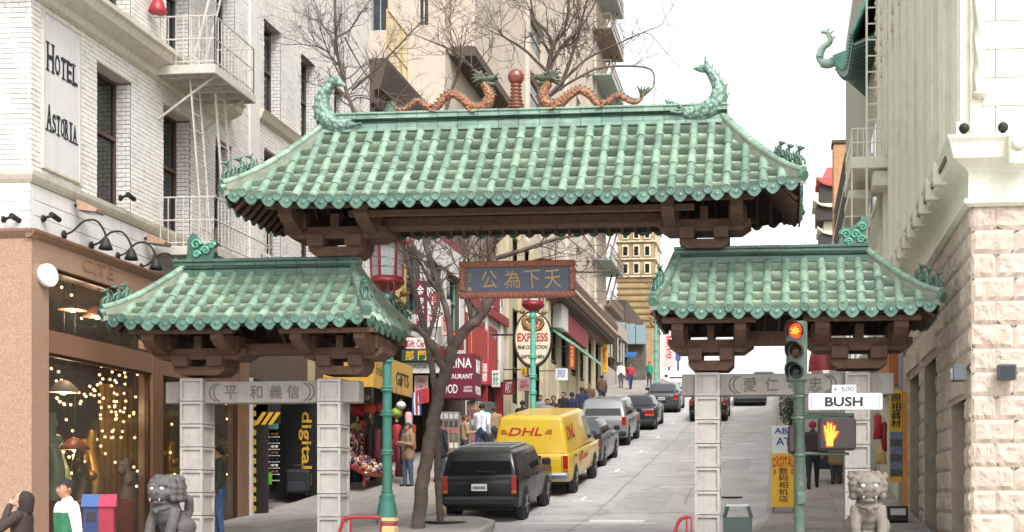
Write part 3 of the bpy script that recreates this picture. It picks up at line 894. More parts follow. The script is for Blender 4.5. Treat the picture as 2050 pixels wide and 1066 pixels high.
# ---- the hanging name board
M_FRAMEW = mat('board_frame', '#774732', rough=.6, var=.3, scale=30, bump=.5, bscale=60, dirt='#5d3323', dirt_amt=.5, dirt_scale=25)
M_BOARD = mat('board_blue', '#3a404e', rough=.6, var=.12, scale=8)
M_GOLD = mat('board_gold', '#8a7040', rough=.4, metal=.4, var=.2, scale=20)
PY = GY - .25
A, B = at(920, 599, PY), at(1152, 521, PY)
name_board = thing('name_board', 'dark blue name board in a carved brown frame hanging under the big roof', 'sign', ((A.x + B.x) / 2, PY, (A.z + B.z) / 2))
fw = .105; zc = (A.z + B.z) / 2
TB = Matrix.Translation((0, 0, 0))
board = MB().box(A.x + fw * .8, B.x - fw * .8, PY - .02, PY + .03, A.z + fw * .8, B.z - fw * .8).build('board', M_BOARD, name_board)
for (x0, x1, z0, z1) in ((A.x, B.x, B.z - fw, B.z), (A.x, B.x, A.z, A.z + fw), (A.x, A.x + fw, A.z + fw, B.z - fw), (B.x - fw, B.x, A.z + fw, B.z - fw)):
    fb = MB().bevbox(x0, x1, PY - .06, PY + .05, z0, z1, .02)
    if x1 - x0 > z1 - z0:
        for k in range(int((x1 - x0) / .09)):
            fb.sph((x0 + .06 + .09 * k, PY - .06, (z0 + z1) / 2), (.036, .016, .034), 6, 4)
    else:
        for k in range(int((z1 - z0) / .09)):
            fb.sph(((x0 + x1) / 2, PY - .06, z0 + .05 + .09 * k), (.034, .016, .036), 6, 4)
    fb.build('frame', M_FRAMEW, name_board)
for ch, px in zip('公為下天', (980, 1026, 1066, 1107)):
    X = at(px, 560, PY).x
    letter(ch, M_GOLD, board, Vector((X, PY - .024, zc)) - name_board.location, (1, 0, .08), (-.08, 0, 1), .27, .3, .0, .008, name='gold_character')
X = at(941, 560, PY).x
letter('孫\n文', M_GOLD, board, Vector((X, PY - .024, zc + .04)) - name_board.location, (1, 0, 0), (0, 0, 1), .07, .16, 0, .006, name='signature')
MB().box(X - .03, X + .03, PY - .028, PY - .018, zc - .19, zc - .12).build('seal', M_GOLD, board)
hg = MB()
for px in (960, 1112):
    X = at(px, 560, PY).x
    hg.tube([(X, PY, B.z - .03), (X, PY + .1, B.z + .65)], .006, 5)
hg.build('hanger_rod', mat('black_iron', '#26241f', rough=.6, metal=.3), name_board)

# ================================================================ BUILDING KIT
class Wall:
    """a wall face: a along it, b up, d inward from its face"""
    def __init__(s, kind, c): s.k, s.c = kind, c
    def __call__(s, a, b, d=0.0):
        if s.k == 'L': return Vector((s.c - d, a, b))       # left side of the street, faces +x
        if s.k == 'R': return Vector((s.c + d, a, b))       # right side, faces -x
        return Vector((a, s.c + d, b))                      # faces the camera
    def box(s, mb, a0, a1, b0, b1, d0, d1, m=0):
        p, q = s(a0, b0, d0), s(a1, b1, d1)
        return mb.box(min(p.x, q.x), max(p.x, q.x), min(p.y, q.y), max(p.y, q.y), min(p.z, q.z), max(p.z, q.z), m)
    def axes(s):
        if s.k == 'L': return (0, 1, 0), (0, 0, 1)
        if s.k == 'R': return (0, -1, 0), (0, 0, 1)
        return (1, 0, 0), (0, 0, 1)
    def text(s, txt, m, parent, a, b, w_, h_, d=-.01, bold=0, depth=.01, **k):
        r, u = s.axes()
        return letter(txt, m, parent, s(a, b, d) - part_loc(parent), r, u, w_, h_, bold, depth, **k)
def facade(W, mb, a0, a1, b0, b1, holes, depth=.2, m=0, mr=None):
    A = sorted({a0, a1} | {h[0] for h in holes} | {h[1] for h in holes}); B = sorted({b0, b1} | {h[2] for h in holes} | {h[3] for h in holes})
    A = [x for x in A if a0 <= x <= a1]; B = [x for x in B if b0 <= x <= b1]
    for i in range(len(A) - 1):
        for j in range(len(B) - 1):
            ca, cb = (A[i] + A[i + 1]) / 2, (B[j] + B[j + 1]) / 2
            if any(h[0] < ca < h[1] and h[2] < cb < h[3] for h in holes): continue
            mb.quad(W(A[i], B[j]), W(A[i + 1], B[j]), W(A[i + 1], B[j + 1]), W(A[i], B[j + 1]), m)
    mr = m if mr is None else mr
    for h in holes:
        p = [(h[0], h[2]), (h[1], h[2]), (h[1], h[3]), (h[0], h[3])]
        for (x, y), (x2, y2) in zip(p, p[1:] + p[:1]):
            mb.quad(W(x, y), W(x2, y2), W(x2, y2, depth), W(x, y, depth), mr)
M_GLASS = glass('hazed_window_glass', (.085, .075, .06), .30, .02)  # brown tint and opacity paint a haze of reflections onto the shop panes
M_GLASSD = glass('dark_window_glass', (.012, .014, .016), .93, .05)
M_BLIND = mat('window_blind', '#b9b5a6', rough=.8, var=.12, scale=3)
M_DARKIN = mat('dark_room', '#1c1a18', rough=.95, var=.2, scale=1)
def window(parent, W, h, depth, mf, mg=None, rail=True, fw=.06, blind=0.0, mull=0):
    f = MB(); a0, a1, b0, b1 = h
    d0, d1 = depth - .07, depth
    W.box(f, a0, a0 + fw, b0, b1, d0, d1); W.box(f, a1 - fw, a1, b0, b1, d0, d1)
    W.box(f, a0 + fw, a1 - fw, b0, b0 + fw, d0, d1); W.box(f, a0 + fw, a1 - fw, b1 - fw, b1, d0, d1)
    mid = b0 + (b1 - b0) * .55
    if rail: W.box(f, a0 + fw, a1 - fw, mid - fw / 2, mid + fw / 2, d0 - .02, d1)
    for k in range(1, mull + 1):
        a = a0 + (a1 - a0) * k / (mull + 1)
        W.box(f, a - fw * .35, a + fw * .35, b0 + fw, b1 - fw, d0 + .01, d1)
    o = f.build('window', mf, parent)
    mg = mg or M_GLASSD
    segs = ((b0 + fw, mid - fw / 2), (mid + fw / 2, b1 - fw)) if rail else ((b0 + fw, b1 - fw),)
    for z0, z1 in segs:
        g = MB(); W.box(g, a0 + fw, a1 - fw, z0, z1, depth - .03, depth - .022); g.build('pane', mg, o)
    if blind:
        g = MB(); W.box(g, a0 + fw, a1 - fw, b1 - (b1 - b0) * blind, b1 - fw, depth + .02, depth + .03); g.build('blind', M_BLIND, o)
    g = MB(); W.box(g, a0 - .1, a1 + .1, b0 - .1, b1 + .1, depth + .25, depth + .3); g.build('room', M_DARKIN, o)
    return o
def moulding(W, mb, a0, a1, prof, m=0):
    # prof: (b, out) pairs from bottom to top, swept along a
    pts0 = [W(a0, b, -o) for b, o in prof] + [W(a0, prof[-1][0], .02), W(a0, prof[0][0], .02)]
    pts1 = [W(a1, b, -o) for b, o in prof] + [W(a1, prof[-1][0], .02), W(a1, prof[0][0], .02)]
    mb.rings([pts0, pts1], m, False)
def corner_moulding(xw, yw, sgn, y_far, x_far, prof, mb):
    # one moulding that turns the corner with a mitre; sgn +1 when the side wall faces +x
    q = list(prof) + [(prof[-1][0], -.02), (prof[0][0], -.02)]
    mb.rings([[(xw + sgn * o, y_far, b) for b, o in q], [(xw + sgn * o, yw - o, b) for b, o in q], [(x_far, yw - o, b) for b, o in q]], 0, False)
def pix_area(p, sx, sz):
    zc = -p.x * SY + p.y * CY
    if zc < 1: return 0
    u = PRIN_X + LENS_PX * (p.x * CY + p.y * SY) / zc; v = HORIZON - LENS_PX * (p.z - CAM_Z) / zc
    if not (-5 < u < 2055 and -5 < v < 1071): return 0
    return sx * sz * (LENS_PX / zc) ** 2
M_BRICKW = mat('white_brick', '#d9d6d1', rough=.75, var=.1, scale=1.5, col2='#cdc9c3', scale2=9, bump=.2, bscale=50, dirt='#8d857a', dirt_amt=.35, dirt_scale=4, obj_var=.07)
M_JOINT = mat('brick_joint', '#857d76', rough=.95, var=.2, scale=6)
M_PLASTER = mat('white_plaster', '#d3cfca', rough=.8, var=.08, scale=2, bump=.15, streak=.2, dirt='#a59d91', dirt_amt=.3, dirt_scale=2)
M_STONEW = mat('cream_stone', '#c3baa9', rough=.8, var=.1, scale=3, bump=.2, streak=.35, dirt='#83796a', dirt_amt=.45, dirt_scale=3)
M_GRAN = mat('pink_granite', '#a58b76', rough=.35, var=.25, scale=60, col2='#95705a', scale2=35, dirt='#7e5744', dirt_amt=.45, dirt_scale=45, spec=.5)
M_GRAND = mat('brown_granite', '#84664f', rough=.3, var=.25, scale=60, col2='#7c5644', scale2=35)
M_BRONZE = mat('bronze_frame', '#4a3a2d', rough=.4, metal=.5, var=.15)
M_SASH = mat('dark_sash', '#4d4a44', rough=.5, var=.2)
M_SASHR = mat('red_brown_sash', '#56403a', rough=.55, var=.2)
M_ESC = mat('white_iron', '#b9b4aa', rough=.6, var=.12, scale=8, dirt='#7c5d46', dirt_amt=.35, dirt_scale=7)
M_BLACK = mat('black_iron', '#26241f', rough=.6, metal=.3)

def bricks(W, parent, a0, a1, b0, b1, holes, reveal, cand, bl=.232, bh=.0795, jn=.011, proud=.012):
    """real bricks in running bond; the ones that show largest go to `cand` to become parts, the rest into one mesh"""
    r = random.Random(3)
    rest = []
    rows = int((b1 - b0) / bh)
    for j in range(rows):
        z0 = b0 + j * bh; z1 = z0 + bh - jn
        off = (bl / 2 if j % 2 else 0)
        n = int((a1 - a0 + bl) / bl) + 1
        spans = [(a0, a1)]
        for h in holes:
            if h[2] < z0 + bh * .6 and h[3] > z0 + bh * .4:
                ns = []
                for s0, s1 in spans:
                    if h[1] <= s0 or h[0] >= s1: ns.append((s0, s1)); continue
                    if h[0] > s0: ns.append((s0, h[0]))
                    if h[1] < s1: ns.append((h[1], s1))
                spans = ns
        for s0, s1 in spans:
            k0 = int((s0 - a0 + off) / bl) - 1
            k = k0
            while True:
                x0 = a0 - off + k * bl; x1 = x0 + bl - jn
                k += 1
                if x0 >= s1: break
                x0 = max(x0, s0); x1 = min(x1, s1)
                if x1 - x0 < .03: continue
                rest.append((W, x0, x1, z0, z1, -(proud + r.uniform(-.003, .004))))
    cand += rest
def settle_bricks(cand, parent, m, limit=300):
    sc = []
    for c in cand:
        W, x0, x1, z0, z1, d = c
        p = W((x0 + x1) / 2, (z0 + z1) / 2)
        vx = ray(0)
        zc = max(1, -p.x * SY + p.y * CY)
        xc = p.x * CY + p.y * SY
        px = PRIN_X + LENS_PX * xc / zc
        fs = 1.0 if W.k == 'F' else abs(1560 - px) / LENS_PX
        sc.append(pix_area(p, (x1 - x0) * fs, z1 - z0))
    order = sorted(range(len(cand)), key=lambda i: -sc[i])
    big = set(order[:limit])
    cache = {}
    rest = MB()
    for i, (W, x0, x1, z0, z1, d) in enumerate(cand):
        if i in big and sc[i] > 0:
            key = (W.k, round(x1 - x0, 2))
            if key not in cache:
                t = MB(); hw = (x1 - x0) / 2; hh = (z1 - z0) / 2
                Wl = Wall(W.k, 0)
                Wl.box(t, -hw, hw, -hh, hh, -.012, .01)
                cache[key] = t.mesh('brick', m)
            link('brick', cache[key], parent, Matrix.Translation(W((x0 + x1) / 2, (z0 + z1) / 2, d + .012) - part_loc(parent)))
        else:
            p = [W(x0, z0, d), W(x1, z0, d), W(x1, z1, d), W(x0, z1, d)]; q = [W(x0, z0, .01), W(x1, z0, .01), W(x1, z1, .01), W(x0, z1, .01)]
            rest.add(p + q, [(0, 1, 2, 3), (0, 1, 5, 4), (1, 2, 6, 5), (2, 3, 7, 6), (3, 0, 4, 7)])
    tag(rest.build('bricks', m, parent), kind='stuff')

# ================================================================ THE HOTEL on the left corner
WL = Wall('L', WALL_L); WF = Wall('F', CORNER_L)
hotel = thing('hotel_building', 'white brick hotel with a pink granite shop base on the left street corner', 'building', (WALL_L - 4, 26, gz(22)))
H_END = 34.9
def wl(px, py): 
    p = onx(px, py, WALL_L); return p.y, p.z
zs0 = (wl(62, 352)[1] + wl(330, 480)[1]) / 2                 # string course, bottom and top
zs1 = zs0 + .16
zg = wl(62, 463)[1]                                         # top of the granite
def hole(pxa, pxb, py_top_at_a, zbot):
    a0, zt = wl(pxa, py_top_at_a); a1 = wl(pxb, 0)[0]
    return (a0, a1, zbot, zt)
zw = zs1 + .02
h1 = hole(193, 262, 122, zw); h2 = hole(326, 380, 232, zw); h3 = hole(430, 463, 285, zw)
z3 = zw + 3.95
zt2 = h1[3]
h2 = (h2[0], h2[1], zw, zt2); h3 = (h3[0], h3[1], zw, zt2)
up_z0, up_z1 = wl(345, 130)[1], wl(345, 130)[1] + 2.7
h4 = (wl(332, 0)[0], wl(378, 0)[0], up_z0, up_z1); h5 = (wl(432, 0)[0], wl(470, 0)[0], up_z0, up_z1); h0 = (h1[0], h1[1], up_z0, up_z1)
# far wing: upper windows and the ones below its string course
zfb = wl(530, 232)[1]
w6 = (wl(528, 0)[0], wl(562, 0)[0], zfb, wl(528, 36)[1]); w7 = (wl(602, 0)[0], wl(631, 0)[0], zfb, w6[3]); w8 = (wl(668, 0)[0], wl(690, 0)[0], zfb, w6[3])
w9 = (w6[0], w6[1], wl(530, 505)[1], wl(530, 300)[1]); w10 = (w7[0], w7[1], w9[2], w9[3]); w11 = (w8[0], w8[1], w9[2], w9[3])
w12 = (w6[0], w6[1], w6[3] + 1.6, w6[3] + 4.2); w13 = (w7[0], w7[1], w12[2], w12[3]); w14 = (w8[0], w8[1], w12[2], w12[3])
near_h = [h1, h2, h3, h0, h4, h5]; far_h = [w6, w7, w8, w9, w10, w11, w12, w13, w14]
PIER = wl(497, 0)[0], wl(515, 0)[0]
mb = MB()
facade(WL, mb, CORNER_L, PIER[0], zs1, 17.5, near_h, .35, 0, 0)
facade(WL, mb, PIER[0], H_END, zg, 17.5, far_h, .35, 0, 0)
facade(WF, mb, -20, WALL_L, zg, 17.5, [], .3)
WE = Wall('F', H_END)
mb.quad((WALL_L, H_END, zg), (-20, H_END, zg), (-20, H_END, 17.5), (WALL_L, H_END, 17.5))
mb.quad((WALL_L, CORNER_L, 17.5), (WALL_L, H_END, 17.5), (-20, H_END, 17.5), (-20, CORNER_L, 17.5))
hw = mb.build('brick_wall', M_JOINT, hotel)
cand = []
corn_b = wl(200, 88)[1]
bricks(WL, hw, CORNER_L + .005, PIER[0], zs1, 17.3, near_h, .35, cand)
bricks(WL, hw, PIER[1], H_END, wl(530, 512)[1], 17.3, far_h, .35, cand)
bricks(WF, hw, -20, WALL_L + .012, zs1, 17.3, [], .35, cand)
settle_bricks(cand, hw, M_BRICKW)
# brick reveals on the far side of each opening (the side that shows)
rv = MB()
for h in near_h + far_h:
    z = h[2]; k = 0
    while z < h[3] - .04:
        L = .33 if k % 2 else .33
        for (d0, d1) in (((.012, .17), (.182, .34)) if k % 2 else ((.012, .09), (.102, .25), (.262, .34))):
            WL.box(rv, h[1] - .012, h[1] + .001, z, min(z + .068, h[3]), d0, d1)
        z += .0795; k += 1
tag(rv.build('reveal_bricks', M_BRICKW, hw), kind='stuff')
for i, h in enumerate(near_h):
    window(hotel, WL, h, .34, M_SASHR if i in (0, 1) else M_SASH, blind=(.35, .3, 0, .3, .5, .4)[i])
for i, h in enumerate(far_h):
    window(hotel, WL, h, .30, M_SASH, blind=(.0, .45, .3)[i % 3])
# plaster lintel heads
for h in near_h[:3]:
    t = MB(); WL.box(t, h[0] - .02, h[1] + .02, h[3] - .004, h[3] + .03, -.016, .34); t.build('lintel', M_STONEW, hotel)
# string course, panelled band below it, cornice above, far wing's course and pier
t = MB()
corner_moulding(WALL_L, CORNER_L, 1, PIER[0], -20, [(zs0 - .05, .02), (zs0, .06), (zs0 + .06, .09), (zs1 - .03, .10), (zs1, .03)], t)
t.build('string_course', M_STONEW, hotel)
zb0 = zg + .02
na = 6
for k in range(na):                                          # rusticated panels between the course and the granite
    a0 = CORNER_L + (PIER[0] - CORNER_L) * k / na; a1 = CORNER_L + (PIER[0] - CORNER_L) * (k + 1) / na
    for q in range(3):
        t = MB(); zz0 = zb0 + (zs0 - .06 - zb0) * q / 3; zz1 = zb0 + (zs0 - .06 - zb0) * (q + 1) / 3
        sh = .35 if q % 2 else 0
        WL.box(t, max(CORNER_L, a0 + .012 - sh), a1 - .012 - sh, zz0 + .012, zz1, .0, .1); t.build('band_stone', M_PLASTER, hotel)
t = MB(); WL.box(t, CORNER_L + .01, PIER[0], zb0, zs0, .03, .2); WF.box(t, -20, WALL_L - .03, zb0, zs0, -.008, .2); t.build('band_backing', M_STONEW, hotel)
for k in range(4):
    for q in range(5):
        t = MB(); x0 = WALL_L - .62 * k; zz0 = zb0 + (zs0 - .06 - zb0) * q / 5
        WF.box(t, x0 - .61, x0 - .002, zz0 + .01, zz0 + (zs0 - .06 - zb0) / 5, -.02, .1); t.build('band_stone', M_PLASTER, hotel)
# soldier course above the string course on the front
# cornice between second and third floors
c0 = corn_b
t = MB()
corner_moulding(WALL_L, CORNER_L, 1, wl(452, 0)[0], -20, [(c0, .03), (c0 + .04, .10), (c0 + .16, .12), (c0 + .2, .22), (c0 + .28, .36), (c0 + .40, .40), (c0 + .44, .46), (c0 + .52, .46), (c0 + .54, .1)], t)
t.build('cornice', M_STONEW, hotel)
t = MB(); a = wl(500, 215); zc0 = (a[1] + wl(600, 288)[1]) / 2
moulding(WL, t, PIER[1], H_END, [(zc0 - .16, .03), (zc0 - .1, .1), (zc0, .14), (zc0 + .08, .18), (zc0 + .1, .04)])
t.build('string_course', M_STONEW, hotel)
t = MB(); WL.box(t, PIER[0], PIER[1], zg, 17.5, -.06, .1); t.build('corner_pier', M_PLASTER, hotel)
t = MB(); moulding(WL, t, CORNER_L - .5, H_END, [(16.9, .02), (17.1, .3), (17.3, .5), (17.5, .55), (17.6, .5)]); t.build('roof_cornice', M_STONEW, hotel)

# ---- shop base: granite piers, fascia, glass
SH_END = wl(497, 0)[0]
base = MB()
gy1 = wl(92, 0)[0]
pz = gz(CORNER_L) + .1
zf0 = (wl(95, 541)[1] + wl(330, 603)[1]) / 2                 # underside of the fascia
zt1 = (wl(92, 655)[1] + wl(300, 712)[1]) / 2; zt0 = zt1 - .36  # transom bar (top is zt1)
pr = MB(); WL.box(pr, CORNER_L - .06, gy1, pz, zf0, -.05, .7); pr.build('granite_pier', M_GRAN, hotel)
pr = MB(); WF.box(pr, -20, WALL_L - .71, pz, zf0, -.06, .4); pr.build('granite_wall', M_GRAN, hotel)
t = MB(); WL.box(t, CORNER_L - .06, SH_END, zf0 + .001, zg - .07, -.05, .5); WF.box(t, -20, WALL_L - .51, zf0 + .001, zg - .07, -.06, .4); fa = t.build('granite_fascia', M_GRAN, hotel)
t = MB(); moulding(WL, t, CORNER_L - .12, SH_END, [(zg - .12, .055), (zg - .08, .1), (zg - .02, .14), (zg + .02, .14), (zg + .03, .02)]); t.build('granite_cap', M_GRAND, hotel)
t = MB(); moulding(WF, t, -20, WALL_L + .1, [(zg - .12, .065), (zg - .08, .1), (zg - .02, .14), (zg + .02, .14), (zg + .03, .02)]); t.build('granite_cap', M_GRAND, hotel)
posts = [(wl(303, 0)[0], wl(324, 0)[0]), (wl(478, 0)[0], wl(497, 0)[0])]
for a0, a1 in posts:
    t = MB(); WL.box(t, a0, a1, pz, zf0, -.03, .25); t.build('granite_post', M_GRAND, hotel)
bays = [(gy1, posts[0][0]), (posts[0][1], posts[1][0])]
for a0, a1 in bays:
    t = MB(); WL.box(t, a0 + .001, a1 - .001, zt0, zt1, -.02, .2); t.build('transom_bar', M_BRONZE if False else M_GRAND, hotel)
    for z0, z1 in ((pz + .35, zt0), (zt1, zf0)):
        f = MB(); e = .05
        WL.box(f, a0, a0 + e, z0, z1, .03, .11); WL.box(f, a1 - e, a1, z0, z1, .03, .11); WL.box(f, a0 + e, a1 - e, z0, z0 + e, .03, .11); WL.box(f, a0 + e, a1 - e, z1 - e, z1, .03, .11)
        fo = f.build('shop_window', M_BRONZE, hotel)
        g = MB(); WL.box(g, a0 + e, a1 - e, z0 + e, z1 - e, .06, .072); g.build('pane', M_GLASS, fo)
    t = MB(); WL.box(t, a0, a1, pz - .3, pz + .35, -.03, .3); t.build('granite_plinth', M_GRAND, hotel)
letter('CITE', mat('raised_letters', '#9a7058', rough=.4), fa, Vector((WALL_L + .055, wl(190, 0)[0], (zf0 + zg) / 2 - .02)) - part_loc(fa), (0, 1, 0), (0, 0, 1), 1.0, .22, .01, .012)
# shop interior
M_FLOORIN = mat('shop_floor', '#5a4634', rough=.4, var=.2)
M_WALLIN = mat('shop_back_wall', '#7a5a3c', rough=.7, var=.3, scale=1.5, col2='#4a3826', scale2=.8)
M_CEIL = mat('shop_ceiling', '#8f8468', rough=.8, var=.15, scale=1)
t = MB()
X1 = WALL_L - .75
t.box(-16.5, X1 + .5, CORNER_L + .5, SH_END - .1, pz - .1, pz + .35)
t.build('shop_floor', M_FLOORIN, hotel)
t = MB(); t.box(-15.2, -15.1, CORNER_L + .45, SH_END, pz + .35, zf0 + .3); t.box(-15.1, -11.95, SH_END - .2, SH_END - .1, pz + .35, zf0 + .2); t.box(-15.1, -11.95 - .5, CORNER_L + .45, CORNER_L + .5, pz + .35, zf0 + .2); t.build('shop_back_wall', M_WALLIN, hotel)
t = MB(); t.box(-15.1, -12.25, CORNER_L + .51, SH_END - .21, zf0 + .1, zf0 + .3); t.build('shop_ceiling', M_CEIL, hotel)

# ---- hotel sign
M_SIGNW = mat('sign_white', '#c9c6c4', rough=.6, var=.05, scale=3, streak=.12)
M_INK = mat('sign_ink', '#23262e', rough=.6, var=.05)
a0, a1 = wl(83, 0)[0], wl(153, 0)[0]
ztop, zbot = wl(83, 25)[1], wl(83, 333)[1]
sgn = thing('hotel_sign', 'tall white wall panel reading HOTEL ASTORIA on the white brick corner', 'sign', (WALL_L + .03, (a0 + a1) / 2, (ztop + zbot) / 2))
t = MB(); WL.box(t, a0, a1, zbot, ztop, -.05, -.014); pnl = t.build('panel', M_SIGNW, sgn)
t = MB()
for (x0, x1, z0, z1) in ((a0, a1, ztop, ztop + .03), (a0, a1, zbot - .03, zbot), (a0 - .03, a0, zbot - .03, ztop + .03), (a1, a1 + .03, zbot - .03, ztop + .03)):
    WL.box(t, x0, x1, z0, z1, -.065, -.012)
t.build('frame', M_STONEW, sgn)
def serif_word(word, zc, hbig, hsm, A0, A1):
    n = len(word); ws = [1.35] + [1.0] * (n - 1); tot = sum(ws); a = A0
    for i, (ch, q) in enumerate(zip(word, ws)):
        wd = (A1 - A0) * q / tot; h = hbig if i == 0 else hsm
        zb = zc - hbig / 2
        cw = wd * (.82 if ch not in 'I' else .3)
        WL.text(ch, M_INK, pnl, a + wd / 2, zb + h / 2, cw, h, -.056, .012, .01)
        sr = MB()                                            # slab serifs at the feet and heads of the stems
        xs = {'H': (-.38, .38), 'A': (-.42, .42), 'I': (0,), 'T': (0,), 'R': (-.38,), 'E': (-.3,), 'L': (-.3,)}.get(ch, ())
        for x in xs:
            for z in (zb, zb + h):
                if ch in 'A' and z > zb: continue
                WL.box(sr, a + wd / 2 + x * wd * .82 - .045, a + wd / 2 + x * wd * .82 + .045, z - .012, z + .012, -.062, -.0505)
        if xs: sr.build('serif', M_INK, pnl)
        a += wd
serif_word('HOTEL', (wl(88, 84)[1] + wl(88, 140)[1]) / 2, .44, .33, a0 + .04, a1 - .05)
serif_word('ASTORIA', (wl(88, 205)[1] + wl(88, 262)[1]) / 2, .42, .30, a0 + .04, a1 - .08)

# ---- fire escape
def tubes(name, segs, r, m, parent, n=6):
    t = MB()
    for s_ in segs: t.tube(s_, r, n)
    return t.build(name, m, parent)
def balcony(parent, ya, yb, xo, z, rail_h=.95, step=.14):
    t = MB()
    t.box(WALL_L + .02, xo, ya, yb, z - .02, z + .0); t.bevbox(WALL_L, xo + .03, ya - .05, ya, z - .14, z + .03, .01); t.bevbox(WALL_L, xo + .03, yb, yb + .05, z - .14, z + .03, .01); t.bevbox(xo - .02, xo + .03, ya - .0, yb, z - .14, z + .03, .01)
    for k in range(4): t.box(WALL_L + .02, xo - .02, ya + (yb - ya) * (k + .5) / 4 - .03, ya + (yb - ya) * (k + .5) / 4 + .03, z - .12, z - .021)
    t.build('platform', M_ESC, parent)
    t = MB()
    for zz in (z + rail_h, z + rail_h * .55, z + .1):
        t.tube([(WALL_L + .03, ya, zz), (xo, ya, zz), (xo, yb, zz), (WALL_L + .03, yb, zz)], .015, 5, 0, False)
    t.build('handrail', M_ESC, parent)
    for (x0, y0, x1, y1) in ((WALL_L, ya, xo, ya), (xo, ya, xo, yb), (WALL_L, yb, xo, yb)):
        L = abs(x1 - x0) + abs(y1 - y0); n = int(L / step)
        b_ = MB()
        for k in range(n + 1):
            x, y = x0 + (x1 - x0) * k / n, y0 + (y1 - y0) * k / n
            b_.box(x - .007, x + .007, y - .007, y + .007, z, z + rail_h)
        tag(b_.build('balusters', M_ESC, parent), kind='stuff')
def ladder(parent, p0, p1, wd, rung=.3, side=(0, 1, 0)):
    p0, p1, s = Vector(p0), Vector(p1), Vector(side) * wd / 2
    st = MB()
    for q in (-1, 1): st.bar(p0 + s * q, p1 + s * q, .045, .02)
    n = int((p1 - p0).length / rung)
    for k in range(1, n): st.bar(p0 + (p1 - p0) * k / n - s, p0 + (p1 - p0) * k / n + s, .018)
    st.build('ladder', M_ESC, parent)
fe_y0, fe_zu = wl(306, 137)
_, fe_zl = wl(306, 498)
XO = at(430, 137, fe_y0).x
fe_y1 = onx(508, 0, XO).y
fire = thing('fire_escape', 'white iron fire escape with railed balconies and ladders on the hotel side wall', 'fire escape', (WALL_L + .6, (fe_y0 + fe_y1) / 2, fe_zl))
balcony(fire, fe_y0, fe_y1, XO, fe_zu)
balcony(fire, fe_y0, fe_y1 + .9, XO, fe_zl)
balcony(fire, fe_y0, fe_y1, XO, fe_zu + (fe_zu - fe_zl))
q0, q1 = at(390, 165, fe_y0 + .35), at(411, 430, fe_y0 + .35)
ladder(fire, (q0.x, fe_y0 + .35, q0.z), (q1.x + .05, fe_y0 + .35, fe_zl + .05), .36, .3, (0, 1, 0))
q0 = at(433, 165, fe_y0 + .9)
ladder(fire, (q0.x + .05, fe_y0 + .9, q0.z), (q0.x + .08, fe_y0 + 1.2, fe_zu - 2.1), .4, .3, (0, 1, 0))
ladder(fire, (XO - .5, fe_y0 + .3, fe_zu), (XO - .15, fe_y0 + 1.2, fe_zu + 3.3), .4, .3)
for y in (fe_y0 + .2, fe_y1 - .2):                           # brackets below the platforms
    tubes('bracket', [[(WALL_L, y, fe_zu - .9), (XO - .1, y, fe_zu - .12)]], .025, M_ESC, fire)
# ---- small things fixed to the hotel wall
def gooseneck(px, py):
    y, z = wl(px, py)
    o = thing('gooseneck_lamp', '', 'lamp', (WALL_L + .02, y, z), 0, 'black gooseneck lamps over the shop')
    MB().lathe([(.07, 0), (.07, .02), (.03, .035)], 10, (0, 0, 0), 0, True, Matrix.Rotation(rad(90), 4, 'Y')).build('wall_plate', M_BLACK, o, True)
    MB().tube(smooth_path([(0, 0, 0), (.12, .05, .06), (.28, .12, .24), (.45, .2, .26), (.56, .26, .08), (.57, .27, -.06)], 5), .018, 7).build('arm', M_BLACK, o, True)
    MB().lathe([(.03, .1), (.06, .06), (.09, -.03), (.115, -.1), (.1, -.1), (.05, -.02)], 12, (.57, .27, -.1)).build('lamp_shade', M_BLACK, o, True)
    return o
for i, (px, py) in enumerate(((125, 470), (180, 492), (233, 513), (280, 535))):
    g = gooseneck(px, py)
    g['label'] = 'black curved gooseneck lamp over the granite shop front, ' + ('nearest the building corner', 'second from the building corner', 'third from the building corner', 'farthest from the building corner')[i]
M_FLOODB = mat('flood_copper', '#a3866e', rough=.5, var=.2)
def floodlight(px, py, lab):
    y, z = wl(px, py)
    o = thing('wall_floodlight', lab, 'floodlight', (WALL_L + .02, y, z), 0, 'copper floodlights under the hotel string course')
    MB().tube([(0, 0, 0), (.14, 0, .02)], .03, 8).build('bracket_arm', M_BLACK, o, True)
    MB().prism([(.1, .08), (.46, -.09), (.44, -.14), (.12, -.10)], 'y', -.14, .14).build('housing', M_FLOODB, o, True)
    MB().prism([(.14, -.108), (.43, -.142), (.43, -.155), (.14, -.12)], 'y', -.12, .12).build('lens', mat('flood_lens', '#4a4642', rough=.2), o, True)
floodlight(148, 412, 'copper wedge floodlight on the white band below the hotel sign')
floodlight(288, 478, 'copper wedge floodlight beside the lower fire escape balcony')
def camera_(px, py, lab, W=WL, p=None):
    p = p or onx(px, py, WALL_L + .02)
    o = thing('security_camera', lab, 'camera', tuple(p))
    MB().tube([(0, 0, 0), (.1, 0, .03), (.2, -.02, .02)], .022, 7).build('arm', M_BLACK, o, True)
    MB().tube([(.2, .12, .0), (.2, -.1, .04)], .045, 8).build('camera_body', M_BLACK, o, True)
    MB().lathe([(.06, 0), (.05, .03)], 8, (0, 0, 0), 0, True, Matrix.Rotation(rad(90), 4, 'Y')).build('wall_plate', M_BLACK, o, True)
camera_(86, 438, 'small black camera on the hotel side wall just round the corner')
camera_(14, 440, 'small black camera on the front of the hotel at the photo edge', p=at(6, 440, CORNER_L - .12))
camera_(240, 397, 'small black camera on the string course between two hotel windows')
p = onx(88, 552, WALL_L + .06)
o = thing('round_sign', 'plain white round disc sign on the granite pier of the corner shop', 'sign', tuple(p + Vector((.04, -.1, 0))))
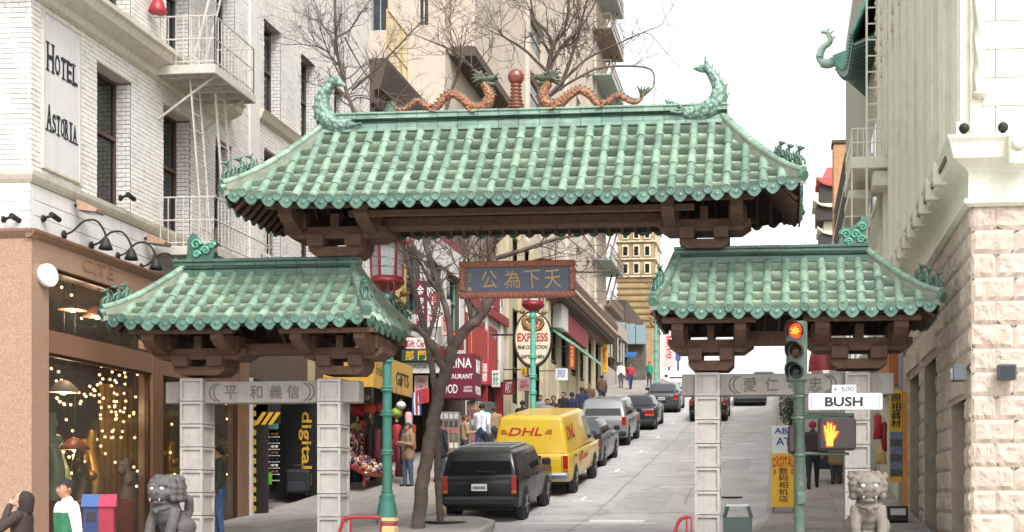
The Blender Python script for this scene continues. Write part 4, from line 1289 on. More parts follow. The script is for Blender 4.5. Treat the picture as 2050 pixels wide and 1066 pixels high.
MB().lathe([(.17, -.045), (.185, -.03), (.185, .03), (.17, .045)], 24, (.1, 0, 0), 0, True, Matrix.Rotation(rad(75), 4, 'Z') @ Matrix.Rotation(rad(90), 4, 'X')).build('disc', mat('white_enamel', '#d8d6d6', rough=.3, var=.03), o, True)
MB().tube([(-.1, .06, 0), (.05, 0.02, 0)], .02, 6).build('bracket_arm', M_BLACK, o, True)
p = onx(316, 12, WALL_L + .2)
o = thing('red_bell', 'small red bell hanging by the upper window of the hotel', 'bell', tuple(p))
MB().lathe([(.16, -.13), (.17, -.1), (.12, .02), (.09, .1), (.03, .14)], 12).build('bell_body', mat('red_enamel', '#9c2531', rough=.4, var=.15), o, True)
MB().tube([(0, 0, .12), (-.1, 0, .2), (-.2, 0, .2)], .02, 6).build('bracket_arm', M_BLACK, o, True)
# ---- what is in the shop window
R2 = random.Random(21)
M_BULB = emis('warm_bulb', (1, .6, .26), 3.2)
M_CORDB = mat('bulb_wire', '#2b3022', rough=.7)
bulb_me = MB().sph((0, 0, 0), .026, 8, 6).mesh('bulb', M_BULB)
def light_string(pts, n, lab):
    o = thing('string_lights', lab, 'string lights', tuple(pts[0]), 0, 'warm light strings in the shop window')
    P = smooth_path(pts, 8)
    MB().tube(P, .006, 4).build('wire', M_CORDB, o)
    for k in range(n):
        q = P[int((len(P) - 1) * (k + .5) / n)] + Vector((R2.uniform(-.02, .04), R2.uniform(-.05, .05), R2.uniform(-.05, .03)))
        link('bulb', bulb_me, o, Matrix.Translation(q - Vector(pts[0])))
def inside(px, py, d): return onx(px, py, WALL_L - d)
light_string([inside(100, 565, .4), inside(140, 590, .45), inside(170, 640, .5), inside(240, 560, .45)], 7, 'warm light string across the upper pane of the corner shop')
light_string([inside(100, 700, .5), inside(160, 690, .5), inside(220, 715, .5), inside(285, 735, .45)], 9, 'warm light string along the top of the big shop pane')
for i, px in enumerate((205, 218, 230, 246)):
    light_string([inside(px, 715, .9), inside(px + R2.uniform(-8, 8), 790, .95), inside(px + R2.uniform(-8, 8), 880, 1.0)], 13, ('first', 'second', 'third', 'fourth')[i] + ' from the left of the four bulb strings hanging over the gold curtain')
for i, (pa, pb, ya, yb) in enumerate(((105, 190, 735, 790), (110, 200, 800, 770), (180, 285, 770, 830), (105, 170, 860, 920), (190, 290, 880, 940))):
    light_string([inside(pa, ya, 1.0), inside((pa + pb) / 2, (ya + yb) / 2 + 22, 1.1), inside(pb, yb, 1.0)], 9, ('highest swag on the left', 'second swag on the left', 'swag crossing the gold curtain', 'low swag on the left by the jade carvings', 'low swag on the right under the curtain strings')[i] + ' among the shop window bulb strings')
light_string([inside(272, 740, .35), inside(270, 860, .35), inside(268, 1000, .35)], 6, 'vertical string of round bulbs at the right end of the big pane')
light_string([inside(110, 760, 1.2), inside(130, 830, 1.2), inside(150, 900, 1.2), inside(125, 990, 1.2)], 9, 'bulb string among the jade carvings in the shop window')
light_string([inside(330, 742, .4), inside(350, 755, .4), inside(372, 765, .4)], 5, 'short bulb string in the shop pane behind the left gate column')
light_string([inside(340, 830, .5), inside(345, 930, .5), inside(350, 1000, .5)], 4, 'hanging bulb string low in the pane behind the left gate column')
light_string([inside(452, 800, .3), inside(455, 880, .3), inside(453, 960, .3)], 5, 'bulb string in the pane between the left gate columns')
M_CURT = mat('gold_curtain', '#a37c3e', rough=.7, var=.3, scale=8)
M_JADE = mat('jade', '#6f8468', rough=.3, var=.3, scale=6, coat=.3)
M_WOODR = mat('red_wood', '#7a2c1c', rough=.4, var=.3)
def curtain(px0, px1, z0, z1, d, m, lab):
    a, c = inside(px0, 0, d), inside(px1, 0, d)
    o = MB()
    o.grid(lambda u, v: (WALL_L - d + .06 * math.sin(u * 34), a.y + (c.y - a.y) * u, z0 + (z1 - z0) * v), 40, 2)
    tag(o.build('drapery', m), lab, 'curtain')
curtain(200, 262, pz + .36, zt0 - .1, 1.5, M_CURT, 'gold curtain hung with bulbs inside the corner shop window')
curtain(268, 300, pz + .36, zt0 + .1, 1.2, mat('brown_drape', '#5d4030', rough=.8, var=.2), 'brown drape at the right end of the big shop window')
def carving(px, d, h, lab, m, rr=.22):
    p = inside(px, 1000, d); z = pz + .35
    o = thing('carved_figure', lab, 'carving', (p.x, p.y, z), R2.uniform(-.4, .4), 'carvings shown in the shop window')
    MB().bevbox(-rr, rr, -rr, rr, 0, .75, .03).build('plinth', M_WOODR, o, True)
    b_ = MB().tube(smooth_path([(0, 0, .75), (.05, .02, .75 + h * .35), (-.03, 0, .75 + h * .7), (0, 0, .75 + h)], 4), [rr * .8 * (1 - k / 16) + .02 for k in range(13)], 9)
    for k in range(7): b_.sph((R2.uniform(-.15, .15), R2.uniform(-.15, .15), .85 + h * R2.uniform(.1, .8)), (R2.uniform(.06, .12),) * 3, 8, 6)
    b_.build('figure_body', m, o, True)
for px, d, h, m, lab in ((104, .7, 1.5, M_JADE, 'tall green jade carving on a red stand by the corner pier'), (120, 1.3, 1.1, M_JADE, 'shorter green jade carving behind the tall one'),
                         (160, .8, .9, mat('bronze_figure', '#5c4a2e', rough=.4, metal=.6), 'bronze figure lit by a bulb in the shop window'), (186, 1.0, 1.3, mat('gilt_figure', '#a5823c', rough=.35, metal=.6), 'gilded figure beside the gold curtain'),
                         (255, .7, .8, mat('grey_figure', '#77736a', rough=.6), 'grey stone figure right of the gold curtain'), (345, .7, 1.2, mat('gilt_figure', '#a5823c'), 'gilded figure in the pane behind the left gate column')):
    carving(px, d, h, lab, m)
def lampshade(px, py, d, lab, m):
    p = inside(px, py, d)
    o = thing('hanging_lamp', lab, 'lamp', tuple(p), 0, 'hanging lamps inside the corner shop')
    MB().lathe([(.24, -.1), (.25, -.06), (.12, .08), (.05, .12)], 14).build('lamp_shade', m, o, True)
    MB().tube([(0, 0, .1), (0, 0, zf0 - p.z + .1)], .008, 5).build('cord', M_BLACK, o, True)
    lt = bpy.data.objects.new('lamp_light', bpy.data.lights.new('lamp_light', 'POINT')); COL.objects.link(lt); lt.parent = o; lt.location = (.0, 0, -.22); lt.data.energy = 26; lt.data.color = (1, .68, .38); lt.data.shadow_soft_size = .12
    MB().sph((0, 0, -.08), .06, 8, 6).build('bulb', emis('lamp_bulb', (1, .75, .4), 10), o, True)
lampshade(128, 775, .9, 'white and red hanging lamp high in the corner shop window', mat('white_shade', '#c8beb0', rough=.5))
lampshade(150, 890, .9, 'amber hanging lamp low in the corner shop window', mat('amber_shade', '#8a4a1c', rough=.4))
lampshade(145, 610, .8, 'pink hanging lamp behind the upper pane', mat('pink_shade', '#b48076', rough=.5))
lampshade(195, 625, .8, 'pink bell lamp second in the upper pane', mat('pink_shade', '#b48076'))

# ================================================================ RIGHT CORNER: rock-faced stone bank
M_ROCK = mat('rock_faced_stone', '#c2b5a7', rough=.85, var=.16, scale=7, col2='#b09e8e', scale2=2.2, bump=.6, bscale=26, dirt='#8f786a', dirt_amt=.4, dirt_scale=8, obj_var=.06)
M_ROCKJ = mat('stone_joint', '#a09385', rough=.95)
M_CREAM = mat('cream_paint', '#dbdac8', rough=.7, var=.07, scale=2, streak=.06, dirt='#8b8a6c', dirt_amt=.3, dirt_scale=2.5)
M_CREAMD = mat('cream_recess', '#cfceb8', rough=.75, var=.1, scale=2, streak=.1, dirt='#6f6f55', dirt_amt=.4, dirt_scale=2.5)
M_CREAMW = mat('pale_ashlar', '#c9c6b6', rough=.7, var=.05, scale=2, dirt='#aaa592', dirt_amt=.25, dirt_scale=2)
WR = Wall('R', WALL_R); WRF = Wall('F', CORNER_R)
def wr(px, py):
    p = onx(px, py, WALL_R); return p.y, p.z
bank = thing('bank_building', 'corner building of pale rock-faced stone with cream pilasters above on the right', 'building', (WALL_R + 4, 25, gz(22)))
R_END = 35.0
pz = gz(CORNER_R) + .1
zst = at(1960, 415, CORNER_R).z                             # top of the rock-faced stones
ztc = at(1960, 284, CORNER_R).z                             # top of the cornice
ch = .352
def rock_variant(seed):
    r = random.Random(seed); b = MB()
    nu, nv = 6, 3
    ns = Vector((seed * 3.1, seed * 1.7, 0))
    def fn(u, v):
        e = min(u, 1 - u, v * .8, (1 - v) * .8)
        d = min(1, e * 12) * (.12 + 1.0 * max(0, noise.noise(Vector((u * 4.2, v * 2.6, 0)) + ns) * .6 + .4) + .25 * noise.noise(Vector((u * 11, v * 7, 3)) + ns))
        return (u - .5, -d, v - .5)
    b.grid(fn, nu * 2, nv * 2, 0, False)
    for (p, q) in (((-.5, -.5), (.5, -.5)), ((.5, -.5), (.5, .5)), ((.5, .5), (-.5, .5)), ((-.5, .5), (-.5, -.5))):
        b.quad((p[0], 0, p[1]), (q[0], 0, q[1]), (q[0], .4, q[1]), (p[0], .4, p[1]))
    return b.mesh('stone_block', M_ROCK)
ROCKS = [rock_variant(i) for i in range(8)]
RS = random.Random(8)
door = (wr(1934, 0)[0], wr(1905, 0)[0], pz, wr(1905, 806)[1])
wA = (wr(1877, 0)[0], wr(1851, 0)[0], pz, wr(1851, 722)[1]); wB = (wr(1842, 0)[0], wr(1822, 0)[0], pz, wA[3])
holes = [door, wA, wB]
mb = MB()
facade(WR, mb, CORNER_R, R_END, pz - .3, 17, [(h[0], h[1], pz - .3, h[3]) for h in holes], .55)
facade(WRF, mb, WALL_R, 14, pz - .3, 17, [])
mb.quad((WALL_R, R_END, -1), (14, R_END, -1), (14, R_END, 17), (WALL_R, R_END, 17))
mb.quad((WALL_R, CORNER_R, 17), (14, CORNER_R, 17), (14, R_END, 17), (WALL_R, R_END, 17))
bw = mb.build('stone_wall', M_ROCKJ, bank)
def rockwall(W, a0, a1, b1, n, holes, endmax):
    for j in range(n):
        z1 = b1 - ch * j; z0 = z1 - ch + .018
        a = a0; k = 0
        first = .62 if j % 2 else .36
        while a < a1:
            L = first if k == 0 else RS.choice((.62, .8, .95, 1.05))
            e = min(a + L, a1)
            if a1 - e < .25: e = a1
            spans = [(a, e)]
            for h in holes:
                if h[2] < (z0 + z1) / 2 < h[3]:
                    ns = []
                    for s0, s1 in spans:
                        if h[1] <= s0 or h[0] >= s1: ns.append((s0, s1)); continue
                        if h[0] - s0 > .1: ns.append((s0, h[0]))
                        if s1 - h[1] > .1: ns.append((h[1], s1))
                    spans = ns
            for s0, s1 in spans:
                sx = s1 - s0 - .018; mm = RS.choice(ROCKS)
                r_, u_ = W.axes()
                r_ = Vector(r_); O = W((s0 + s1) / 2, (z0 + z1) / 2)
                inn = W(0, 0, 1) - W(0, 0, 0)
                flip = RS.choice((-1, 1))
                link('stone_block', mm, bw, Matrix.Translation(-part_loc(bw)) @ basis(O, Vector(r_) * sx * flip, inn * .05, Vector(u_) * (z1 - z0)))
            a = e; k += 1
NST = int((zst - pz) / ch) + 1
rockwall(WRF, WALL_R - .0, WALL_R + 3.2, zst, NST, [], 0)
rockwall(WR, CORNER_R, 30.0, zst, NST, holes, 0)
# deep openings
M_DOORD = mat('dark_timber_door', '#4a433b', rough=.6, var=.2, scale=5)
for i, h in enumerate(holes):
    d_ = MB(); WR.box(d_, h[0], h[1], h[2] - .2, h[3], .5, .56); dd = d_.build('door' if i == 0 else 'shutter', M_DOORD, bank)
    n = 4
    for k in range(n):
        p_ = MB(); a0 = h[0] + (h[1] - h[0]) * k / n + .02; a1 = h[0] + (h[1] - h[0]) * (k + 1) / n - .02
        WR.box(p_, a0, a1, h[2], h[3] - .1, .47, .499); p_.build('panel', M_DOORD, dd)
    t = MB(); WR.box(t, h[0] - .1, h[1] + .1, h[3], h[3] + .3, -.09, .4); t.build('lintel', M_ROCK, bank)
# smooth piers farther along
t = MB(); WR.box(t, 30.0, R_END, pz, zst, -.06, .2); t.build('stone_pier', M_CREAMD, bank)
t = MB(); WR.box(t, wr(1822, 0)[0] + .05, wr(1822, 0)[0] + .3, pz, wA[3] + .4, -.12, .1); t.build('stone_pier', M_ROCK, bank)
# cornice: band, frieze, projecting top; dark panels between small brackets along the side
t = MB(); prof = [(zst, .05), (zst + .04, .12), (zst + .1, .12), (zst + .12, .05), (zst + .5, .05), (zst + .56, .10), (zst + .66, .30), (zst + .74, .32), (ztc - .1, .36), (ztc - .04, .40), (ztc, .40), (ztc + .01, .1)]
corner_moulding(WALL_R, CORNER_R, -1, R_END, 14, prof, t)
cn = t.build('cornice', M_CREAM, bank)
M_RECSHADE = mat('recess_shade', '#67664f', rough=.9, var=.2)  # dark colour stands in for the shade of recesses between the brackets
a = CORNER_R + .2
while a < R_END - 1:
    t = MB(); WR.box(t, a, a + .78, zst + .76, ztc - .14, -.362, -.3); t.build('cornice_panel', M_RECSHADE, cn)
    t = MB(); WR.box(t, a + .80, a + .96, zst + .60, ztc - .02, -.43, -.2); t.build('cornice_bracket', M_CREAM, cn)
    a += 1.0
q = at(2036, 298, CORNER_R - .4)
t = MB(); t.bevbox(q.x - .13, q.x + .13, CORNER_R - .52, CORNER_R - .3, q.z - .26, q.z + .22, .03)
t.lathe([(.10, 0), (.11, .03), (.06, .06)], 14, (0, 0, 0), 0, True, Matrix.Translation((q.x, CORNER_R - .52, q.z + .05)) @ Matrix.Rotation(rad(90), 4, 'X'))
t.build('cornice_console', M_CREAM, bank)
# upper storeys: front in pale ashlar, side in fluted pilasters
for j in range(12):
    for k in range(5):
        t = MB(); z0 = ztc + .1 + .42 * j; x0 = WALL_R + .35 + 1.0 * k - (.4 if j % 2 else 0)
        WRF.box(t, max(x0, WALL_R + .15), x0 + .988, z0, z0 + .41, -.03, .1)
        if j % 2 == 0 and k == 0: WRF.box(t, WALL_R + .15, x0 - .012, z0, z0 + .41, -.03, .1)
        t.build('ashlar_block', M_CREAMW, bank)
t = MB(); WRF.box(t, WALL_R - .02, WALL_R + .14, ztc, 17, -.06, .1); t.build('corner_pilaster', M_CREAM, bank)
q = at(1961, 100, CORNER_R - .1); zb_ = at(1961, 190, CORNER_R - .1).z
t = MB(); n = 70                                             # twisted rope moulding ending in a drop
rings = []
for k in range(n):
    z = zb_ + .02 + k * .045; ph = k * .5
    rings.append([(q.x + (.075 + .018 * math.cos(3 * (2 * math.pi * i / 12) + ph)) * math.cos(2 * math.pi * i / 12), CORNER_R - .1 + (.075 + .018 * math.cos(3 * (2 * math.pi * i / 12) + ph)) * math.sin(2 * math.pi * i / 12), z) for i in range(12)])
t.rings(rings)
t.lathe([(.02, -.06), (.1, -.02), (.11, .02), (.08, .04)], 12, (q.x, CORNER_R - .1, zb_))
t.build('rope_moulding', M_CREAMW, bank)
a = CORNER_R + .05; i = 0
t0 = MB()
while a < R_END - .3:
    w_ = .8; t = MB()
    WR.box(t, a, a + w_, ztc, 16.8, -.16, .1)
    for k in range(3): t.tube([WR(a + w_ * (k + .5) / 3, ztc + .3, -.13), WR(a + w_ * (k + .5) / 3, 16.5, -.13)], .07, 8)
    WR.box(t, a - .05, a + w_ + .05, ztc + .0, ztc + .3, -.22, .1)
    t.build('pilaster', M_CREAM, bank)
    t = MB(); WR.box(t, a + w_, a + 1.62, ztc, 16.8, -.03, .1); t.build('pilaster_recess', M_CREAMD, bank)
    hz = (a + w_ + .12, a + 1.5, ztc + 1.4, ztc + 3.6)
    if i % 2: 
        f = MB(); WR.box(f, hz[0], hz[1], hz[2], hz[3], -.07, -.02); f.build('window_surround', M_CREAM, bank)
        for (z0, z1) in ((hz[2] + .08, hz[2] + 1.05), (hz[2] + 1.12, hz[3] - .08)):
            g = MB(); WR.box(g, hz[0] + .08, hz[1] - .08, z0, z1, -.075, -.06); g.build('window', M_GLASSD, bank)
    # carved leaf drops
    lf = MB()
    for k in range(9):
        c = WR(a + w_ + .4, 16.2 - k * .42, -.1)
        lf.sph(c, (.12, .18, .17), 7, 5)
        lf.sph(c + Vector((-.05, .12, -.12)), (.08, .1, .1), 6, 4)
    tag(lf.build('carved_leaves', M_CREAMD, bank), kind='stuff')
    a += 1.62; i += 1
# black globe floodlights on the cornice, box floodlights on the stone
for px, lab in ((1930, 'black globe lamp standing on the cornice at the stone building corner'), (2008, 'black globe lamp on the front cornice beside the carved console')):
    q = at(px, 279, CORNER_R - .25)
    o = thing('globe_lamp', lab, 'lamp', (q.x, q.y, ztc + .01), 0, 'black globe lamps on the stone building cornice')
    MB().sph((0, 0, .12), .078, 12, 8).build('globe', M_BLACK, o, True)
    MB().lathe([(.05, 0), (.05, .02), (.02, .05), (.02, .08)], 8).build('base', M_BLACK, o, True)
def boxflood(loc, rz, lab):
    o = thing('box_floodlight', lab, 'floodlight', loc, rz, 'box floodlights on the stone building')
    MB().bevbox(-.13, .13, -.26, -.06, -.13, .1, .015, 0).build('housing', mat('grey_enamel', '#4c4f52', rough=.5), o, True)
    MB().quad((-.11, -.262, -.11), (.11, -.262, -.11), (.11, -.262, .07), (-.11, -.262, .07)).build('lens', M_GLASSD, o, True)
    MB().tube([(0, -.06, .02), (0, 0, .1), (0, .05, .18)], .02, 6).build('bracket_arm', M_BLACK, o, True)
q = at(2013, 745, CORNER_R - .1); boxflood((q.x, CORNER_R - .02, q.z), 0, 'dark box floodlight on the bright front stone wall')
q = onx(1932, 745, WALL_R - .1); boxflood((WALL_R - .02, q.y + .1, q.z), rad(-90), 'dark box floodlight above the door on the side of the stone building')
# drain pipe
a = wr(1816, 0)[0]
o = thing('drain_pipe', 'grey drain pipe running up the side of the stone building past the second shutter', 'pipe', (WALL_R - .1, a, pz))
MB().tube([(WALL_R - .12, a, pz), (WALL_R - .12, a, 6.4)], .07, 8).build('pipe', mat('grey_pipe', '#84888c', rough=.6), o)
for z in (2, 3.6, 5.2): MB().lathe([(.09, -.03), (.09, .03)], 8, (WALL_R - .12, a, z)).build('clip', M_BLACK, o)
# cream fire escape on the right
fy, fz = wr(1790, 312)
xo = at(1703, 312, fy).x
rfe = thing('fire_escape', 'cream iron fire escape with ledge boxes and a tall ladder on the right side wall', 'fire escape', (WALL_R - .5, fy + .5, fz))
t = MB(); t.bevbox(xo, WALL_R - .05, fy, fy + 3, fz - .3, fz, .02); t.build('platform', M_CREAM, rfe)
t = MB(); t.bevbox(xo + .55, WALL_R - .1, fy + .1, fy + .7, fz - .75, fz - .301, .05); t.build('bracket', M_CREAM, rfe)
t = MB(); t.bevbox(xo, xo + .6, fy + 1, fy + 3, fz - .8, fz - .58, .02); t.build('ledge', M_CREAM, rfe)
def rrail(z, zh):
    t = MB()
    for zz in (z + zh, z + zh * .5): t.tube([(WALL_R - .05, fy + .02, zz), (xo + .03, fy + .02, zz), (xo + .03, fy + 3, zz)], .022, 5, 0, False)
    t.build('handrail', M_CREAM, rfe)
    t = MB()
    for k in range(8): t.box(xo + .02 + k * .14, xo + .04 + k * .14, fy + .01, fy + .03, z, z + zh)
    for k in range(18): t.box(xo + .02, xo + .04, fy + .1 + k * .16, fy + .12 + k * .16, z, z + zh)
    tag(t.build('balusters', M_CREAM, rfe), kind='stuff')
rrail(fz, .7)
xm = at(1735, 100, fy).x
t = MB(); t.bar((xm, fy, fz - 2.2), (xm, fy, 16), .05); t.bar((xo + .03, fy + .05, fz - 2.5), (xo + .03, fy + .05, fz + .7), .04); t.build('post', M_CREAM, rfe)
ladder_m = MB()
for k in range(15): ladder_m.bar((xm, fy, fz + .9 + k * .4), (WALL_R - .15, fy, fz + .9 + k * .4), .03)
ladder_m.bar((WALL_R - .2, fy, fz), (WALL_R - .2, fy, 16), .05)
ladder_m.build('ladder', M_CREAM, rfe)

# ================================================================ FARTHER BUILDINGS
M_BEIGE = mat('beige_render', '#b9ab9b', rough=.85, var=.06, scale=.7, streak=.12, dirt='#8c7d6d', dirt_amt=.25, dirt_scale=.6)
M_BEIGE2 = mat('beige_trim', '#c6baab', rough=.8, var=.08, scale=1)
M_BROWNW = mat('brown_front', '#5d4a3e', rough=.85, var=.3, scale=1.4, col2='#463e36', scale2=.7)
M_CREAMF = mat('cream_front', '#b7ab8e', rough=.8, var=.12, scale=1.2, streak=.2)
M_WHITEF = mat('white_front', '#cfcac4', rough=.7, var=.06, scale=1)
M_REDT = mat('red_trim', '#8d2a2a', rough=.6, var=.15)
M_GREENT = mat('green_trim', '#6f9a88', rough=.6, var=.15)
M_SOFF = mat('brown_soffit', '#4f453b', rough=.9, var=.15)
M_OCHRE = mat('ochre_brick', '#a38f6c', rough=.85, var=.15, scale=1, col2='#8c7650', scale2=.6)
M_OCHREW = mat('ochre_trim', '#c9bba2', rough=.8)
M_GREYB = mat('bluegrey_panel', '#7e949a', rough=.6, var=.08)
M_BLUEA = mat('blue_awning', '#2f5f9c', rough=.7, var=.1)
def mass(o, W, a0, a1, z0, z1, back, m, holes=(), name='wall', depth=.2):
    mb = MB(); facade(W, mb, a0, a1, z0, z1, list(holes), depth)
    p = [W(a0, z0), W(a1, z0), W(a1, z0, back), W(a0, z0, back)]; q = [Vector((v.x, v.y, z1)) for v in p]
    mb.add(p + q, [(1, 2, 6, 5), (2, 3, 7, 6), (3, 0, 4, 7), (4, 5, 6, 7)])
    return mb.build(name, m, o)
def win_at(px0, px1, py_b, py_t, X):
    a, b_ = onx(px0, py_b, X), onx(px1, py_t, X)
    c = onx(px0, py_t, X)
    return (a.y, b_.y, a.z, c.z)
# brown gift shop block beside the hotel
L2 = thing('brown_shop_building', 'low shop building with a dark brown cornice just beyond the white hotel', 'building', (-14, 40, gz(40)))
ztop2 = 14.2
hs2 = [(35.6 + 2.5 * k, 37.3 + 2.5 * k, zz, zz + 1.9) for k in range(4) for zz in (7.6, 10.6)]
mass(L2, WL, H_END + .05, 45.9, gz(H_END) - 1, ztop2, 6, M_BROWNW, [h for h in hs2] + [(35.3, 45.4, gz(36), gz(45) + 2.9)], depth=1.6)
for h in hs2: window(L2, WL, h, .18, M_GREENT, blind=.4)
t = MB(); moulding(WL, t, H_END + .05, 45.9, [(ztop2 - 1.3, .02), (ztop2 - 1.25, .1), (ztop2 - .9, .12), (ztop2 - .85, .3), (ztop2 - .1, .5), (ztop2, .5)]); t.build('cornice', M_BROWNW, L2)
t = MB(); WL.box(t, 36, 45, 13.0, 13.35, -.24, -.1); t.build('cornice_band', M_GREENT, L2)
t = MB(); WL.box(t, 37.3, 37.75, 7.0, ztop2 - 1.4, -.22, .05); t.build('yellow_pilaster', mat('dull_yellow', '#b39a5a', rough=.7), L2)
for k, (z0, z1, m) in enumerate(((gz(45) + 2.95, 6.3, M_WHITEF), (6.3, 6.75, M_REDT), (6.76, 7.5, M_WHITEF), (9.6, 10.5, M_WHITEF), (10.5, 10.8, M_REDT))):
    t = MB(); WL.box(t, 35.0, 45.85, z0, z1, -.05 - .04 * (k % 2), .02); t.build('painted_band', m, L2)
for k in range(5):
    a = 34.98 + 2.5 * k; t = MB(); WL.box(t, a, a + .6, 7.5, 9.6, -.045, .02); t.build('painted_pier', M_WHITEF, L2)
# dull shop recess, back wall
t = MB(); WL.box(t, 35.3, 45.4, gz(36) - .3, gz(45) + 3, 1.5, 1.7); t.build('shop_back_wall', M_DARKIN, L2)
# a yellow iron stair on its roof
sy = [onx(775, 0, WALL_L - .3).y, onx(815, 0, WALL_L - .3).y]
yfe = thing('roof_stair', 'yellow iron fire stair standing on the roof of the brown shop building', 'fire escape', (WALL_L - .4, sy[0], ztop2))
M_YIRON = mat('yellow_iron', '#b8a168', rough=.6, var=.15)
t = MB()
for y in (sy[0], sy[0] + .7, sy[0] + 1.4, sy[1]):
    t.bar((WALL_L - .3, y, ztop2), (WALL_L - .3, y, ztop2 + 2.4), .05)
t.bar((WALL_L - .3, sy[0], ztop2 + 2.4), (WALL_L - .3, sy[1], ztop2 + 2.4), .05); t.bar((WALL_L - .3, sy[0], ztop2 + 1.3), (WALL_L - .3, sy[1], ztop2 + 1.3), .04)
t.build('rail', M_YIRON, yfe)
tag(tubes('stair_bars', [[(WALL_L - .3, sy[0] + .2 * k, ztop2 + .05), (WALL_L - .3, sy[0] + .2 * k, ztop2 + 2.35)] for k in range(1, 10)], .012, M_YIRON, yfe), kind='stuff')
# the tall beige block
XC = -12.5; WC = Wall('L', XC); WCF = Wall('F', 46.0)
C_ = thing('beige_block', 'tall beige apartment block rising behind the bare tree', 'building', (-20, 68, gz(68)))
hc = []
for px0, px1 in ((1058, 1090),):
    for k in range(7):
        w_ = win_at(px0, px1, 92, 20, XC); hc.append((w_[0], w_[1], w_[2] - 6 + 3.1 * k, w_[2] - 6 + 3.1 * k + 1.9))
for px0, px1 in ((1015, 1030), (978, 996)):
    a0, a1 = onx(px0, 0, XC).y, onx(px1, 0, XC).y
    for k in range(7): hc.append((a0, a1, 15.2 + 3.1 * k, 15.2 + 3.1 * k + 1.9))
for a0 in (76.5, 80.5):
    for k in range(7): hc.append((a0, a0 + 1.6, 15.2 + 3.1 * k, 17.3 + 3.1 * k))
hc2 = [(at(742, 0, 46).x, at(777, 0, 46).x, at(742, 62, 46).z, at(742, 62, 46).z + 3.4), (at(836, 0, 46).x, at(858, 0, 46).x, at(836, 52, 46).z, at(836, 52, 46).z + 1.9), (at(690, 0, 46).x, at(705, 0, 46).x, 18, 20)]
mb = MB(); facade(WC, mb, 46, 90, gz(46) - 2, 42, hc, .3); facade(WCF, mb, -30, XC, gz(46) - 2, 42, hc2, .25)
mb.quad((XC, 90, 5), (-30, 90, 5), (-30, 90, 42), (XC, 90, 42)); mb.quad((XC, 46, 42), (XC, 90, 42), (-30, 90, 42), (-30, 46, 42))
mb.build('wall', M_BEIGE, C_)
for i, h in enumerate(hc): window(C_, WC, h, .25, M_BEIGE2, blind=(i % 3) * .25)
for i, h in enumerate(hc2): window(C_, WCF, h, .2, M_BEIGE2 if i != 0 else M_GREYB, blind=.0, mull=1)
t = MB(); z_ = onx(908, 106, XC).z
b0 = onx(906, 0, XC).y; b1 = onx(1003, 0, XC).y
t.bevbox(XC + .005, XC + .95, b0 - .4, b1, z_, z_ + 9, .04); t.build('bay', M_BEIGE, C_)
t = MB(); t.box(XC + .01, XC + 1.0, b0 - .45, b1 + .1, z_ - .35, z_ - .005); t.build('bay_soffit', M_SOFF, C_)
t = MB(); WC.box(t, 46.02, 90, z_ - .3, z_ - .1, -.08, .05); t.build('string_course', M_BEIGE2, C_)
for a in (58.5, 61.0, 72.5, 84):
    t = MB(); WC.box(t, a, a + .5, 12, 41.5, -.12, .05); t.build('pilaster', M_BEIGE2, C_)
for k, (a0, a1, z0, z1) in enumerate(((47, 49, 13.2, 14.6), (49.8, 52.5, 13.4, 15.0))):
    t = MB(); t.bevbox(XC + .005, XC + .9, a0, a1, z0, z1, .04); t.build('roof_box', M_BROWNW, C_)
# fire escape down its far end
be = thing('fire_escape', 'weathered iron fire escape at the far end of the tall beige block against the sky', 'fire escape', (XC + .5, 86, 14))
M_RUST = mat('rusty_iron', '#7a6a5c', rough=.8, var=.25, scale=4)
for k in range(9):
    z0 = 14.5 + 3.1 * k
    t = MB(); t.box(XC + .01, XC + 1.3, 83, 89.5, z0, z0 + .08); t.build('platform', mat('green_grey_ledge', '#8fa19a', rough=.7) if k % 2 else M_RUST, be)
    t = MB()
    for zz in (.5, 1.0): t.tube([(XC + .05, 83, z0 + zz), (XC + 1.3, 83, z0 + zz), (XC + 1.3, 89.5, z0 + zz)], .03, 4, 0, False)
    for q in range(14): t.box(XC + 1.28, XC + 1.32, 83 + q * .5, 83.03 + q * .5, z0, z0 + 1)
    for q in range(5): t.box(XC + .1 + q * .28, XC + .13 + q * .28, 83, 83.03, z0, z0 + 1)
    t.bar((XC + .6, 84, z0), (XC + .6, 88.5, z0 + 3.1), .12, .05); t.bar((XC + 1.0, 84, z0), (XC + 1.0, 88.5, z0 + 3.1), .12, .05)
    tag(t.build('railing', M_RUST, be), kind='stuff')
# shallow shop fronts along the foot of the beige block
def front(lab, name, a0, a1, z1, m, holes, mf, sh=True, depth=.35):
    o = thing(name, lab, 'shop front', (WALL_L - .3, (a0 + a1) / 2, gz(a0)), 0)
    hh = list(holes)
    if sh: hh.append((a0 + .5, a1 - .4, gz(a1) + .1, gz(a1) + 3.0))
    mass(o, WL, a0, a1, gz(a0) - 1, z1, .74, m, hh, depth=depth)
    for h in holes: window(o, WL, h, .2, mf, mull=1)
    if sh:
        h = hh[-1]; t = MB(); WL.box(t, h[0], h[1], gz(a0) - .2, h[3], .34, .36); t.build('shop_window', M_GLASSD, o)
        for k in range(3):
            t = MB(); a = h[0] + (h[1] - h[0]) * k / 2; WL.box(t, a - .08, a + .08, gz(a0), h[3], -.03, .3); t.build('shop_post', mf, o)
    return o
ws = win_at(934, 990, 742, 640, WALL_L)
f3 = front('white shop front with a red framed striped window above the maroon sign', 'white_shop_front', 46, 52.6, ws[3] + 2.2, M_WHITEF, [], M_REDT)
t = MB(); WL.box(t, ws[0] - .3, ws[1] + .3, ws[2] - .2, ws[3] + .25, -.06, .02); wb_ = t.build('window', M_REDT, f3)
nst = 12
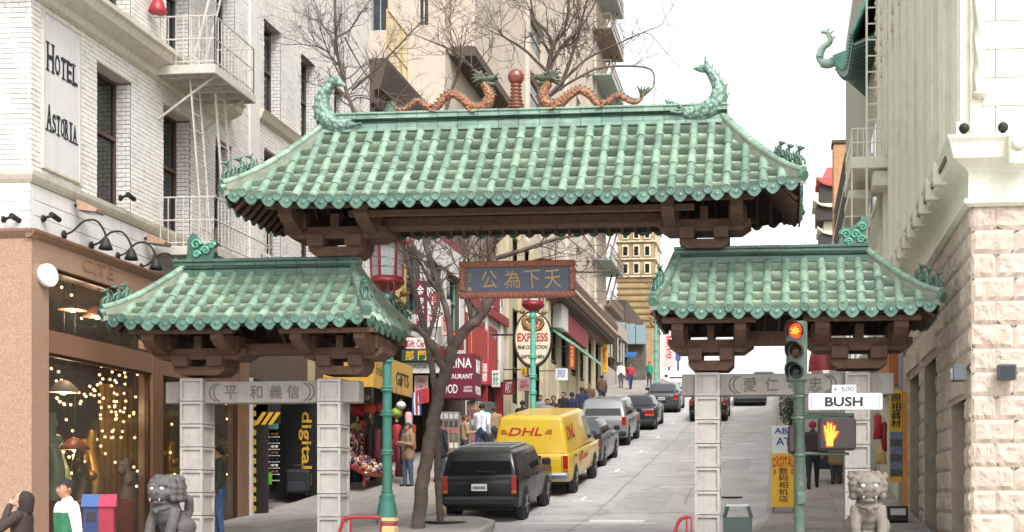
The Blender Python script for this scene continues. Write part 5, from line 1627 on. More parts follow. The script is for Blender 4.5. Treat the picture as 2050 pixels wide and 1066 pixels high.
for k in range(nst):                                         # red vertical slats over the glass
    t = MB(); a = ws[0] + (ws[1] - ws[0]) * k / nst; WL.box(t, a, a + (ws[1] - ws[0]) / nst * .62, ws[2], ws[3] - (.5 * abs(k / nst - .5)), -.12, -.065); t.build('slat', mat('red_slat', '#a23c30', rough=.6, var=.15), wb_)
t = MB(); WL.box(t, ws[0], ws[1], ws[2], ws[3], -.066, -.061); t.build('pane', M_GLASSD, wb_)
t = MB(); WL.box(t, 46, 52.6, ws[3] + .6, ws[3] + .95, -.2, .05); t.build('red_band', M_REDT, f3)
for k in range(3):
    t = MB(); WL.box(t, 46.1 + 2.7 * k, 46.5 + 2.7 * k, gz(46) + 3, ws[3] + 2.2, -.1, .05); t.build('white_pilaster', M_WHITEF, f3)
for k in range(3):
    t = MB(); WL.box(t, 46.8 + 1.8 * k, 47.9 + 1.8 * k, ws[3] + 1.1, ws[3] + 2.0, -.05, .02); t.build('red_window', M_REDT, f3)
f4 = front('cream shop front with tall narrow windows behind the oval sign', 'cream_shop_front', 52.65, 61.9, 13.6, M_CREAMF, [(54.2 + 2.6 * k, 55.9 + 2.6 * k, zz, zz + 2.6) for k in range(3) for zz in (7.4, 10.6)], M_SASH)
for k in range(4):
    t = MB(); WL.box(t, 52.8 + 2.6 * k, 53.5 + 2.6 * k, gz(53), 13.4, -.15, .05); t.build('pilaster', M_CREAMF, f4)
f5 = front('cream shop front under a deep brown cornice farther up the left side', 'corniced_shop_front', 61.95, 82, 12.0, M_CREAMF, [(63.4 + 3.1 * k, 65.4 + 3.1 * k, 8.6, 10.6) for k in range(6)], M_SASH)
t = MB(); moulding(WL, t, 61.95, 82, [(11.6, .05), (11.9, .5), (12.0, .9), (12.05, .95), (12.4, 1.0), (12.9, 1.1), (13.0, 1.1), (13.4, .2)]); t.build('cornice', mat('brown_cornice', '#6d5148', rough=.8, var=.15), f5)
t = MB(); t.box(WALL_L, WALL_L + .9, 62, 82, 11.80, 11.86); t.build('soffit', M_SOFF, f5)
t = MB(); WL.box(t, 61.9, 82, 12.38, 12.5, -1.12, -.95); t.build('cornice_edge', M_CREAMF, f5)
for k in range(7):
    t = MB(); WL.box(t, 62.1 + 3.1 * k, 62.9 + 3.1 * k, gz(62), 11.6, -.12, .05); t.build('pilaster', M_CREAMF, f5)
f6 = front('grey shop front beyond the brown cornice near the top of the hill', 'grey_shop_front', 82.05, 96, 14.5, mat('warm_grey_front', '#a89e92', rough=.8, var=.1), [(84 + 3.4 * k, 86 + 3.4 * k, 11.6, 13.4) for k in range(4)], M_SASH)
# end of the vista on the left: hoarding, blue awning, ochre corner tower
hd_ = thing('bluegrey_hoarding', 'blue grey panelled hoarding wrapped round a shop at the top of the hill', 'hoarding', (-11, 97, gz(97)))
p0, p1 = at(1212, 690, 96.5), at(1292, 642, 96.5)
for k in range(4):
    t = MB(); x0 = p0.x + (p1.x - p0.x) * k / 4; t.bevbox(x0 + .02, x0 + (p1.x - p0.x) / 4 - .02, 96.5, 97.2, p0.z, p1.z - .12 * k, .03); t.build('panel', M_GREYB, hd_)
t = MB(); t.box(p0.x, p1.x - .2, 97.25, 99, gz(97) - .5, p1.z - .6); t.build('wall', mat('dim_shop', '#5f5a50', rough=.9, var=.3, scale=2), hd_)
aw = thing('blue_awning', 'bright blue awning under the blue grey hoarding', 'awning', tuple(at(1246, 712, 95.8)))
q0, q1 = at(1218, 716, 95), at(1272, 703, 95)
MB().prism([(95.0, q0.z), (96.4, q0.z + .45), (96.4, q0.z + .55), (95.0, q0.z + .22)], 'x', q0.x, q1.x).build('canvas', M_BLUEA, aw)
ot = thing('ochre_tower', 'ochre brick corner tower with pale window trim far up the street', 'building', (-14, 124, gz(124)))
p0, p1 = at(1236, 700, 120), at(1310, 400, 120)
zt = p1.z + 3
mb = MB().box(p0.x, p1.x, 120, 126, gz(120) - 1, zt); mb.build('wall', M_OCHRE, ot)
WO = Wall('F', 120); WOL = Wall('L', p1.x)
for k in range(20):
    z = at(1270, 655, 120).z + k * .62
    if z < at(1270, 548, 120).z:
        t = MB(); t.box(p0.x - .1, p1.x + .1, 119.9, 126, z, z + .16); t.build('brick_band', mat('dark_ochre', '#7f6744', rough=.85), ot)
for i, py in enumerate((540, 505, 470, 435, 405)):
    z = at(1270, py, 120).z
    for px in (1252, 1274, 1296):
        x = at(px, py, 120).x
        t = MB(); t.bevbox(x - .34, x + .34, 119.85, 120.02, z - .5, z + .7, .05); t.build('window', M_OCHREW, ot)
        t = MB(); t.box(x - .2, x + .2, 119.84, 119.849, z - .35, z + .5); t.build('pane', M_GLASSD, ot)
    t = MB(); t.box(p0.x - .2, p1.x + .2, 119.8, 126, z - .75, z - .62); t.build('trim_band', M_OCHREW, ot)
    for k in range(2):
        t = MB(); WOL.box(t, 121 + 2.3 * k, 121.9 + 2.3 * k, z - .5, z + .7, -.12, .02); t.build('window', M_OCHREW, ot)
# ---- right side up the hill
R2_ = thing('balcony_building', 'right hand building with a green tiled upswept eave and latticed balconies', 'building', (7, 45, gz(45)))
M_R2 = mat('pale_green_render', '#aeb0a0', rough=.8, var=.1, streak=.2)
mass(R2_, WR, R_END + .05, 54, gz(36) - 1, 21, 8, M_R2, [])
for k in range(5):
    for z in (6.5, 10.2):
        h = (36.2 + 3.5 * k, 38.4 + 3.5 * k, z, z + 2.2)
        t = MB(); WR.box(t, h[0] - .1, h[1] + .1, h[2] - .1, h[3] + .1, -.06, .02); o_ = t.build('window', M_CREAM, R2_)
        for q in range(2):
            t = MB(); WR.box(t, h[0] + 1.1 * q + .05, h[0] + 1.1 * q + 1.0, h[2], h[3], -.07, -.062); t.build('pane', M_GLASSD, o_)
# upswept green eave with rafters
ea = MB()
def eave_z(y): return 14.6 + 1.5 * (max(0, y - 38.2) / 3.6) ** 2
def eave_x(y): return 2.1 - .35 * (max(0, y - 38.2) / 3.6) ** 2
yy = [36 + .3 * k for k in range(20)]
top = [(WALL_R + .1, y, 16.6) for y in yy]; edge = [(eave_x(y), y, eave_z(y) + .25) for y in yy]; low = [(eave_x(y), y, eave_z(y)) for y in yy]; inn = [(WALL_R - .02, y, 14.9) for y in yy]
for a, b_, m_ in ((top, edge, 0), (edge, low, 1), (low, inn, 2)):
    for k in range(len(yy) - 1): ea.quad(a[k], a[k + 1], b_[k + 1], b_[k], m_)
M_GEAVE = mat('dark_green_eave', '#587a6f', rough=.5, var=.2)
ev = ea.build('upswept_eave', [M_GEAVE, mat('green_tile_edge', '#5d9384', rough=.45, var=.2), mat('eave_soffit', '#6e7263', rough=.9, var=.2)], R2_)
t = MB()
for k in range(19):
    y = 36 + .3 * k; t.bar((eave_x(y) + .03, y, eave_z(y) - .07), (WALL_R - .02, y, 14.8), .07)
tag(t.build('rafters', M_GEAVE, ev), kind='stuff')
t = MB()
for k in range(20):
    y = 36 + .28 * k; t.tube([(eave_x(y) - .05, y, eave_z(y) + .22), (WALL_R, y, 16.6)], .07, 5)
tag(t.build('eave_tiles', mat('green_tile_edge', '#5d9384'), ev), kind='stuff')
t = MB()
q = (eave_x(41.6), 41.6, eave_z(41.6) + .1)
t.tube(smooth_path([q, (q[0] - .15, q[1] + .1, q[2] - .05), (q[0] - .38, q[1] + .2, q[2] + .05), (q[0] - .5, q[1] + .2, q[2] + .3)], 4), [.16] * 8 + [.1] * 4 + [.04], 8)
pth = smooth_path([(q[0] - .45, q[1] + .2, q[2] + .2), (q[0] - .36, q[1] + .2, q[2] + .5), (q[0] - .1, q[1] + .2, q[2] + .72), (q[0] - .18, q[1] + .2, q[2] + 1.0), (q[0] - .4, q[1] + .2, q[2] + 1.05)], 5)
t.tube(pth, [.13 - .004 * k for k in range(len(pth))], 8)
for k in range(2, len(pth) - 1, 3): t.tube([pth[k], pth[k] + Vector((.18, 0, .12))], [.06, .01], 5)
t.build('eave_dragon', mat('pale_jade', '#9db8a6', rough=.5, var=.2, scale=3), R2_)
for z in (11.4, 12.6):
    t = MB(); t.box(2.3, WALL_R - .01, 44, 53, z, z + .12); bf = t.build('balcony', M_CREAM, R2_)
    t = MB()
    for k in range(30): t.box(2.3, 2.34, 44 + .3 * k, 44.05 + .3 * k, z + .12, z + 1.0)
    for zz in (.4, .7, 1.0): t.box(2.29, 2.33, 44, 53, z + zz, z + zz + .05)
    for k in range(4): t.box(2.33 + .13 * k, 2.36 + .13 * k, 44, 44.03, z + .12, z + 1.0)
    tag(t.build('lattice', M_SASH, bf), kind='stuff')
# brick chimney and pagoda-roofed house
bt = thing('brick_stack', 'orange brick stack rising beside the pagoda roofs on the right', 'chimney', (at(1680, 300, 74).x, 74, gz(74)))
p0, p1 = at(1668, 370, 74), at(1692, 288, 74)
MB().bevbox(p0.x, p1.x + .4, 74, 75.2, gz(74), p1.z, .04).build('shaft', mat('orange_brick', '#a9805c', rough=.9, var=.2, scale=4), bt)
MB().bevbox(p0.x - .08, p1.x + .45, 73.9, 75.3, p1.z, p1.z + .22, .04).build('cap', M_SOFF, bt)
pg = thing('pagoda_house', 'small tower of stacked white edged pagoda roofs with red ridges far up the right side', 'building', (at(1670, 400, 84).x, 85, gz(84)))
M_PAGW = mat('pagoda_white', '#c9c3ae', rough=.6, var=.15); M_PAGR = mat('pagoda_red', '#a3423c', rough=.6, var=.2); M_PAGD = mat('pagoda_dark', '#3a3430', rough=.8, var=.2)
cx = at(1675, 400, 84).x
def pagoda_roof(py, px_left, h, m):
    z = at(1640, py, 84).z; xl = at(px_left, py, 84).x; hw_ = cx - xl
    t = MB(); n = 20
    rings = []
    for (f, dz, up) in ((.45, h, 0), (.7, h * .4, 0), (1.0, 0, .5), (1.0, -.14, .5), (.7, -.1, 0), (.5, -.1, 0)):
        ring = []
        for k in range(4 * 6):
            s_, q = divmod(k, 6); u = -1 + 2 * q / 6
            x, y = ((u, -1), (1, u), (-u, 1), (-1, -u))[s_]
            cr = abs(u) ** 3 if True else 0
            ring.append((cx + hw_ * f * x, 85.5 + hw_ * f * y, z + dz + up * cr))
        rings.append(ring)
    t.rings(rings, 0, False)
    return t.build('pagoda_roof', m, pg)
def storey(py0, py1, px_left, m):
    z0, z1 = at(1640, py0, 84).z, at(1640, py1, 84).z; hw_ = cx - at(px_left, py0, 84).x
    MB().box(cx - hw_, cx + hw_, 85.5 - hw_, 85.5 + hw_, z0, z1).build('storey', m, pg)
pagoda_roof(368, 1634, 1.3, M_PAGR); storey(405, 366, 1641, M_PAGD)
pagoda_roof(412, 1627, .6, M_PAGW); storey(440, 410, 1634, M_PAGD)
storey(470, 440, 1650, M_PAGW); pagoda_roof(466, 1636, .5, M_PAGW); storey(600, 468, 1640, M_PAGD); storey(790, 600, 1648, M_R2)
# long plain row to the crest
for (a0, a1, z1, m, lab) in ((54.05, 72, 15.5, mat('white_render', '#c4c0ba', rough=.8, var=.1), 'pale rendered building beyond the latticed balconies on the right'), (88, 112, 17.0, mat('rose_render', '#a58578', rough=.85, var=.12), 'rose coloured building near the crest of the hill on the right')):
    o = thing('rendered_building', lab, 'building', (WALL_R + 4, (a0 + a1) / 2, gz(a0)))
    hh = [(a0 + 1.5 + 3.5 * k, a0 + 3.4 + 3.5 * k, z, z + 2) for k in range(int((a1 - a0) / 3.5)) for z in (gz(a1) + 4.2,)]
    mass(o, WR, a0, a1, gz(a0) - 1, z1, 8, m, hh)
    for h in hh: window(o, WR, h, .15, M_SASH)
for (a0, a1, z1, lab) in ((96.1, 112, 17.5, 'brown building at the crest of the hill behind the hoarding'),):
    o = thing('crest_building', lab, 'building', (-15, 104, gz(100)))
    mass(o, Wall('L', -12.2), 99.1, a1, gz(a0) - 1, z1, 8, M_BROWNW, [])

# ================================================================ STREET FURNITURE
M_TURQ = mat('turquoise_paint', '#62ab9c', rough=.45, var=.12, scale=6, dirt='#38695e', dirt_amt=.4, dirt_scale=8)
M_POLE = mat('signal_green', '#46574a', rough=.5, var=.15, scale=5, dirt='#8b8f84', dirt_amt=.35, dirt_scale=12)
M_REDP = mat('red_paint', '#8c242c', rough=.45, var=.12, dirt='#6a2a24', dirt_amt=.4, dirt_scale=10)
M_GOLDP = mat('gold_paint', '#806231', rough=.45, metal=.2, var=.25, scale=14)
M_LANT = mat('lantern_glass', '#aab0ae', rough=.25, var=.08, scale=3, dirt='#6d6a55', dirt_amt=.35, dirt_scale=3)
M_STREETW = mat('sign_enamel', '#d5d5d2', rough=.45, var=.03, scale=4, dirt='#a9a8a2', dirt_amt=.2)
M_INKB = mat('black_letters', '#1b1b1d', rough=.5, var=.05)
M_RUBBER = mat('black_plastic', '#1f2022', rough=.5, var=.1)
def lamp_post(x, y, lab):
    z = gz(y) + .14
    o = thing('street_lamp', lab, 'lamp', (x, y, z), .35, 'turquoise lamp posts with red lanterns')
    MB().lathe([(.21, 0), (.23, .04), (.23, .10), (.20, .14), (.205, .20), (.17, .42), (.15, .5), (.165, .54), (.13, .6)], 20, flute=.05).build('base', M_TURQ, o, True)
    MB().lathe([(.10, .58), (.092, 2.4), (.082, 4.55)], 16, flute=.07).build('shaft', M_TURQ, o, True)
    b = MB()
    for zz in (.62, 1.45, 2.25, 2.75, 3.35): b.lathe([(.095, -.06), (.125, -.045), (.125, -.02), (.1, 0), (.125, .02), (.125, .045), (.095, .06)], 16, (0, 0, zz))
    b.build('rings', M_TURQ, o, True)
    MB().lathe([(.085, 4.5), (.13, 4.58), (.10, 4.68), (.05, 4.75)], 16).build('capital', M_TURQ, o, True)
    for s in (-1, 1):                                        # two gilt dragons curl up to the lantern
        pts = smooth_path([(s * .05, 0, 3.75), (s * .22, 0, 3.85), (s * .36, 0, 4.1), (s * .30, 0, 4.38), (s * .14, 0, 4.36), (s * .16, 0, 4.18), (s * .3, 0, 4.55), (s * .42, 0, 4.72)], 5)
        pts = [Vector((p.x * .8, 0, 4.72 - (4.72 - p.z) * .58)) for p in pts]
        d = MB().tube(pts, [.03 + .045 * math.sin(math.pi * min(1, k / 26 + .1)) for k in range(len(pts))], 8)
        for k in range(3, len(pts) - 2, 3): d.sph(pts[k] + Vector((s * .03, 0, .05)), (.03, .012, .045), 6, 4)
        h = pts[-1]; d.sph(h, (.09, .07, .07), 8, 6); d.tube([h, h + Vector((s * .13, 0, .02))], [.05, .03], 6); d.tube([h, h + Vector((-s * .02, .04, .14))], [.025, .006], 5)
        d.build('gilt_dragon', M_GOLDP, o, True)
    MB().lathe([(.05, 4.74), (.20, 4.78), (.34, 4.90), (.36, 4.98), (.30, 5.0)], 6).build('lantern_base', M_REDP, o, True)
    MB().lathe([(.30, 5.0), (.34, 5.75)], 6, smooth=False).build('lantern_glass', M_LANT, o, True)
    b = MB()
    for k in range(6):
        a = k * math.pi / 3
        b.bar((.305 * math.cos(a), .305 * math.sin(a), 4.98), (.35 * math.cos(a), .35 * math.sin(a), 5.78), .045)
        a2 = a + math.pi / 3
        for zz, r in ((5.02, .305), (5.74, .345)): b.bar((r * math.cos(a), r * math.sin(a), zz), (r * math.cos(a2), r * math.sin(a2), zz), .05)
    b.build('lantern_frame', M_REDP, o, True)
    b = MB().lathe([(.50, 5.76), (.46, 5.82), (.22, 6.0), (.08, 6.14), (.1, 6.2), (.02, 6.32)], 6, smooth=False)
    for k in range(6):
        a = k * math.pi / 3; b.tube([(.40 * math.cos(a), .40 * math.sin(a), 5.83), (.52 * math.cos(a), .52 * math.sin(a), 5.80), (.58 * math.cos(a), .58 * math.sin(a), 5.9)], [.04, .035, .012], 6)
    b.build('lantern_roof', M_REDP, o, True)
    return o
q = at(775, 1035, 25); lamp_post(q.x, 25, 'turquoise dragon lamp post nearest the gate, rising between tree and yellow awning')
q = at(1067, 800, 37.8); lamp_post(q.x, 37.8, 'turquoise lamp post standing in front of the oval gift sign')
q = at(1313, 770, 74); lamp_post(q.x, 74, 'turquoise lamp post far up the hill beside the ochre tower')
# ---- traffic signal with street name and pedestrian hand
SGY = 17.6
sx = at(1600, 900, SGY).x; sz = gz(SGY) + .1
sig = thing('traffic_signal', 'dark green traffic signal showing red, with a street name plate and an orange hand', 'traffic light', (sx, SGY, sz))
def zpx(py, Y=SGY, px=1600): return at(px, py, Y).z
def xpx(px, Y=SGY): return at(px, 900, Y).x
zt = zpx(760)
MB().lathe([(.2, 0), (.2, .1), (.11, .16), (.078, .3), (.078, zt - sz), (.09, zt - sz + .01), (.09, zt - sz + .07), (.04, zt - sz + .1)], 16).build('pole', M_POLE, sig, True)
b = MB()
for py in (795, 838, 912): b.lathe([(.085, -.02), (.095, -.01), (.095, .01), (.085, .02)], 14, (sx, SGY, zpx(py)))
b.build('pole_clamp', M_POLE, sig)
hx0, hx1 = xpx(1574), xpx(1616); hz0, hz1 = zpx(766), zpx(644)
hb = MB().bevbox(hx0, hx1, SGY - .10, SGY + .14, hz0, hz1, .03).build('signal_head', M_POLE, sig)
hc = (hx0 + hx1) / 2; hr = (hx1 - hx0) / 2 * .8; dz_ = (hz1 - hz0) / 3
lens_m = (emis('red_signal_lamp', (1, .035, .015), 1.6), mat('amber_lens_off', '#4a3218', rough=.25, var=.2), mat('green_lens_off', '#14272c', rough=.25, var=.2))
for k in range(3):
    z = hz1 - dz_ * (k + .5); x = hc - .02
    Mx = Matrix.Translation((x, SGY - .10, z)) @ Matrix.Rotation(rad(-14), 4, 'Z') @ Matrix.Rotation(rad(90), 4, 'X')
    MB().lathe([(hr * .2, .03), (hr * .7, .02), (hr * .88, .0), (hr * .9, -.02)], 18, M=Mx).build('lens', lens_m[k], sig)
    vz = MB(); n = 20
    ring = lambda r, d, l: [(r * math.cos(a), r * math.sin(a), d * (1 if l is None else l(a))) for a in [math.pi * (-.22 + 1.44 * i / n) for i in range(n + 1)]]
    R0, R1 = ring(hr * .94, 0, None), ring(hr * 1.0, .24, lambda a: .55 + .45 * max(0, math.sin(a)))
    R2_, R3 = ring(hr * 1.05, .24, lambda a: .55 + .45 * max(0, math.sin(a))), ring(hr * 1.02, 0, None)
    vz.rings([R0, R1, R2_, R3], 0, True, Mx, (False, False), False)
    vz.build('visor', M_RUBBER if k else mat('red_lit_visor', '#241512', rough=.5), sig)
if True:                                                     # lamp's pattern of bright cells
    z = hz1 - dz_ * .5
    Mx = Matrix.Translation((hc - .02, SGY - .10, z)) @ Matrix.Rotation(rad(-14), 4, 'Z') @ Matrix.Rotation(rad(90), 4, 'X')
    c_ = MB()
    for k in range(14):
        a = k * 2.4; r = hr * .5 * math.sqrt(k / 14)
        c_.sph((r * math.cos(a), r * math.sin(a), .03), (.014, .014, .006), 6, 4, M=Mx)
    c_.build('lamp_cells', emis('signal_cells', (1, .28, .02), 1.6), sig)
# street name plate on a bracket
p0x, p1x = xpx(1618), xpx(1765); z0, z1 = zpx(823), zpx(790)
nb = MB().bevbox(p0x, p1x, SGY - .13, SGY - .04, z0, z1, .012).build('name_plate', M_STREETW, sig)
b = MB()
for (a0, a1) in ((p0x + .035, p0x + .05), (p1x - .05, p1x - .035)): b.box(a0, a1, SGY - .134, SGY - .131, z0 + .02, z1 - .02)
b.build('plate_line', mat('plate_grey', '#8c8c8a', rough=.5), nb)
letter('BUSH', M_INKB, nb, Vector(((p0x + p1x) / 2 - .02, SGY - .134, (z0 + z1) / 2)) - sig.location, (1, 0, 0), (0, 0, 1), .52, .135, .032, .004)
a0, a1 = xpx(1665), xpx(1713); y0, y1 = zpx(790) + .002, zpx(773)
nb2 = MB().box(a0, a1, SGY - .10, SGY - .08, y0, y1).build('block_number_plate', M_STREETW, sig)
letter('500', M_INKB, nb2, Vector(((a0 + a1) / 2 + .05, SGY - .104, (y0 + y1) / 2)) - sig.location, (1, 0, 0), (0, 0, 1), .17, .065, 0, .003)
letter('←', M_INKB, nb2, Vector(((a0 + a1) / 2 - .11, SGY - .104, (y0 + y1) / 2)) - sig.location, (1, 0, 0), (0, 0, 1), .07, .04, .01, .003)
MB().tube([(sx, SGY, zpx(830)), (xpx(1710), SGY - .02, zpx(833))], .03, 8).build('sign_arm', M_POLE, sig)
# pedestrian signals
p0x, p1x = xpx(1637), xpx(1713); z0, z1 = zpx(903), zpx(838)
M_PED = mat('ped_housing', '#2c2220', rough=.45, var=.15)
pb = MB().bevbox(p0x, p1x, SGY - .16, SGY + .06, z0, z1, .035).build('pedestrian_signal', M_PED, sig)
hm = emis('hand_lamp', (1, .36, .02), 1.3); hx = xpx(1660); hzc = (z0 + z1) / 2
b = MB()
def flat(pts, r0, r1): b.tube([(hx + x, SGY - .166, hzc + z) for x, z in pts], [r0] + [(r0 + r1) / 2] * (len(pts) - 2) + [r1], 8, flat=1)
b.sph((hx, SGY - .166, hzc - .06), (.055, .008, .068), 12, 8)
b.box(hx - .04, hx + .04, SGY - .172, SGY - .160, hzc - .165, hzc - .08)
for x, t_, l in ((-.045, -.02, .105), (-.016, -.005, .145), (.014, .006, .14), (.042, .02, .105)):
    flat([(x, -.03), (x + t_ * .5, .03), (x + t_, l)], .0145, .012)
flat([(.035, -.07), (.075, -.02), (.1, .03)], .018, .012)
hs_ = b.build('hand_symbol', hm, pb)
b2 = MB(); cen = Vector((hx, SGY - .1630, hzc - .02)); b2.merge(b, Matrix.Translation(cen) @ Matrix.Diagonal((1.22, .5, 1.12, 1)) @ Matrix.Translation(-Vector((hx, SGY - .166, hzc - .02)))); b2.build('hand_outline', emis('hand_red', (1, .03, .005), .9), pb)
MB().bevbox(xpx(1577), xpx(1600) - .05, SGY - .1, SGY + .36, zpx(908), zpx(852), .03).build('pedestrian_signal', M_PED, sig)
for py in (836, 908): MB().tube([(xpx(1585), SGY + .05, zpx(py)), (sx, SGY, zpx(py)), (xpx(1700), SGY - .02, zpx(py) - .01)], .022, 7).build('signal_arm', M_POLE, sig)
MB().bevbox(sx - .03, sx + .09, SGY - .12, SGY - .07, zpx(1010), zpx(985), .01).build('push_button', M_POLE, sig)
# ---- blue and red letter box
bx = at(200, 1000, 17.4)
lb = thing('letter_box', 'half blue half red street box with a ridged roof by the shop window', 'mailbox', (bx.x, 17.4, gz(17.4) + .12), rad(24))
M_BLUEB = mat('box_blue', '#22355c', rough=.4, var=.12, dirt='#233250', dirt_amt=.3); M_REDB = mat('box_red', '#8c2030', rough=.4, var=.12)
H_ = 1.22
MB().prism([(-.2, .3), (0, .3), (0, H_ - .12), (-.2, H_ - .12)], 'y', -.2, .2).build('blue_body', M_BLUEB, lb, True)
MB().prism([(0.001, .3), (.2, .3), (.2, H_ - .12), (0.001, H_ - .12)], 'y', -.2, .2).build('red_body', M_REDB, lb, True)
for x0, x1, m, nm in ((-.23, -.0005, mat('box_blue_top', '#3a5684', rough=.35, var=.1), 'blue_roof'), (.0005, .23, mat('box_red_top', '#a33246', rough=.35, var=.1), 'red_roof')):
    MB().prism([(-.23, H_ - .12), (.23, H_ - .12), (.02, H_ + .06), (-.02, H_ + .06)], 'x', x0, x1).build(nm, m, lb, True)
MB().box(-.17, .17, -.17, .17, 0, .3).build('pedestal', M_REDB, lb, True)
MB().bevbox(-.16, -.03, -.206, -.195, H_ - .34, H_ - .2, .004).build('slot', M_RUBBER, lb, True)
# ---- litter bin by the right column
tx = at(1477, 1040, 19.5)
bn = thing('litter_bin', 'dark green square litter bin with an open grey top beside the right inner column', 'bin', (tx.x, 19.5, gz(19.5) + .14))
M_BIN = mat('bin_green', '#33413c', rough=.5, var=.15)
hb_ = zpx(1036, 19.5) - gz(19.5) - .14; ht = zpx(1014, 19.5) - gz(19.5) - .14
MB().rings([[(x * .2, y * .2, 0) for x, y in ((-1, -1), (1, -1), (1, 1), (-1, 1))], [(x * .225, y * .225, hb_) for x, y in ((-1, -1), (1, -1), (1, 1), (-1, 1))]], 0, False).build('body', M_BIN, bn, True)
b = MB()
for x, y in ((-1, -1), (1, -1), (1, 1), (-1, 1)): b.bar((x * .21, y * .21, hb_), (x * .16, y * .16, ht), .035)
b.build('hood_posts', M_BIN, bn, True)
MB().rings([[(x * .18, y * .18, ht) for x, y in ((-1, -1), (1, -1), (1, 1), (-1, 1))], [(x * .17, y * .17, ht + .03) for x, y in ((-1, -1), (1, -1), (1, 1), (-1, 1))]], 0, False).build('hood', mat('bin_grey', '#8d8f8a', rough=.5), bn, True)
MB().sph((0, -.235, .3), (.11, .012, .05), 12, 6).build('red_badge', M_REDP, bn, True)
# ---- red railings round the lions
def railing(pa, pb, Y, top, lab, Y2=None):
    x0, x1 = at(pa, 1040, Y).x, at(pb, 1040, Y).x
    g = gz(Y) + .14; zt = at(pa, top, Y).z
    o = thing('red_railing', lab, 'railing', (x0, Y, g), 0, 'red railings beside the gate')
    MB().tube(smooth_path([(x0 - .12, Y, g), (x0, Y, zt - .12), (x0 + .12, Y, zt), (x1, Y, zt)], 4), .03, 8).build('top_rail', M_REDP, o)
    n = max(2, int((x1 - x0) / .28))
    for k in range(n):
        x = x0 + .15 + (x1 - x0 - .15) * k / (n - 1)
        MB().bar((x, Y, g), (x, Y, zt - .02), .03).build('upright', M_REDP, o)
    return o
railing(684, 762, 20.1, 1037, 'red tube railing in front of the left inner gate column')
M_TANP = mat('tan_paint', '#b89a6a', rough=.6, var=.15)
q = at(781, 1040, 20.1); g = gz(20.1) + .14; zt = at(781, 1037, 20.1).z
sp = thing('banded_post', 'short tan post with red bands at the end of the red railing', 'post', (q.x, 20.1, g))
MB().lathe([(.15, 0), (.15, zt - g - .16), (.11, zt - g - .13), (.11, zt - g - .07), (.155, zt - g - .05), (.155, zt - g)], 4, M=Matrix.Rotation(rad(45), 4, 'Z'), smooth=False).build('post', M_TANP, sp, True)
MB().lathe([(.13, zt - g - .125), (.13, zt - g - .08)], 4, M=Matrix.Rotation(rad(45), 4, 'Z'), smooth=False).build('red_band', M_REDP, sp, True)
railing(1356, 1384, 20.1, 1036, 'red slatted railing left of the right inner gate column')
# ---- yellow banner sign standing on the right pavement
q0, q1 = at(1545, 1015, 27), at(1592, 852, 27)
bs = thing('banner_sign', 'tall yellow and white standing sign with red and black print on the right pavement', 'sign', ((q0.x + q1.x) / 2, 27, gz(27) + .14))
M_BANY = mat('banner_yellow', '#dcae2e', rough=.6, var=.06); M_BANR = mat('banner_red', '#b8312a', rough=.6); M_BANB = mat('banner_blue', '#2f4f9c', rough=.6)
zs = at(1568, 908, 27).z
bd = MB().box(q0.x, q1.x, 26.98, 27.02, q0.z, zs).build('yellow_panel', M_BANY, bs)
bw_ = MB().box(q0.x, q1.x, 26.98, 27.02, zs + .002, q1.z).build('white_panel', M_STREETW, bs)
b = MB(); b.bar((q0.x + .03, 27.03, q1.z), (q0.x + .03, 27.45, gz(27.4) + .14), .03); b.bar((q1.x - .03, 27.03, q1.z), (q1.x - .03, 27.45, gz(27.4) + .14), .03); b.build('back_leg', M_SASH, bs)
L0 = bs.location; cxs = (q0.x + q1.x) / 2
def bl(txt, m, par, py, w_, h_, bold=.01, px=None):
    letter(txt, m, par, Vector(((at(px, 900, 27).x if px else cxs), 26.975, at(1568, py, 27).z)) - L0, (1, 0, 0), (0, 0, 1), w_, h_, bold, .004)
bl('ABE', M_BANB, bw_, 863, .40, .13, .02); bl('AT', M_BANB, bw_, 884, .32, .17, .02)
bl('★ SALE ★', M_BANR, bd, 897 + 18, .34, .06); bl('DIGITAL', M_BANR, bd, 926, .46, .2, .02)
for i, ch in enumerate('数码相机店'): bl(ch, M_INKB if i % 2 else mat('banner_dark_red', '#5a1c1a', rough=.6), bd, 943 + 14 * i, .2, .14, .01)
bl('»', M_BANR, bd, 945, .07, .12, .02, 1551); bl('«', M_BANR, bd, 945, .07, .12, .02, 1586)
# ---- tree grate and kerb paint on the left
b = MB()
q = at(892, 1050, 25.2)
b.lathe([(.42, 0), (.42, .02), (.1, .024)], 20, (q.x, 25.2, gz(25.2) + .142)); tag(b.build('tree_grate', mat('cast_iron', '#4a4744')), 'round iron tree grate at the foot of the slim trunk', 'tree grate')
b = MB()
for y0, y1 in ((27.6, 28.6), (29, 30.4)):
    b.add([(ROAD_L + .012, y0, gz(y0) + .153), (ROAD_L - .18, y0, gz(y0) + .153), (ROAD_L - .18, y1, gz(y1) + .153), (ROAD_L + .012, y1, gz(y1) + .153), (ROAD_L + .012, y0, gz(y0)), (ROAD_L + .012, y1, gz(y1))], [(0, 1, 2, 3), (4, 0, 3, 5)])
tag(b.build('yellow_kerb_paint', M_YELLOW), kind='structure')

# ================================================================ SHOPS ON THE LEFT: signs and goods
M_YAW = mat('yellow_canvas', '#c89b34', rough=.8, var=.08, streak=.15, dirt='#8f7436', dirt_amt=.25); M_YAWF = mat('tan_yellow_board', '#bf9750', rough=.75, var=.08, streak=.1)
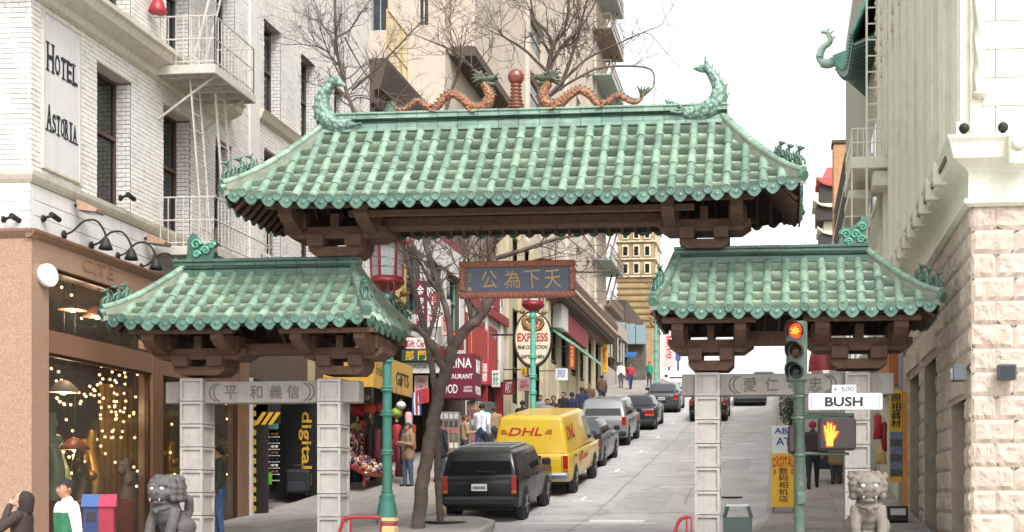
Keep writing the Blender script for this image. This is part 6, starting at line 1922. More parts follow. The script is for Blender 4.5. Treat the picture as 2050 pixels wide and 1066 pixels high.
# camera shop: an open-fronted bay
CS0, CS1 = SH_END, onx(634, 0, WALL_L).y
M_BLK = mat('black_lacquer', '#1d1c1b', rough=.5, var=.2); M_YEL = mat('shop_yellow', '#d0a02a', rough=.6, var=.08)
t = MB(); WL.box(t, SH_END + .001, H_END, gz(28) + 3.05, zg - .001, .0, .3); t.build('shop_beam', M_BROWNW, hotel)
t = MB(); t.box(WALL_L - 3.2, WALL_L - 3.1, CS0, H_END, gz(27), gz(28) + 3.2); t.box(WALL_L - 3.1, WALL_L - .05, CS0 + .001, CS0 + .08, gz(27), gz(28) + 3.2); t.box(WALL_L - 3.1, WALL_L - .3, H_END - .1, H_END, gz(27), gz(28) + 3.2); t.build('camera_shop_wall', M_BLK, hotel)
t = MB(); t.box(WALL_L - 3.1, WALL_L + .005, CS0, H_END, gz(27) - .6, gz(27.8) + .15); t.build('camera_shop_floor', M_PAVE, hotel)
t = MB(); WL.box(t, CS0 + .001, CS0 + .12, gz(27), gz(28) + 3.05, -.06, .2); t.build('white_post', M_WHITEF, hotel)
dg = thing('digital_board', 'black board with tall yellow letters reading digital inside the camera shop', 'sign', (WALL_L - .8, CS1, gz(CS1)))
p0, p1 = at(590, 945, CS1), at(640, 815, CS1)
db = MB().box(p0.x - .5, p1.x + .25, CS1, CS1 + .08, gz(CS1), p1.z + .5).build('board', M_BLK, dg)
q = at(611, 882, CS1 - .01); letter('digital', M_YEL, db, q - dg.location, (0, 0, -1), (1, 0, 0), (p1.z - p0.z) * .88, .34, .012, .01)
for k in range(3): 
    t = MB(); z = p0.z - .1 - .1 * k; t.box(p0.x + .02, p0.x + .45, CS1 - .012, CS1 - .002, z - .03, z + .03); t.build('yellow_line', M_YEL, db)
ck = thing('checker_panel', 'yellow and black checkered strip with diagonal stripes at the camera shop entrance', 'panel', (WALL_L - .4, CS0 + .4, gz(28)))
for k in range(26):
    q = at(508, 800 + 9.5 * k, CS0 + .35); e = .06
    t = MB(); t.box(q.x - e + (e if k % 2 else 0), q.x + (e if k % 2 else 0), CS0 + .3, CS0 + .34, q.z - e, q.z + e); t.build('check', M_YEL, ck)
q0, q1 = at(500, 1040, CS0 + .35), at(560, 808, CS0 + .35)
MB().box(q0.x, q1.x - .28, CS0 + .345, CS0 + .40, q0.z, q1.z).build('board', M_BLK, ck)
t = MB(); t.box(q0.x + .1, q1.x, CS0 + .345, CS0 + .40, q1.z - .45, q1.z); t.build('stripe_board', M_BLK, ck)
for k in range(3):
    q = at(522 + 14 * k, 838, CS0 + .33); t = MB(); t.prism([(q.x - .16, q.z - .14), (q.x - .06, q.z - .14), (q.x + .14, q.z + .14), (q.x + .04, q.z + .14)], 'y', CS0 + .33, CS0 + .344); t.build('stripe', M_YEL, ck)
# goods rack, suitcases
def on_left(px, Y, dz=0): 
    q = at(px, 900, Y); return Vector((q.x, Y, gz(Y) + .15 + dz))
rk = thing('sunglasses_rack', 'tall revolving rack of sunglasses standing in the camera shop entrance', 'rack', tuple(on_left(537, 29.3)))
MB().lathe([(.28, 0), (.28, .04), (.04, .06), (.04, 2.1)], 12).build('stand', M_BLK, rk, True)
M_TEAL = mat('teal_board', '#5d9490', rough=.5)
MB().bevbox(-.2, .25, -.04, .04, 1.75, 2.35, .02).build('header', M_TEAL, rk, True)
for j in range(7):
    for k in range(3):
        t = MB(); x = -.24 + .24 * k; z = 1.62 - .15 * j
        for s in (-1, 1): t.sph((x + s * .05, -.22, z), (.045, .012, .035), 8, 5)
        t.box(x - .1, x + .1, -.218, -.208, z + .02, z + .035); t.build('sunglasses', mat(('dark_lens', 'white_frame_glasses', 'brown_lens')[(j + k) % 3], ('#23242a', '#b9b6b0', '#6b4a33')[(j + k) % 3], rough=.2), rk, True)
for j in range(8):
    t = MB(); t.box(-.36, .36, -.2, -.17, 1.55 - .15 * j, 1.57 - .15 * j); t.build('rail', M_WHITEF, rk, True)
MB().box(-.05, .18, -.23, -.2, .42, .7).build('green_tag', mat('lime_tag', '#5fb52e', rough=.5), rk, True)
def suitcase(px, Y, w_, h_, rz, lab):
    o = thing('suitcase', lab, 'suitcase', tuple(on_left(px, Y)), rz, 'suitcases at the camera shop')
    MB().bevbox(-w_ / 2, w_ / 2, -.14, .14, .05, h_, .07).build('body', mat('suitcase_black', '#26282c', rough=.5, var=.15, bump=.3), o, True)
    MB().bevbox(-w_ * .38, w_ * .38, -.17, -.13, .1, h_ * .55, .03).build('pocket', mat('suitcase_grey', '#33363b', rough=.5), o, True)
    MB().tube([(-.12, 0, h_ - .02), (-.12, 0, h_ + .1), (.12, 0, h_ + .1), (.12, 0, h_ - .02)], .018, 6).build('handle', M_RUBBER, o, True)
    for s in (-1, 1): MB().tube([(s * w_ * .4, -.1, .04), (s * w_ * .4, .1, .04)], .045, 10).build('wheel', M_RUBBER, o, True)
suitcase(597, 30.6, .62, .66, .1, 'large black suitcase standing low in front of the digital board')
suitcase(575, 31.3, .5, .8, -.1, 'taller dark suitcase behind the large one in the camera shop')
suitcase(622, 31.2, .5, .95, .05, 'dark suitcase against the right side of the camera shop')
def panel(name, lab, px0, px1, py0, py1, Y, mats, lines, th=.08, cat='sign', post=True, group=None, rz=0):
    """a board facing down the street, hung out from the left wall; lines: (text, y of its middle, width fraction, height px, material)"""
    a, c = at(px0, py1, Y), at(px1, py0, Y)
    o = thing(name, lab, cat, ((a.x + c.x) / 2, Y, (a.z + c.z) / 2), 0, group)
    bd = MB().bevbox(a.x, c.x, Y, Y + th, a.z, c.z, .012).build('board', mats, o)
    k = scale_at((a.x, Y))
    for l in lines:
        txt, py, wf, hp, m = l[:5]; pxm = l[5] if len(l) > 5 else (px0 + px1) / 2
        q = at(pxm, py, Y - .006)
        letter(txt, m, bd, q - o.location, (1, 0, 0), (0, 0, 1), (c.x - a.x) * wf, hp / k, .012, .008)
    if post and c.x < WALL_L + 4: 
        zc = (a.z + c.z) / 2
        t = MB(); t.tube([(WALL_L - .05, Y + th / 2, c.z - .1), (max(a.x, WALL_L) + .02, Y + th / 2, c.z - .1)], .025, 6); t.build('mounting_bar', M_BLACK, o)
    return o
M_RLET = mat('red_letters', '#b3242c', rough=.5); M_GLET = mat('green_letters', '#3f8a3c', rough=.5); M_WLET = mat('white_letters', '#e0dcd6', rough=.5); M_YLET = mat('yellow_letters', '#dba32c', rough=.5)
M_BULBW = emis('marquee_bulb', (1, .8, .5), 2.5)
cs = panel('camera_sign', 'white sign with red print for cameras hanging above the left lintel', 527, 563, 688, 772, 29.2, M_STREETW, [('Canon', 708, .62, 17, M_RLET), ('CAMERAS', 738, .88, 15, M_RLET), ('ELECTRON', 760, .92, 13, M_RLET)])
for k in range(9):
    q = at(521, 692 + 9 * k, 29.15); MB().sph(q, .03, 8, 5).build('marquee_bulb', M_BULBW, cs)
a, c = at(515, 772, 29.22), at(526, 688, 29.22); MB().box(a.x, c.x, 29.2, 29.28, a.z, c.z).build('bulb_strip', M_STREETW, cs)
panel('beige_light_box', 'beige light box sign beside the white camera sign above the left lintel', 566, 616, 690, 772, 30.2, mat('beige_box', '#a79e86', rough=.6, var=.1), [('电器', 750, .35, 14, mat('blue_letters', '#3d5a86', rough=.5), 576)], .5)
# yellow gift awning
ax = WALL_L + 1.3
a, c = onx(745, 704, ax), onx(824, 736, ax); zb_ = onx(735, 772, ax).z; zt_ = (a.z + c.z) / 2
aw = thing('gift_awning', 'yellow box awning with black lettering over the gift shop', 'awning', (ax, (a.y + c.y) / 2, zb_))
WA = Wall('L', ax)
fb = MB(); WA.box(fb, a.y, c.y, zb_, zt_, -.03, .03); fbo = fb.build('front_board', M_YAWF, aw)
t = MB(); t.box(WALL_L + .01, ax - .031, a.y, a.y + .06, zb_, zt_); t.build('side_board', M_YAW, aw)
t = MB(); t.box(WALL_L + .01, ax - .031, a.y + .061, c.y, zt_ - .06, zt_ - .01); t.build('top_board', M_YAW, aw)
WA.text('Hello', mat('brown_letters', '#6b5230', rough=.6), fbo, a.y + .62, (zb_ + zt_) / 2 + .06, .75, .34, -.034)
WA.text('GIFTS', M_INKB, fbo, a.y + (c.y - a.y) * .72, (zb_ + zt_) / 2 - .03, 1.15, .36, -.034, .015)
panel('gift_centre_board', 'white board with red lettering for a gift centre above the dark green board', 808, 872, 676, 699, 38.2, M_STREETW, [('Gift Center', 688, .85, 14, M_RLET)])
panel('green_cjk_board', 'dark green board with big yellow characters behind the tree', 803, 880, 701, 724, 37.9, mat('deep_green_board', '#1f4a41', rough=.5, var=.1), [('部', 712, .22, 19, M_YLET, 820), ('門', 712, .22, 19, M_YLET, 845), ('部', 712, .22, 19, M_YLET, 870)])
panel('jade_board', 'white board with small green lettering under the dark green board', 806, 884, 726, 748, 38.1, M_STREETW, [('JADE', 735, .4, 10, M_GLET, 838)])
panel('price_board', 'small pale price board hanging below the jade board', 829, 856, 752, 786, 38.4, mat('pale_board', '#b5a79e', rough=.7, var=.1), [('SALE\n2 for 1', 768, .7, 20, M_RLET)])
M_MAROON = mat('maroon_board', '#6a1f30', rough=.5, var=.1)
mr = panel('restaurant_sign', 'maroon projecting restaurant sign with white letters behind the tree', 878, 950, 708, 798, 43, M_MAROON, [('CHINA', 727, .84, 20, M_WLET), ('RESTAURANT', 754, .9, 10, M_WLET), ('FOOD', 779, .5, 18, M_WLET, 898), ('LUNCH\nDINNER', 779, .24, 12, M_WLET, 937)], 1.0)
a = at(950, 752, 43); WM = Wall('L', a.x + .002)
WM.text('飯店', M_WLET, mr, 43.5, a.z + .35, .6, .5, -.006); WM.text('FOOD', M_WLET, mr, 43.5, a.z - .5, .7, .3, -.006)
panel('red_side_sign', 'smaller bright red sign just behind the maroon restaurant sign', 962, 979, 722, 770, 46.5, mat('bright_red_board', '#a8303c', rough=.5, var=.1), [('酒\n楼', 746, .6, 36, M_WLET)], .5)
# oval gift sign
OY = 50
oc = at(1067, 680, OY); rx = 38 / 50.; rz_ = 56 / 50.
ov = thing('oval_sign', 'big cream oval sign with red GIFTS EXPRESS lettering behind a lamp post', 'sign', tuple(oc))
MB().lathe([(.97, -.05), (1, -.04), (1, .04), (.97, .05)], 40, M=Matrix.Diagonal((rx * 1.06, 1, rz_ * 1.04, 1)) @ Matrix.Rotation(rad(90), 4, 'X')).build('rim', M_INKB, ov, True)
of_ = MB().lathe([(.9, -.02), (.97, 0), (.9, .02)], 40, M=Matrix.Translation((0, -.06, 0)) @ Matrix.Diagonal((rx, 1, rz_, 1)) @ Matrix.Rotation(rad(90), 4, 'X')).build('face', mat('oval_cream', '#d2c8ac', rough=.5, var=.06), ov, True)
for txt, py, w_, h_, m in (('GIFTS', 655, .82, .30, M_RLET), ('EXPRESS', 676, 1.25, .34, M_RLET), ('FINE COLLECTION', 696, 1.2, .15, M_INKB), ('GIFTS LINEN', 715, .95, .14, M_INKB)):
    letter(txt, m, of_, Vector((0, -.09, at(1067, py, OY).z - oc.z)), (1, 0, 0), (0, 0, 1), w_, h_, .02, .01)
MB().tube([(-rx, 0, .2), (WALL_L - oc.x - .02, 0, .2)], .04, 6).build('mounting_bar', M_BLACK, ov, True)
panel('pink_notice', 'small pink notice board hanging low left of the lamp post', 1037, 1062, 756, 783, 52, mat('pink_board', '#c9a3a3', rough=.6), [('SILK\nGIFTS', 769, .7, 16, M_RLET)])
panel('yellow_notice', 'small yellow sign with a dark figure above the pink notice', 1043, 1054, 735, 753, 52, M_YEL, [('人', 744, .6, 12, M_INKB)])
ga = thing('green_awning', 'pale green and red awning beyond the oval sign on the left side', 'awning', tuple(onx(1175, 700, WALL_L + .8)))
a, c = onx(1152, 700, WALL_L + 1.2), onx(1203, 717, WALL_L + 1.2)
y0, y1 = a.y, c.y; zq = (a.z + c.z) / 2
MB().prism([(WALL_L + 1.2, zq - .15), (WALL_L + 1.2, zq), (WALL_L + .01, zq + .8), (WALL_L + .01, zq + .65)], 'y', y0, y1).build('canvas', mat('pale_green_canvas', '#7fb09a', rough=.8), ga)
MB().box(WALL_L + .005, WALL_L + .4, y0 + 2, y1, zq + .85, zq + 1.9).build('red_board', M_REDT, ga)
MB().box(WALL_L + .005, WALL_L + .5, y0, y0 + 1.9, zq + .85, zq + 2.1).build('white_board', M_WHITEF, ga)
M_MAR2 = mat('maroon_board', '#6a1f30'); M_PINKB = mat('pale_pink_board', '#c4a6a4', rough=.7, var=.1)
for px0, px1, py0, py1, Y, m, txt, tm2, lab in ((831, 852, 562, 652, 39.4, M_MAR2, '金\n龍\n樓', M_WLET, 'tall maroon upright sign high behind the left limb of the tree'), (855, 882, 575, 655, 40.2, M_STREETW, '禮\n品', M_RLET, 'tall white upright sign with red characters behind the tree limbs'),
        (884, 900, 600, 672, 41.6, M_PINKB, '茶', M_RLET, 'narrow pale pink upright sign behind the tree fork'), (905, 926, 662, 700, 43.4, M_REDP, '酒家', M_YLET, 'small red sign with yellow characters above the maroon restaurant sign'),
        (984, 1000, 742, 775, 49.0, M_STREETW, '茶莊', M_GLET, 'small white sign with green characters left of the cream front'), (1008, 1028, 762, 790, 51.5, M_REDT, 'ART', M_WLET, 'small dark red sign below the oval sign on its left'),
        (1112, 1136, 738, 762, 60, M_STREETW, 'JEWELRY', M_BANB, 'small white sign with blue letters right of the oval sign'), (1140, 1150, 690, 740, 62, M_REDP, '玉\n器', M_YLET, 'narrow red upright sign beneath the brown cornice'), (1206, 1216, 690, 745, 80, M_BANY, '麵', M_RLET, 'narrow yellow upright sign far up the left side')):
    panel('shop_sign', lab, px0, px1, py0, py1, Y, m, [(txt, (py0 + py1) / 2, .7, (py1 - py0) * .8, tm2)], .2, group='shop signs hung out on the left side')
# things hung out for sale by the gift shop
RG = random.Random(4)
GC = {'red': '#a3232b', 'orange': '#c9562a', 'coral': '#cf4b43', 'lime': '#8aa336', 'white': '#c9c6c4', 'black': '#1d1b1d', 'maroon': '#5e1c26', 'pink': '#c79a9a', 'navy': '#26304e', 'straw': '#b59a6a', 'dark red': '#7c1f26'}
def gm(c): return mat('goods_' + c.replace(' ', '_'), GC[c], rough=.6, var=.2, scale=18)
def lantern(px, py, Y, r, c, lab):
    q = at(px, py, Y)
    o = thing('paper_lantern', lab, 'lantern', tuple(q), 0, 'paper lanterns hung out by the gift shop')
    prof = [(r * max(.15, math.cos(a)) * (1 + .03 * (k % 2)), r * .85 * math.sin(a)) for k, a in enumerate([rad(-86 + 172 * i / 14) for i in range(15)])]
    MB().lathe(prof, 14).build('shade', gm(c), o, True)
    MB().lathe([(r * .3, -.04), (r * .32, 0), (r * .3, .04)], 10, (0, 0, r * .86)).build('cap', M_GOLDP, o, True)
    MB().tube([(0, 0, -r * .85), (0, 0, -r * 1.5)], [.02, .045], 6).build('tassel', gm('straw') if c != 'white' else gm('red'), o, True)
    MB().tube([(0, 0, r * .85), (0, 0, r * .85 + .6)], .006, 4).build('cord', M_BLACK, o, True)
for px, py, r, c, lab in ((716, 822, .2, 'red', 'big red paper lantern hanging next to the left inner gate column'), (741, 818, .17, 'orange', 'orange paper lantern left of the turquoise lamp post'), (762, 815, .15, 'coral', 'coral paper lantern just left of the turquoise lamp post'),
                          (794, 827, .16, 'lime', 'lime green paper lantern right of the turquoise lamp post'), (803, 812, .13, 'white', 'white paper lantern right of the lime green one'), (733, 796, .1, 'white', 'small white lantern under the yellow awning'), (712, 856, .15, 'straw', 'straw coloured round fan shade below the big red lantern')):
    lantern(px, py, 33.2 + RG.uniform(-.3, .3), r, c, lab)
def hung(px, py, h_px, w_px, c, Y, lab, nm='hanging_bag', cat='bag', grp='bags and clothes hung by the gift shop'):
    q = at(px, py, Y); k = scale_at(q); h, w2 = h_px / k, w_px / k / 2
    o = thing(nm, lab, cat, tuple(q), RG.uniform(-.3, .3), grp)
    n = 8
    rs = []
    for f, s_, d in ((0, .4, .03), (.04, .85, .05), (.12, 1.0, .07), (.45, .85, .09), (.94, 1.08, .1), (1, 1.0, .06)):
        rs.append([(w2 * s_ * math.cos(a) * (1 + .06 * math.sin(a * 3 + f * 5)), d * math.sin(a), -h * f) for a in [2 * math.pi * i / 12 for i in range(12)]])
    MB().rings(rs[::-1]).build('cloth', gm(c), o, True)
    MB().tube([(-w2 * .3, 0, 0), (0, 0, .12), (w2 * .3, 0, 0)], .008, 5).build('strap', M_BLACK, o, True)
for px, py, h, w_, c, lab in ((722, 865, 60, 22, 'black', 'black bag hanging beside the left inner gate column'), (740, 850, 70, 20, 'black', 'long black bag hanging under the orange lantern'), (732, 880, 45, 10, 'dark red', 'narrow dark red scarf among the black bags'),
                              (755, 858, 62, 18, 'maroon', 'maroon bag hanging left of the lamp post'), (764, 905, 50, 16, 'black', 'low black bag hanging left of the lamp post'), (794, 850, 55, 20, 'red', 'bright red bag right of the turquoise lamp post'), (806, 860, 70, 16, 'black', 'black bag right of the bright red bag'),
                              (727, 842, 40, 14, 'coral', 'coral bag tucked under the big red lantern'), (747, 890, 50, 14, 'navy', 'navy bag in the middle of the hanging bags'), (760, 945, 46, 18, 'straw', 'straw bag low beside the lamp post'), (786, 880, 46, 14, 'dark red', 'dark red bag just right of the lamp post'), (799, 895, 60, 15, 'maroon', 'maroon coat hanging left of the man in tan'), (710, 885, 60, 14, 'dark red', 'dark red cloth against the left inner gate column'), (826, 850, 50, 14, 'orange', 'orange scarf hanging beside the striped cloth'), (818, 825, 60, 16, 'pink', 'pink dress hanging right of the lamp post'), (718, 935, 60, 26, 'navy', 'navy bundle hanging low beside the left inner gate column'), (750, 930, 40, 20, 'dark red', 'dark red bag above the toy stall')):
    hung(px, py, h, w_, c, 33.6 + RG.uniform(-.4, .4), lab)
# striped towel flag
q = at(833, 786, 33.4)
fl = thing('striped_flag', 'red white and blue striped cloth hanging at the end of the yellow awning', 'flag', tuple(q))
for k, m in enumerate(('#2f4f8c', '#d5d0cc', '#a83038', '#d5d0cc', '#2f4f8c')):
    t = MB(); t.grid(lambda u, v, k=k: ((k - 2.5 + u) * .05 + .02 * v, .02 * math.sin(v * 6 + k), -.62 * v), 2, 8); t.build('stripe', mat('flag_' + str(k % 3 if k < 3 else 4 - k), m, rough=.8), fl, True)
q = at(846, 782, 33.4)
fl = thing('red_flag', 'small red patterned flag next to the striped cloth', 'flag', tuple(q), .3)
t = MB(); t.grid(lambda u, v: ((u - .5) * .34, .03 * math.sin(u * 5), -.4 * v + .08 * u), 6, 6); t.build('cloth', gm('red'), fl, True)
# toy stall: a sloping table heaped with small goods
ts = thing('toy_stall', 'sloping stall heaped with small souvenirs and toys by the gift shop', 'stall', tuple(on_left(738, 32.4)))
MB().prism([(-.3, .35), (.55, .8), (.55, .72), (-.3, .27)], 'y', -1.2, 1.2, M=Matrix.Rotation(rad(180), 4, 'Z')).build('table', M_WOODR, ts, True)
for x, y in ((-.5, -1.1), (.25, -1.1), (-.5, 1.1), (.25, 1.1)): MB().bar((x, y, 0), (x, y, .33 if x > 0 else .7), .05).build('leg', M_REDP, ts, True)
tm = [mat('toy_' + str(k), c, rough=.5, var=.15) for k, c in enumerate(('#b8b2aa', '#8a2a2c', '#c28a5a', '#34405e', '#d0c8b0', '#6a5a4a', '#a8565a', '#3d3a3a'))]
t = MB()
for k in range(260):
    u, y = RG.uniform(-.55, .3), RG.uniform(-1.15, 1.15); z = .35 + (.3 - u) * .53 + RG.uniform(0, .16)
    m_ = RG.randrange(8)
    if k % 3: t.sph((u, y, z), (RG.uniform(.03, .07), RG.uniform(.03, .07), RG.uniform(.03, .08)), 6, 4, m_)
    else: t.cbox((0, 0, 0), (.1, .08, .1), m_, Matrix.Translation((u, y, z)) @ Euler((RG.random(), RG.random(), RG.random())).to_matrix().to_4x4())
tag(t.build('souvenirs', tm, ts, True), kind='stuff')
t = MB()
for k in range(180):
    y, z, u = RG.uniform(-1.15, 1.15), RG.uniform(.85, 1.5), RG.uniform(-.7, -.45)
    t.sph((u, y, z), (.04, RG.uniform(.03, .08), RG.uniform(.04, .09)), 6, 4, RG.randrange(8))
tag(t.build('hanging_souvenirs', tm, ts, True), kind='stuff')
MB().box(-.78, -.74, -1.2, 1.2, .7, 1.6).build('back_board', M_BLK, ts, True)
# dark shop backs and racks farther along: newspaper racks, glass case, postcard stands
for px, Y, c, w_, h_, lab in ((900, 40.5, '#7c7670', .7, 1.5, 'grey leaflet rack on the pavement behind the tree trunk'), (925, 41.5, '#8a7a62', .6, 1.3, 'tan souvenir rack under the maroon sign'), (950, 43.5, '#6b7072', .5, 1.7, 'grey glass display case at the corner under the maroon sign')):
    o = thing('display_rack', lab, 'rack', tuple(on_left(px, Y)), .1, 'display racks on the left pavement')
    MB().bevbox(-w_ / 2, w_ / 2, -.15, .15, .15, h_, .02).build('case', mat('rack_' + c[1:], c, rough=.5, var=.2, scale=9), o, True)
    for k in range(5):
        t = MB()
        for j in range(4): t.box(-w_ / 2 + .04 + j * w_ / 4.2, -w_ / 2 + w_ / 4.6 + j * w_ / 4.2, -.18, -.151, .3 + k * h_ * .16, .3 + k * h_ * .16 + h_ * .12)
        t.build('leaflet_row', tm[(k + int(px)) % 8], o, True)
    for s in (-1, 1): MB().box(s * w_ * .4 - .02, s * w_ * .4 + .02, -.1, .1, 0, .15).build('foot', M_BLACK, o, True)
rt = thing('traffic_box', 'dark green utility cabinet under the maroon sign beside the van', 'cabinet', tuple(on_left(972, 47)))
MB().bevbox(-.3, .3, -.25, .25, 0, 1.5, .03).build('cabinet', M_POLE, rt, True); MB().bevbox(-.25, .25, -.265, -.25, .1, 1.4, .01).build('door', M_POLE, rt, True)
# ---- goods and signs on the right side
ys0 = onx(1808, 0, WALL_R - .35).y
q0, q1 = at(1781, 965, ys0), at(1806, 780, ys0)
ysn = thing('yellow_shop_sign', 'tall yellow upright sign with black characters and small pictures by the right wall', 'sign', ((q0.x + q1.x) / 2, ys0, gz(ys0) + .14))
bd = MB().box(q0.x, q1.x, ys0, ys0 + .06, q0.z, q1.z).build('board', M_YEL, ysn)
for i, ch in enumerate('照相器材'):
    letter(ch, M_INKB, bd, at(1794, 797 + 17 * i, ys0 - .01) - ysn.location, (1, 0, 0), (0, 0, 1), .2, .17, .012, .006)
for i in range(6):
    q = at(1794, 872 + 15 * i, ys0 - .01); t = MB(); t.box(q.x - .12, q.x + .12, ys0 - .012, ys0 - .001, q.z - .07, q.z + .07); t.build('picture', mat('picture_' + str(i % 2), ('#5a6d86', '#3c4048')[i % 2], rough=.4, var=.3, scale=20), bd)
MB().box(q1.x + .01, q1.x + .1, ys0 - .02, ys0 + .06, gz(ys0) + .14, q1.z - .05).build('orange_post', mat('orange_post', '#c78432', rough=.6), ysn)
o = thing('orange_board', 'orange sign board fixed high on the right wall above the yellow sign', 'sign', tuple(onx(1782, 735, WALL_R - .3)))
a, c = onx(1800, 760, WALL_R - .06), onx(1771, 712, WALL_R - .06)
t = MB(); WR.box(t, a.y, c.y, a.z - .1, a.z + .9, -.3, -.02); t.build('board', mat('orange_board', '#b0683a', rough=.6, var=.2), o)
o = thing('folded_awning', 'pale grey folded awning arm sloping out from the right wall behind the gate roof', 'awning', tuple(onx(1808, 690, WALL_R)))
a = onx(1812, 668, WALL_R); c = at(1722, 742, a.y - .5)
MB().tube(smooth_path([(WALL_R, a.y, a.z), (WALL_R - .3, a.y, a.z - .1), (c.x + .3, a.y, c.z + .12), (c.x, a.y, c.z)], 4), [.16] * 4 + [.13] * 4 + [.12] * 4 + [.03], 10).build('roll', mat('grey_canvas', '#a4a294', rough=.8, var=.2, scale=6), o)
ra = thing('red_awning', 'round red awning under a pink sign on the right side up the hill', 'awning', tuple(at(1650, 735, 44)))
a, c = at(1618, 747, 44), at(1684, 722, 44)
n = 14
t = MB(); rs = []
for j in range(5):
    b_ = j / 4 * math.pi / 2
    rs.append([((a.x + c.x) / 2 + (c.x - a.x) / 2 * math.cos(k * math.pi / n) * (.55 + .45 * math.cos(b_)), 44 - .9 * math.sin(k * math.pi / n) * math.cos(b_), a.z + .95 * math.sin(b_)) for k in range(n + 1)])
t.rings(rs, 0, True, None, (False, False), False); t.build('canopy', M_REDP, ra)
t = MB(); t.box(c.x - .9, c.x, 44.1, 44.2, c.z + .05, c.z + .8); t.build('pink_board', mat('pink_sign', '#c47f80', rough=.6, var=.1), ra)
MB().bar((c.x - .1, 44.2, c.z), (WALL_R + .1, 44.2, c.z), .08).build('mounting_bar', M_BLACK, ra)
RR = random.Random(9)
for i, (px, py, h, w_, c, lab) in enumerate(((1757, 830, 50, 16, 'red', 'red bag hanging at the shop right of the right outer column'), (1770, 845, 60, 12, 'dark red', 'dark red bag beside the yellow upright sign'), (1764, 890, 40, 22, 'straw', 'straw basket bag below the red bags'), (1752, 940, 40, 10, 'red', 'small red bag low by the right outer column'))):
    hung(px, py, h, w_, c, 31.5, lab, grp='bags hung on the right side shop')
t = thing('crate_stack', 'dark crate with brochures at the foot of the yellow upright sign', 'crate', tuple(at(1796, 985, ys0 - .3)))
t.location.z = gz(ys0) + .15
MB().bevbox(-.2, .2, -.2, .2, 0, .3, .01).build('crate', M_RUBBER, t, True); MB().box(-.15, .15, -.205, -.2, .12, .25).build('label', M_WHITEF, t, True)
# potted shrub on the right pavement up the hill
pl = thing('potted_shrub', 'bushy green shrub in a dark planter beside the right kerb', 'plant', (at(1582, 830, 43).x, 43, gz(43) + .14))
MB().lathe([(.28, 0), (.4, .75), (.42, .8), (.3, .78)], 14).build('planter', mat('planter_dark', '#3d3a34', rough=.8), pl, True)
M_LEAF = mat('shrub_leaf', '#3c5a2c', rough=.6, var=.35, scale=9, obj_var=.1)
t = MB()
for k in range(900):
    d = Vector((RR.gauss(0, 1), RR.gauss(0, 1), RR.gauss(0, 1))).normalized() * (RR.random() ** .4)
    c_ = Vector((d.x * .42, d.y * .42, 1.45 + d.z * .68))
    M = Matrix.Translation(c_) @ Euler((RR.uniform(0, 6), RR.uniform(0, 6), RR.uniform(0, 6))).to_matrix().to_4x4()
    t.add([M @ Vector(p) for p in ((-.05, 0, 0), (0, -.025, .01), (.06, 0, 0), (0, .025, .01))], [(0, 1, 2, 3)])
tag(t.build('leaves', M_LEAF, pl, True), kind='stuff')
MB().tube([(0, 0, .7), (.03, 0, 1.2), (0, 0, 1.7)], [.05, .04, .02], 6).build('stem', mat('bark', '#5b4a3c', rough=.9, var=.25, scale=9, bump=.5, bscale=30), pl, True)
# pale signs at the right of the ochre tower
for px0, px1, py0, py1, Y, c, lab in ((1328, 1350, 655, 735, 98, '#c9b9b4', 'pale upright sign far up the street right of the ochre tower'), (1352, 1362, 668, 722, 92, '#3e5a96', 'blue upright sign next to the pale one far up the street'), (1330, 1356, 742, 764, 88, '#d2d0cc', 'white notice board above the dark car far up the street')):
    o = panel('far_sign', lab, px0, px1, py0, py1, Y, mat('far_' + c[1:], c, rough=.6, var=.15), [('商\n店', (py0 + py1) / 2, .5, (py1 - py0) * .6, M_RLET)] if px0 == 1328 else [], .3, post=False, group='small signs far up the street')
    MB().bar((o.location.x, Y + .15, gz(Y)), (o.location.x, Y + .15, o.location.z), .12).build('post', M_BLACK, o)

# ================================================================ VEHICLES
M_TYRE = mat('tyre', '#1c1c1d', rough=.85, var=.15, bump=.2); M_RIM = mat('rim', '#8f9193', rough=.35, metal=.6, var=.1)
M_CARGL = glass('car_glass', (.012, .014, .016), .86, .03)
M_TAIL = mat('tail_lens', '#9a1f1c', rough=.2, var=.1, coat=.5); M_AMB = mat('amber_lens', '#b8552a', rough=.2, coat=.5)
M_PLATE = mat('number_plate', '#c9c7c2', rough=.5, var=.06); M_BUMP = mat('black_bumper', '#1b1c1e', rough=.6, var=.12); M_CHR = mat('bright_metal', '#b4b7ba', rough=.25, metal=.8, var=.05)
def paint(n, c, r=.3, coat=.5): return mat('paint_' + n, c, rough=r, var=.05, scale=2, coat=coat, dirt='#6a675f', dirt_amt=.1, dirt_scale=1.5)
def outline(y0, y1, hw, cr, z, n=4):
    # rounded rectangle, anticlockwise from the rear right corner; cr: rear and front corner radius
    pts = []
    for cx, cy, a0, r in ((hw - cr[0], y0 + cr[0], -90, cr[0]), (hw - cr[1], y1 - cr[1], 0, cr[1]), (-hw + cr[1], y1 - cr[1], 90, cr[1]), (-hw + cr[0], y0 + cr[0], 180, cr[0])):
        for k in range(n + 1):
            a = rad(a0 + 90 * k / n); pts.append((cx + r * math.cos(a), cy + r * math.sin(a), z))
    return pts
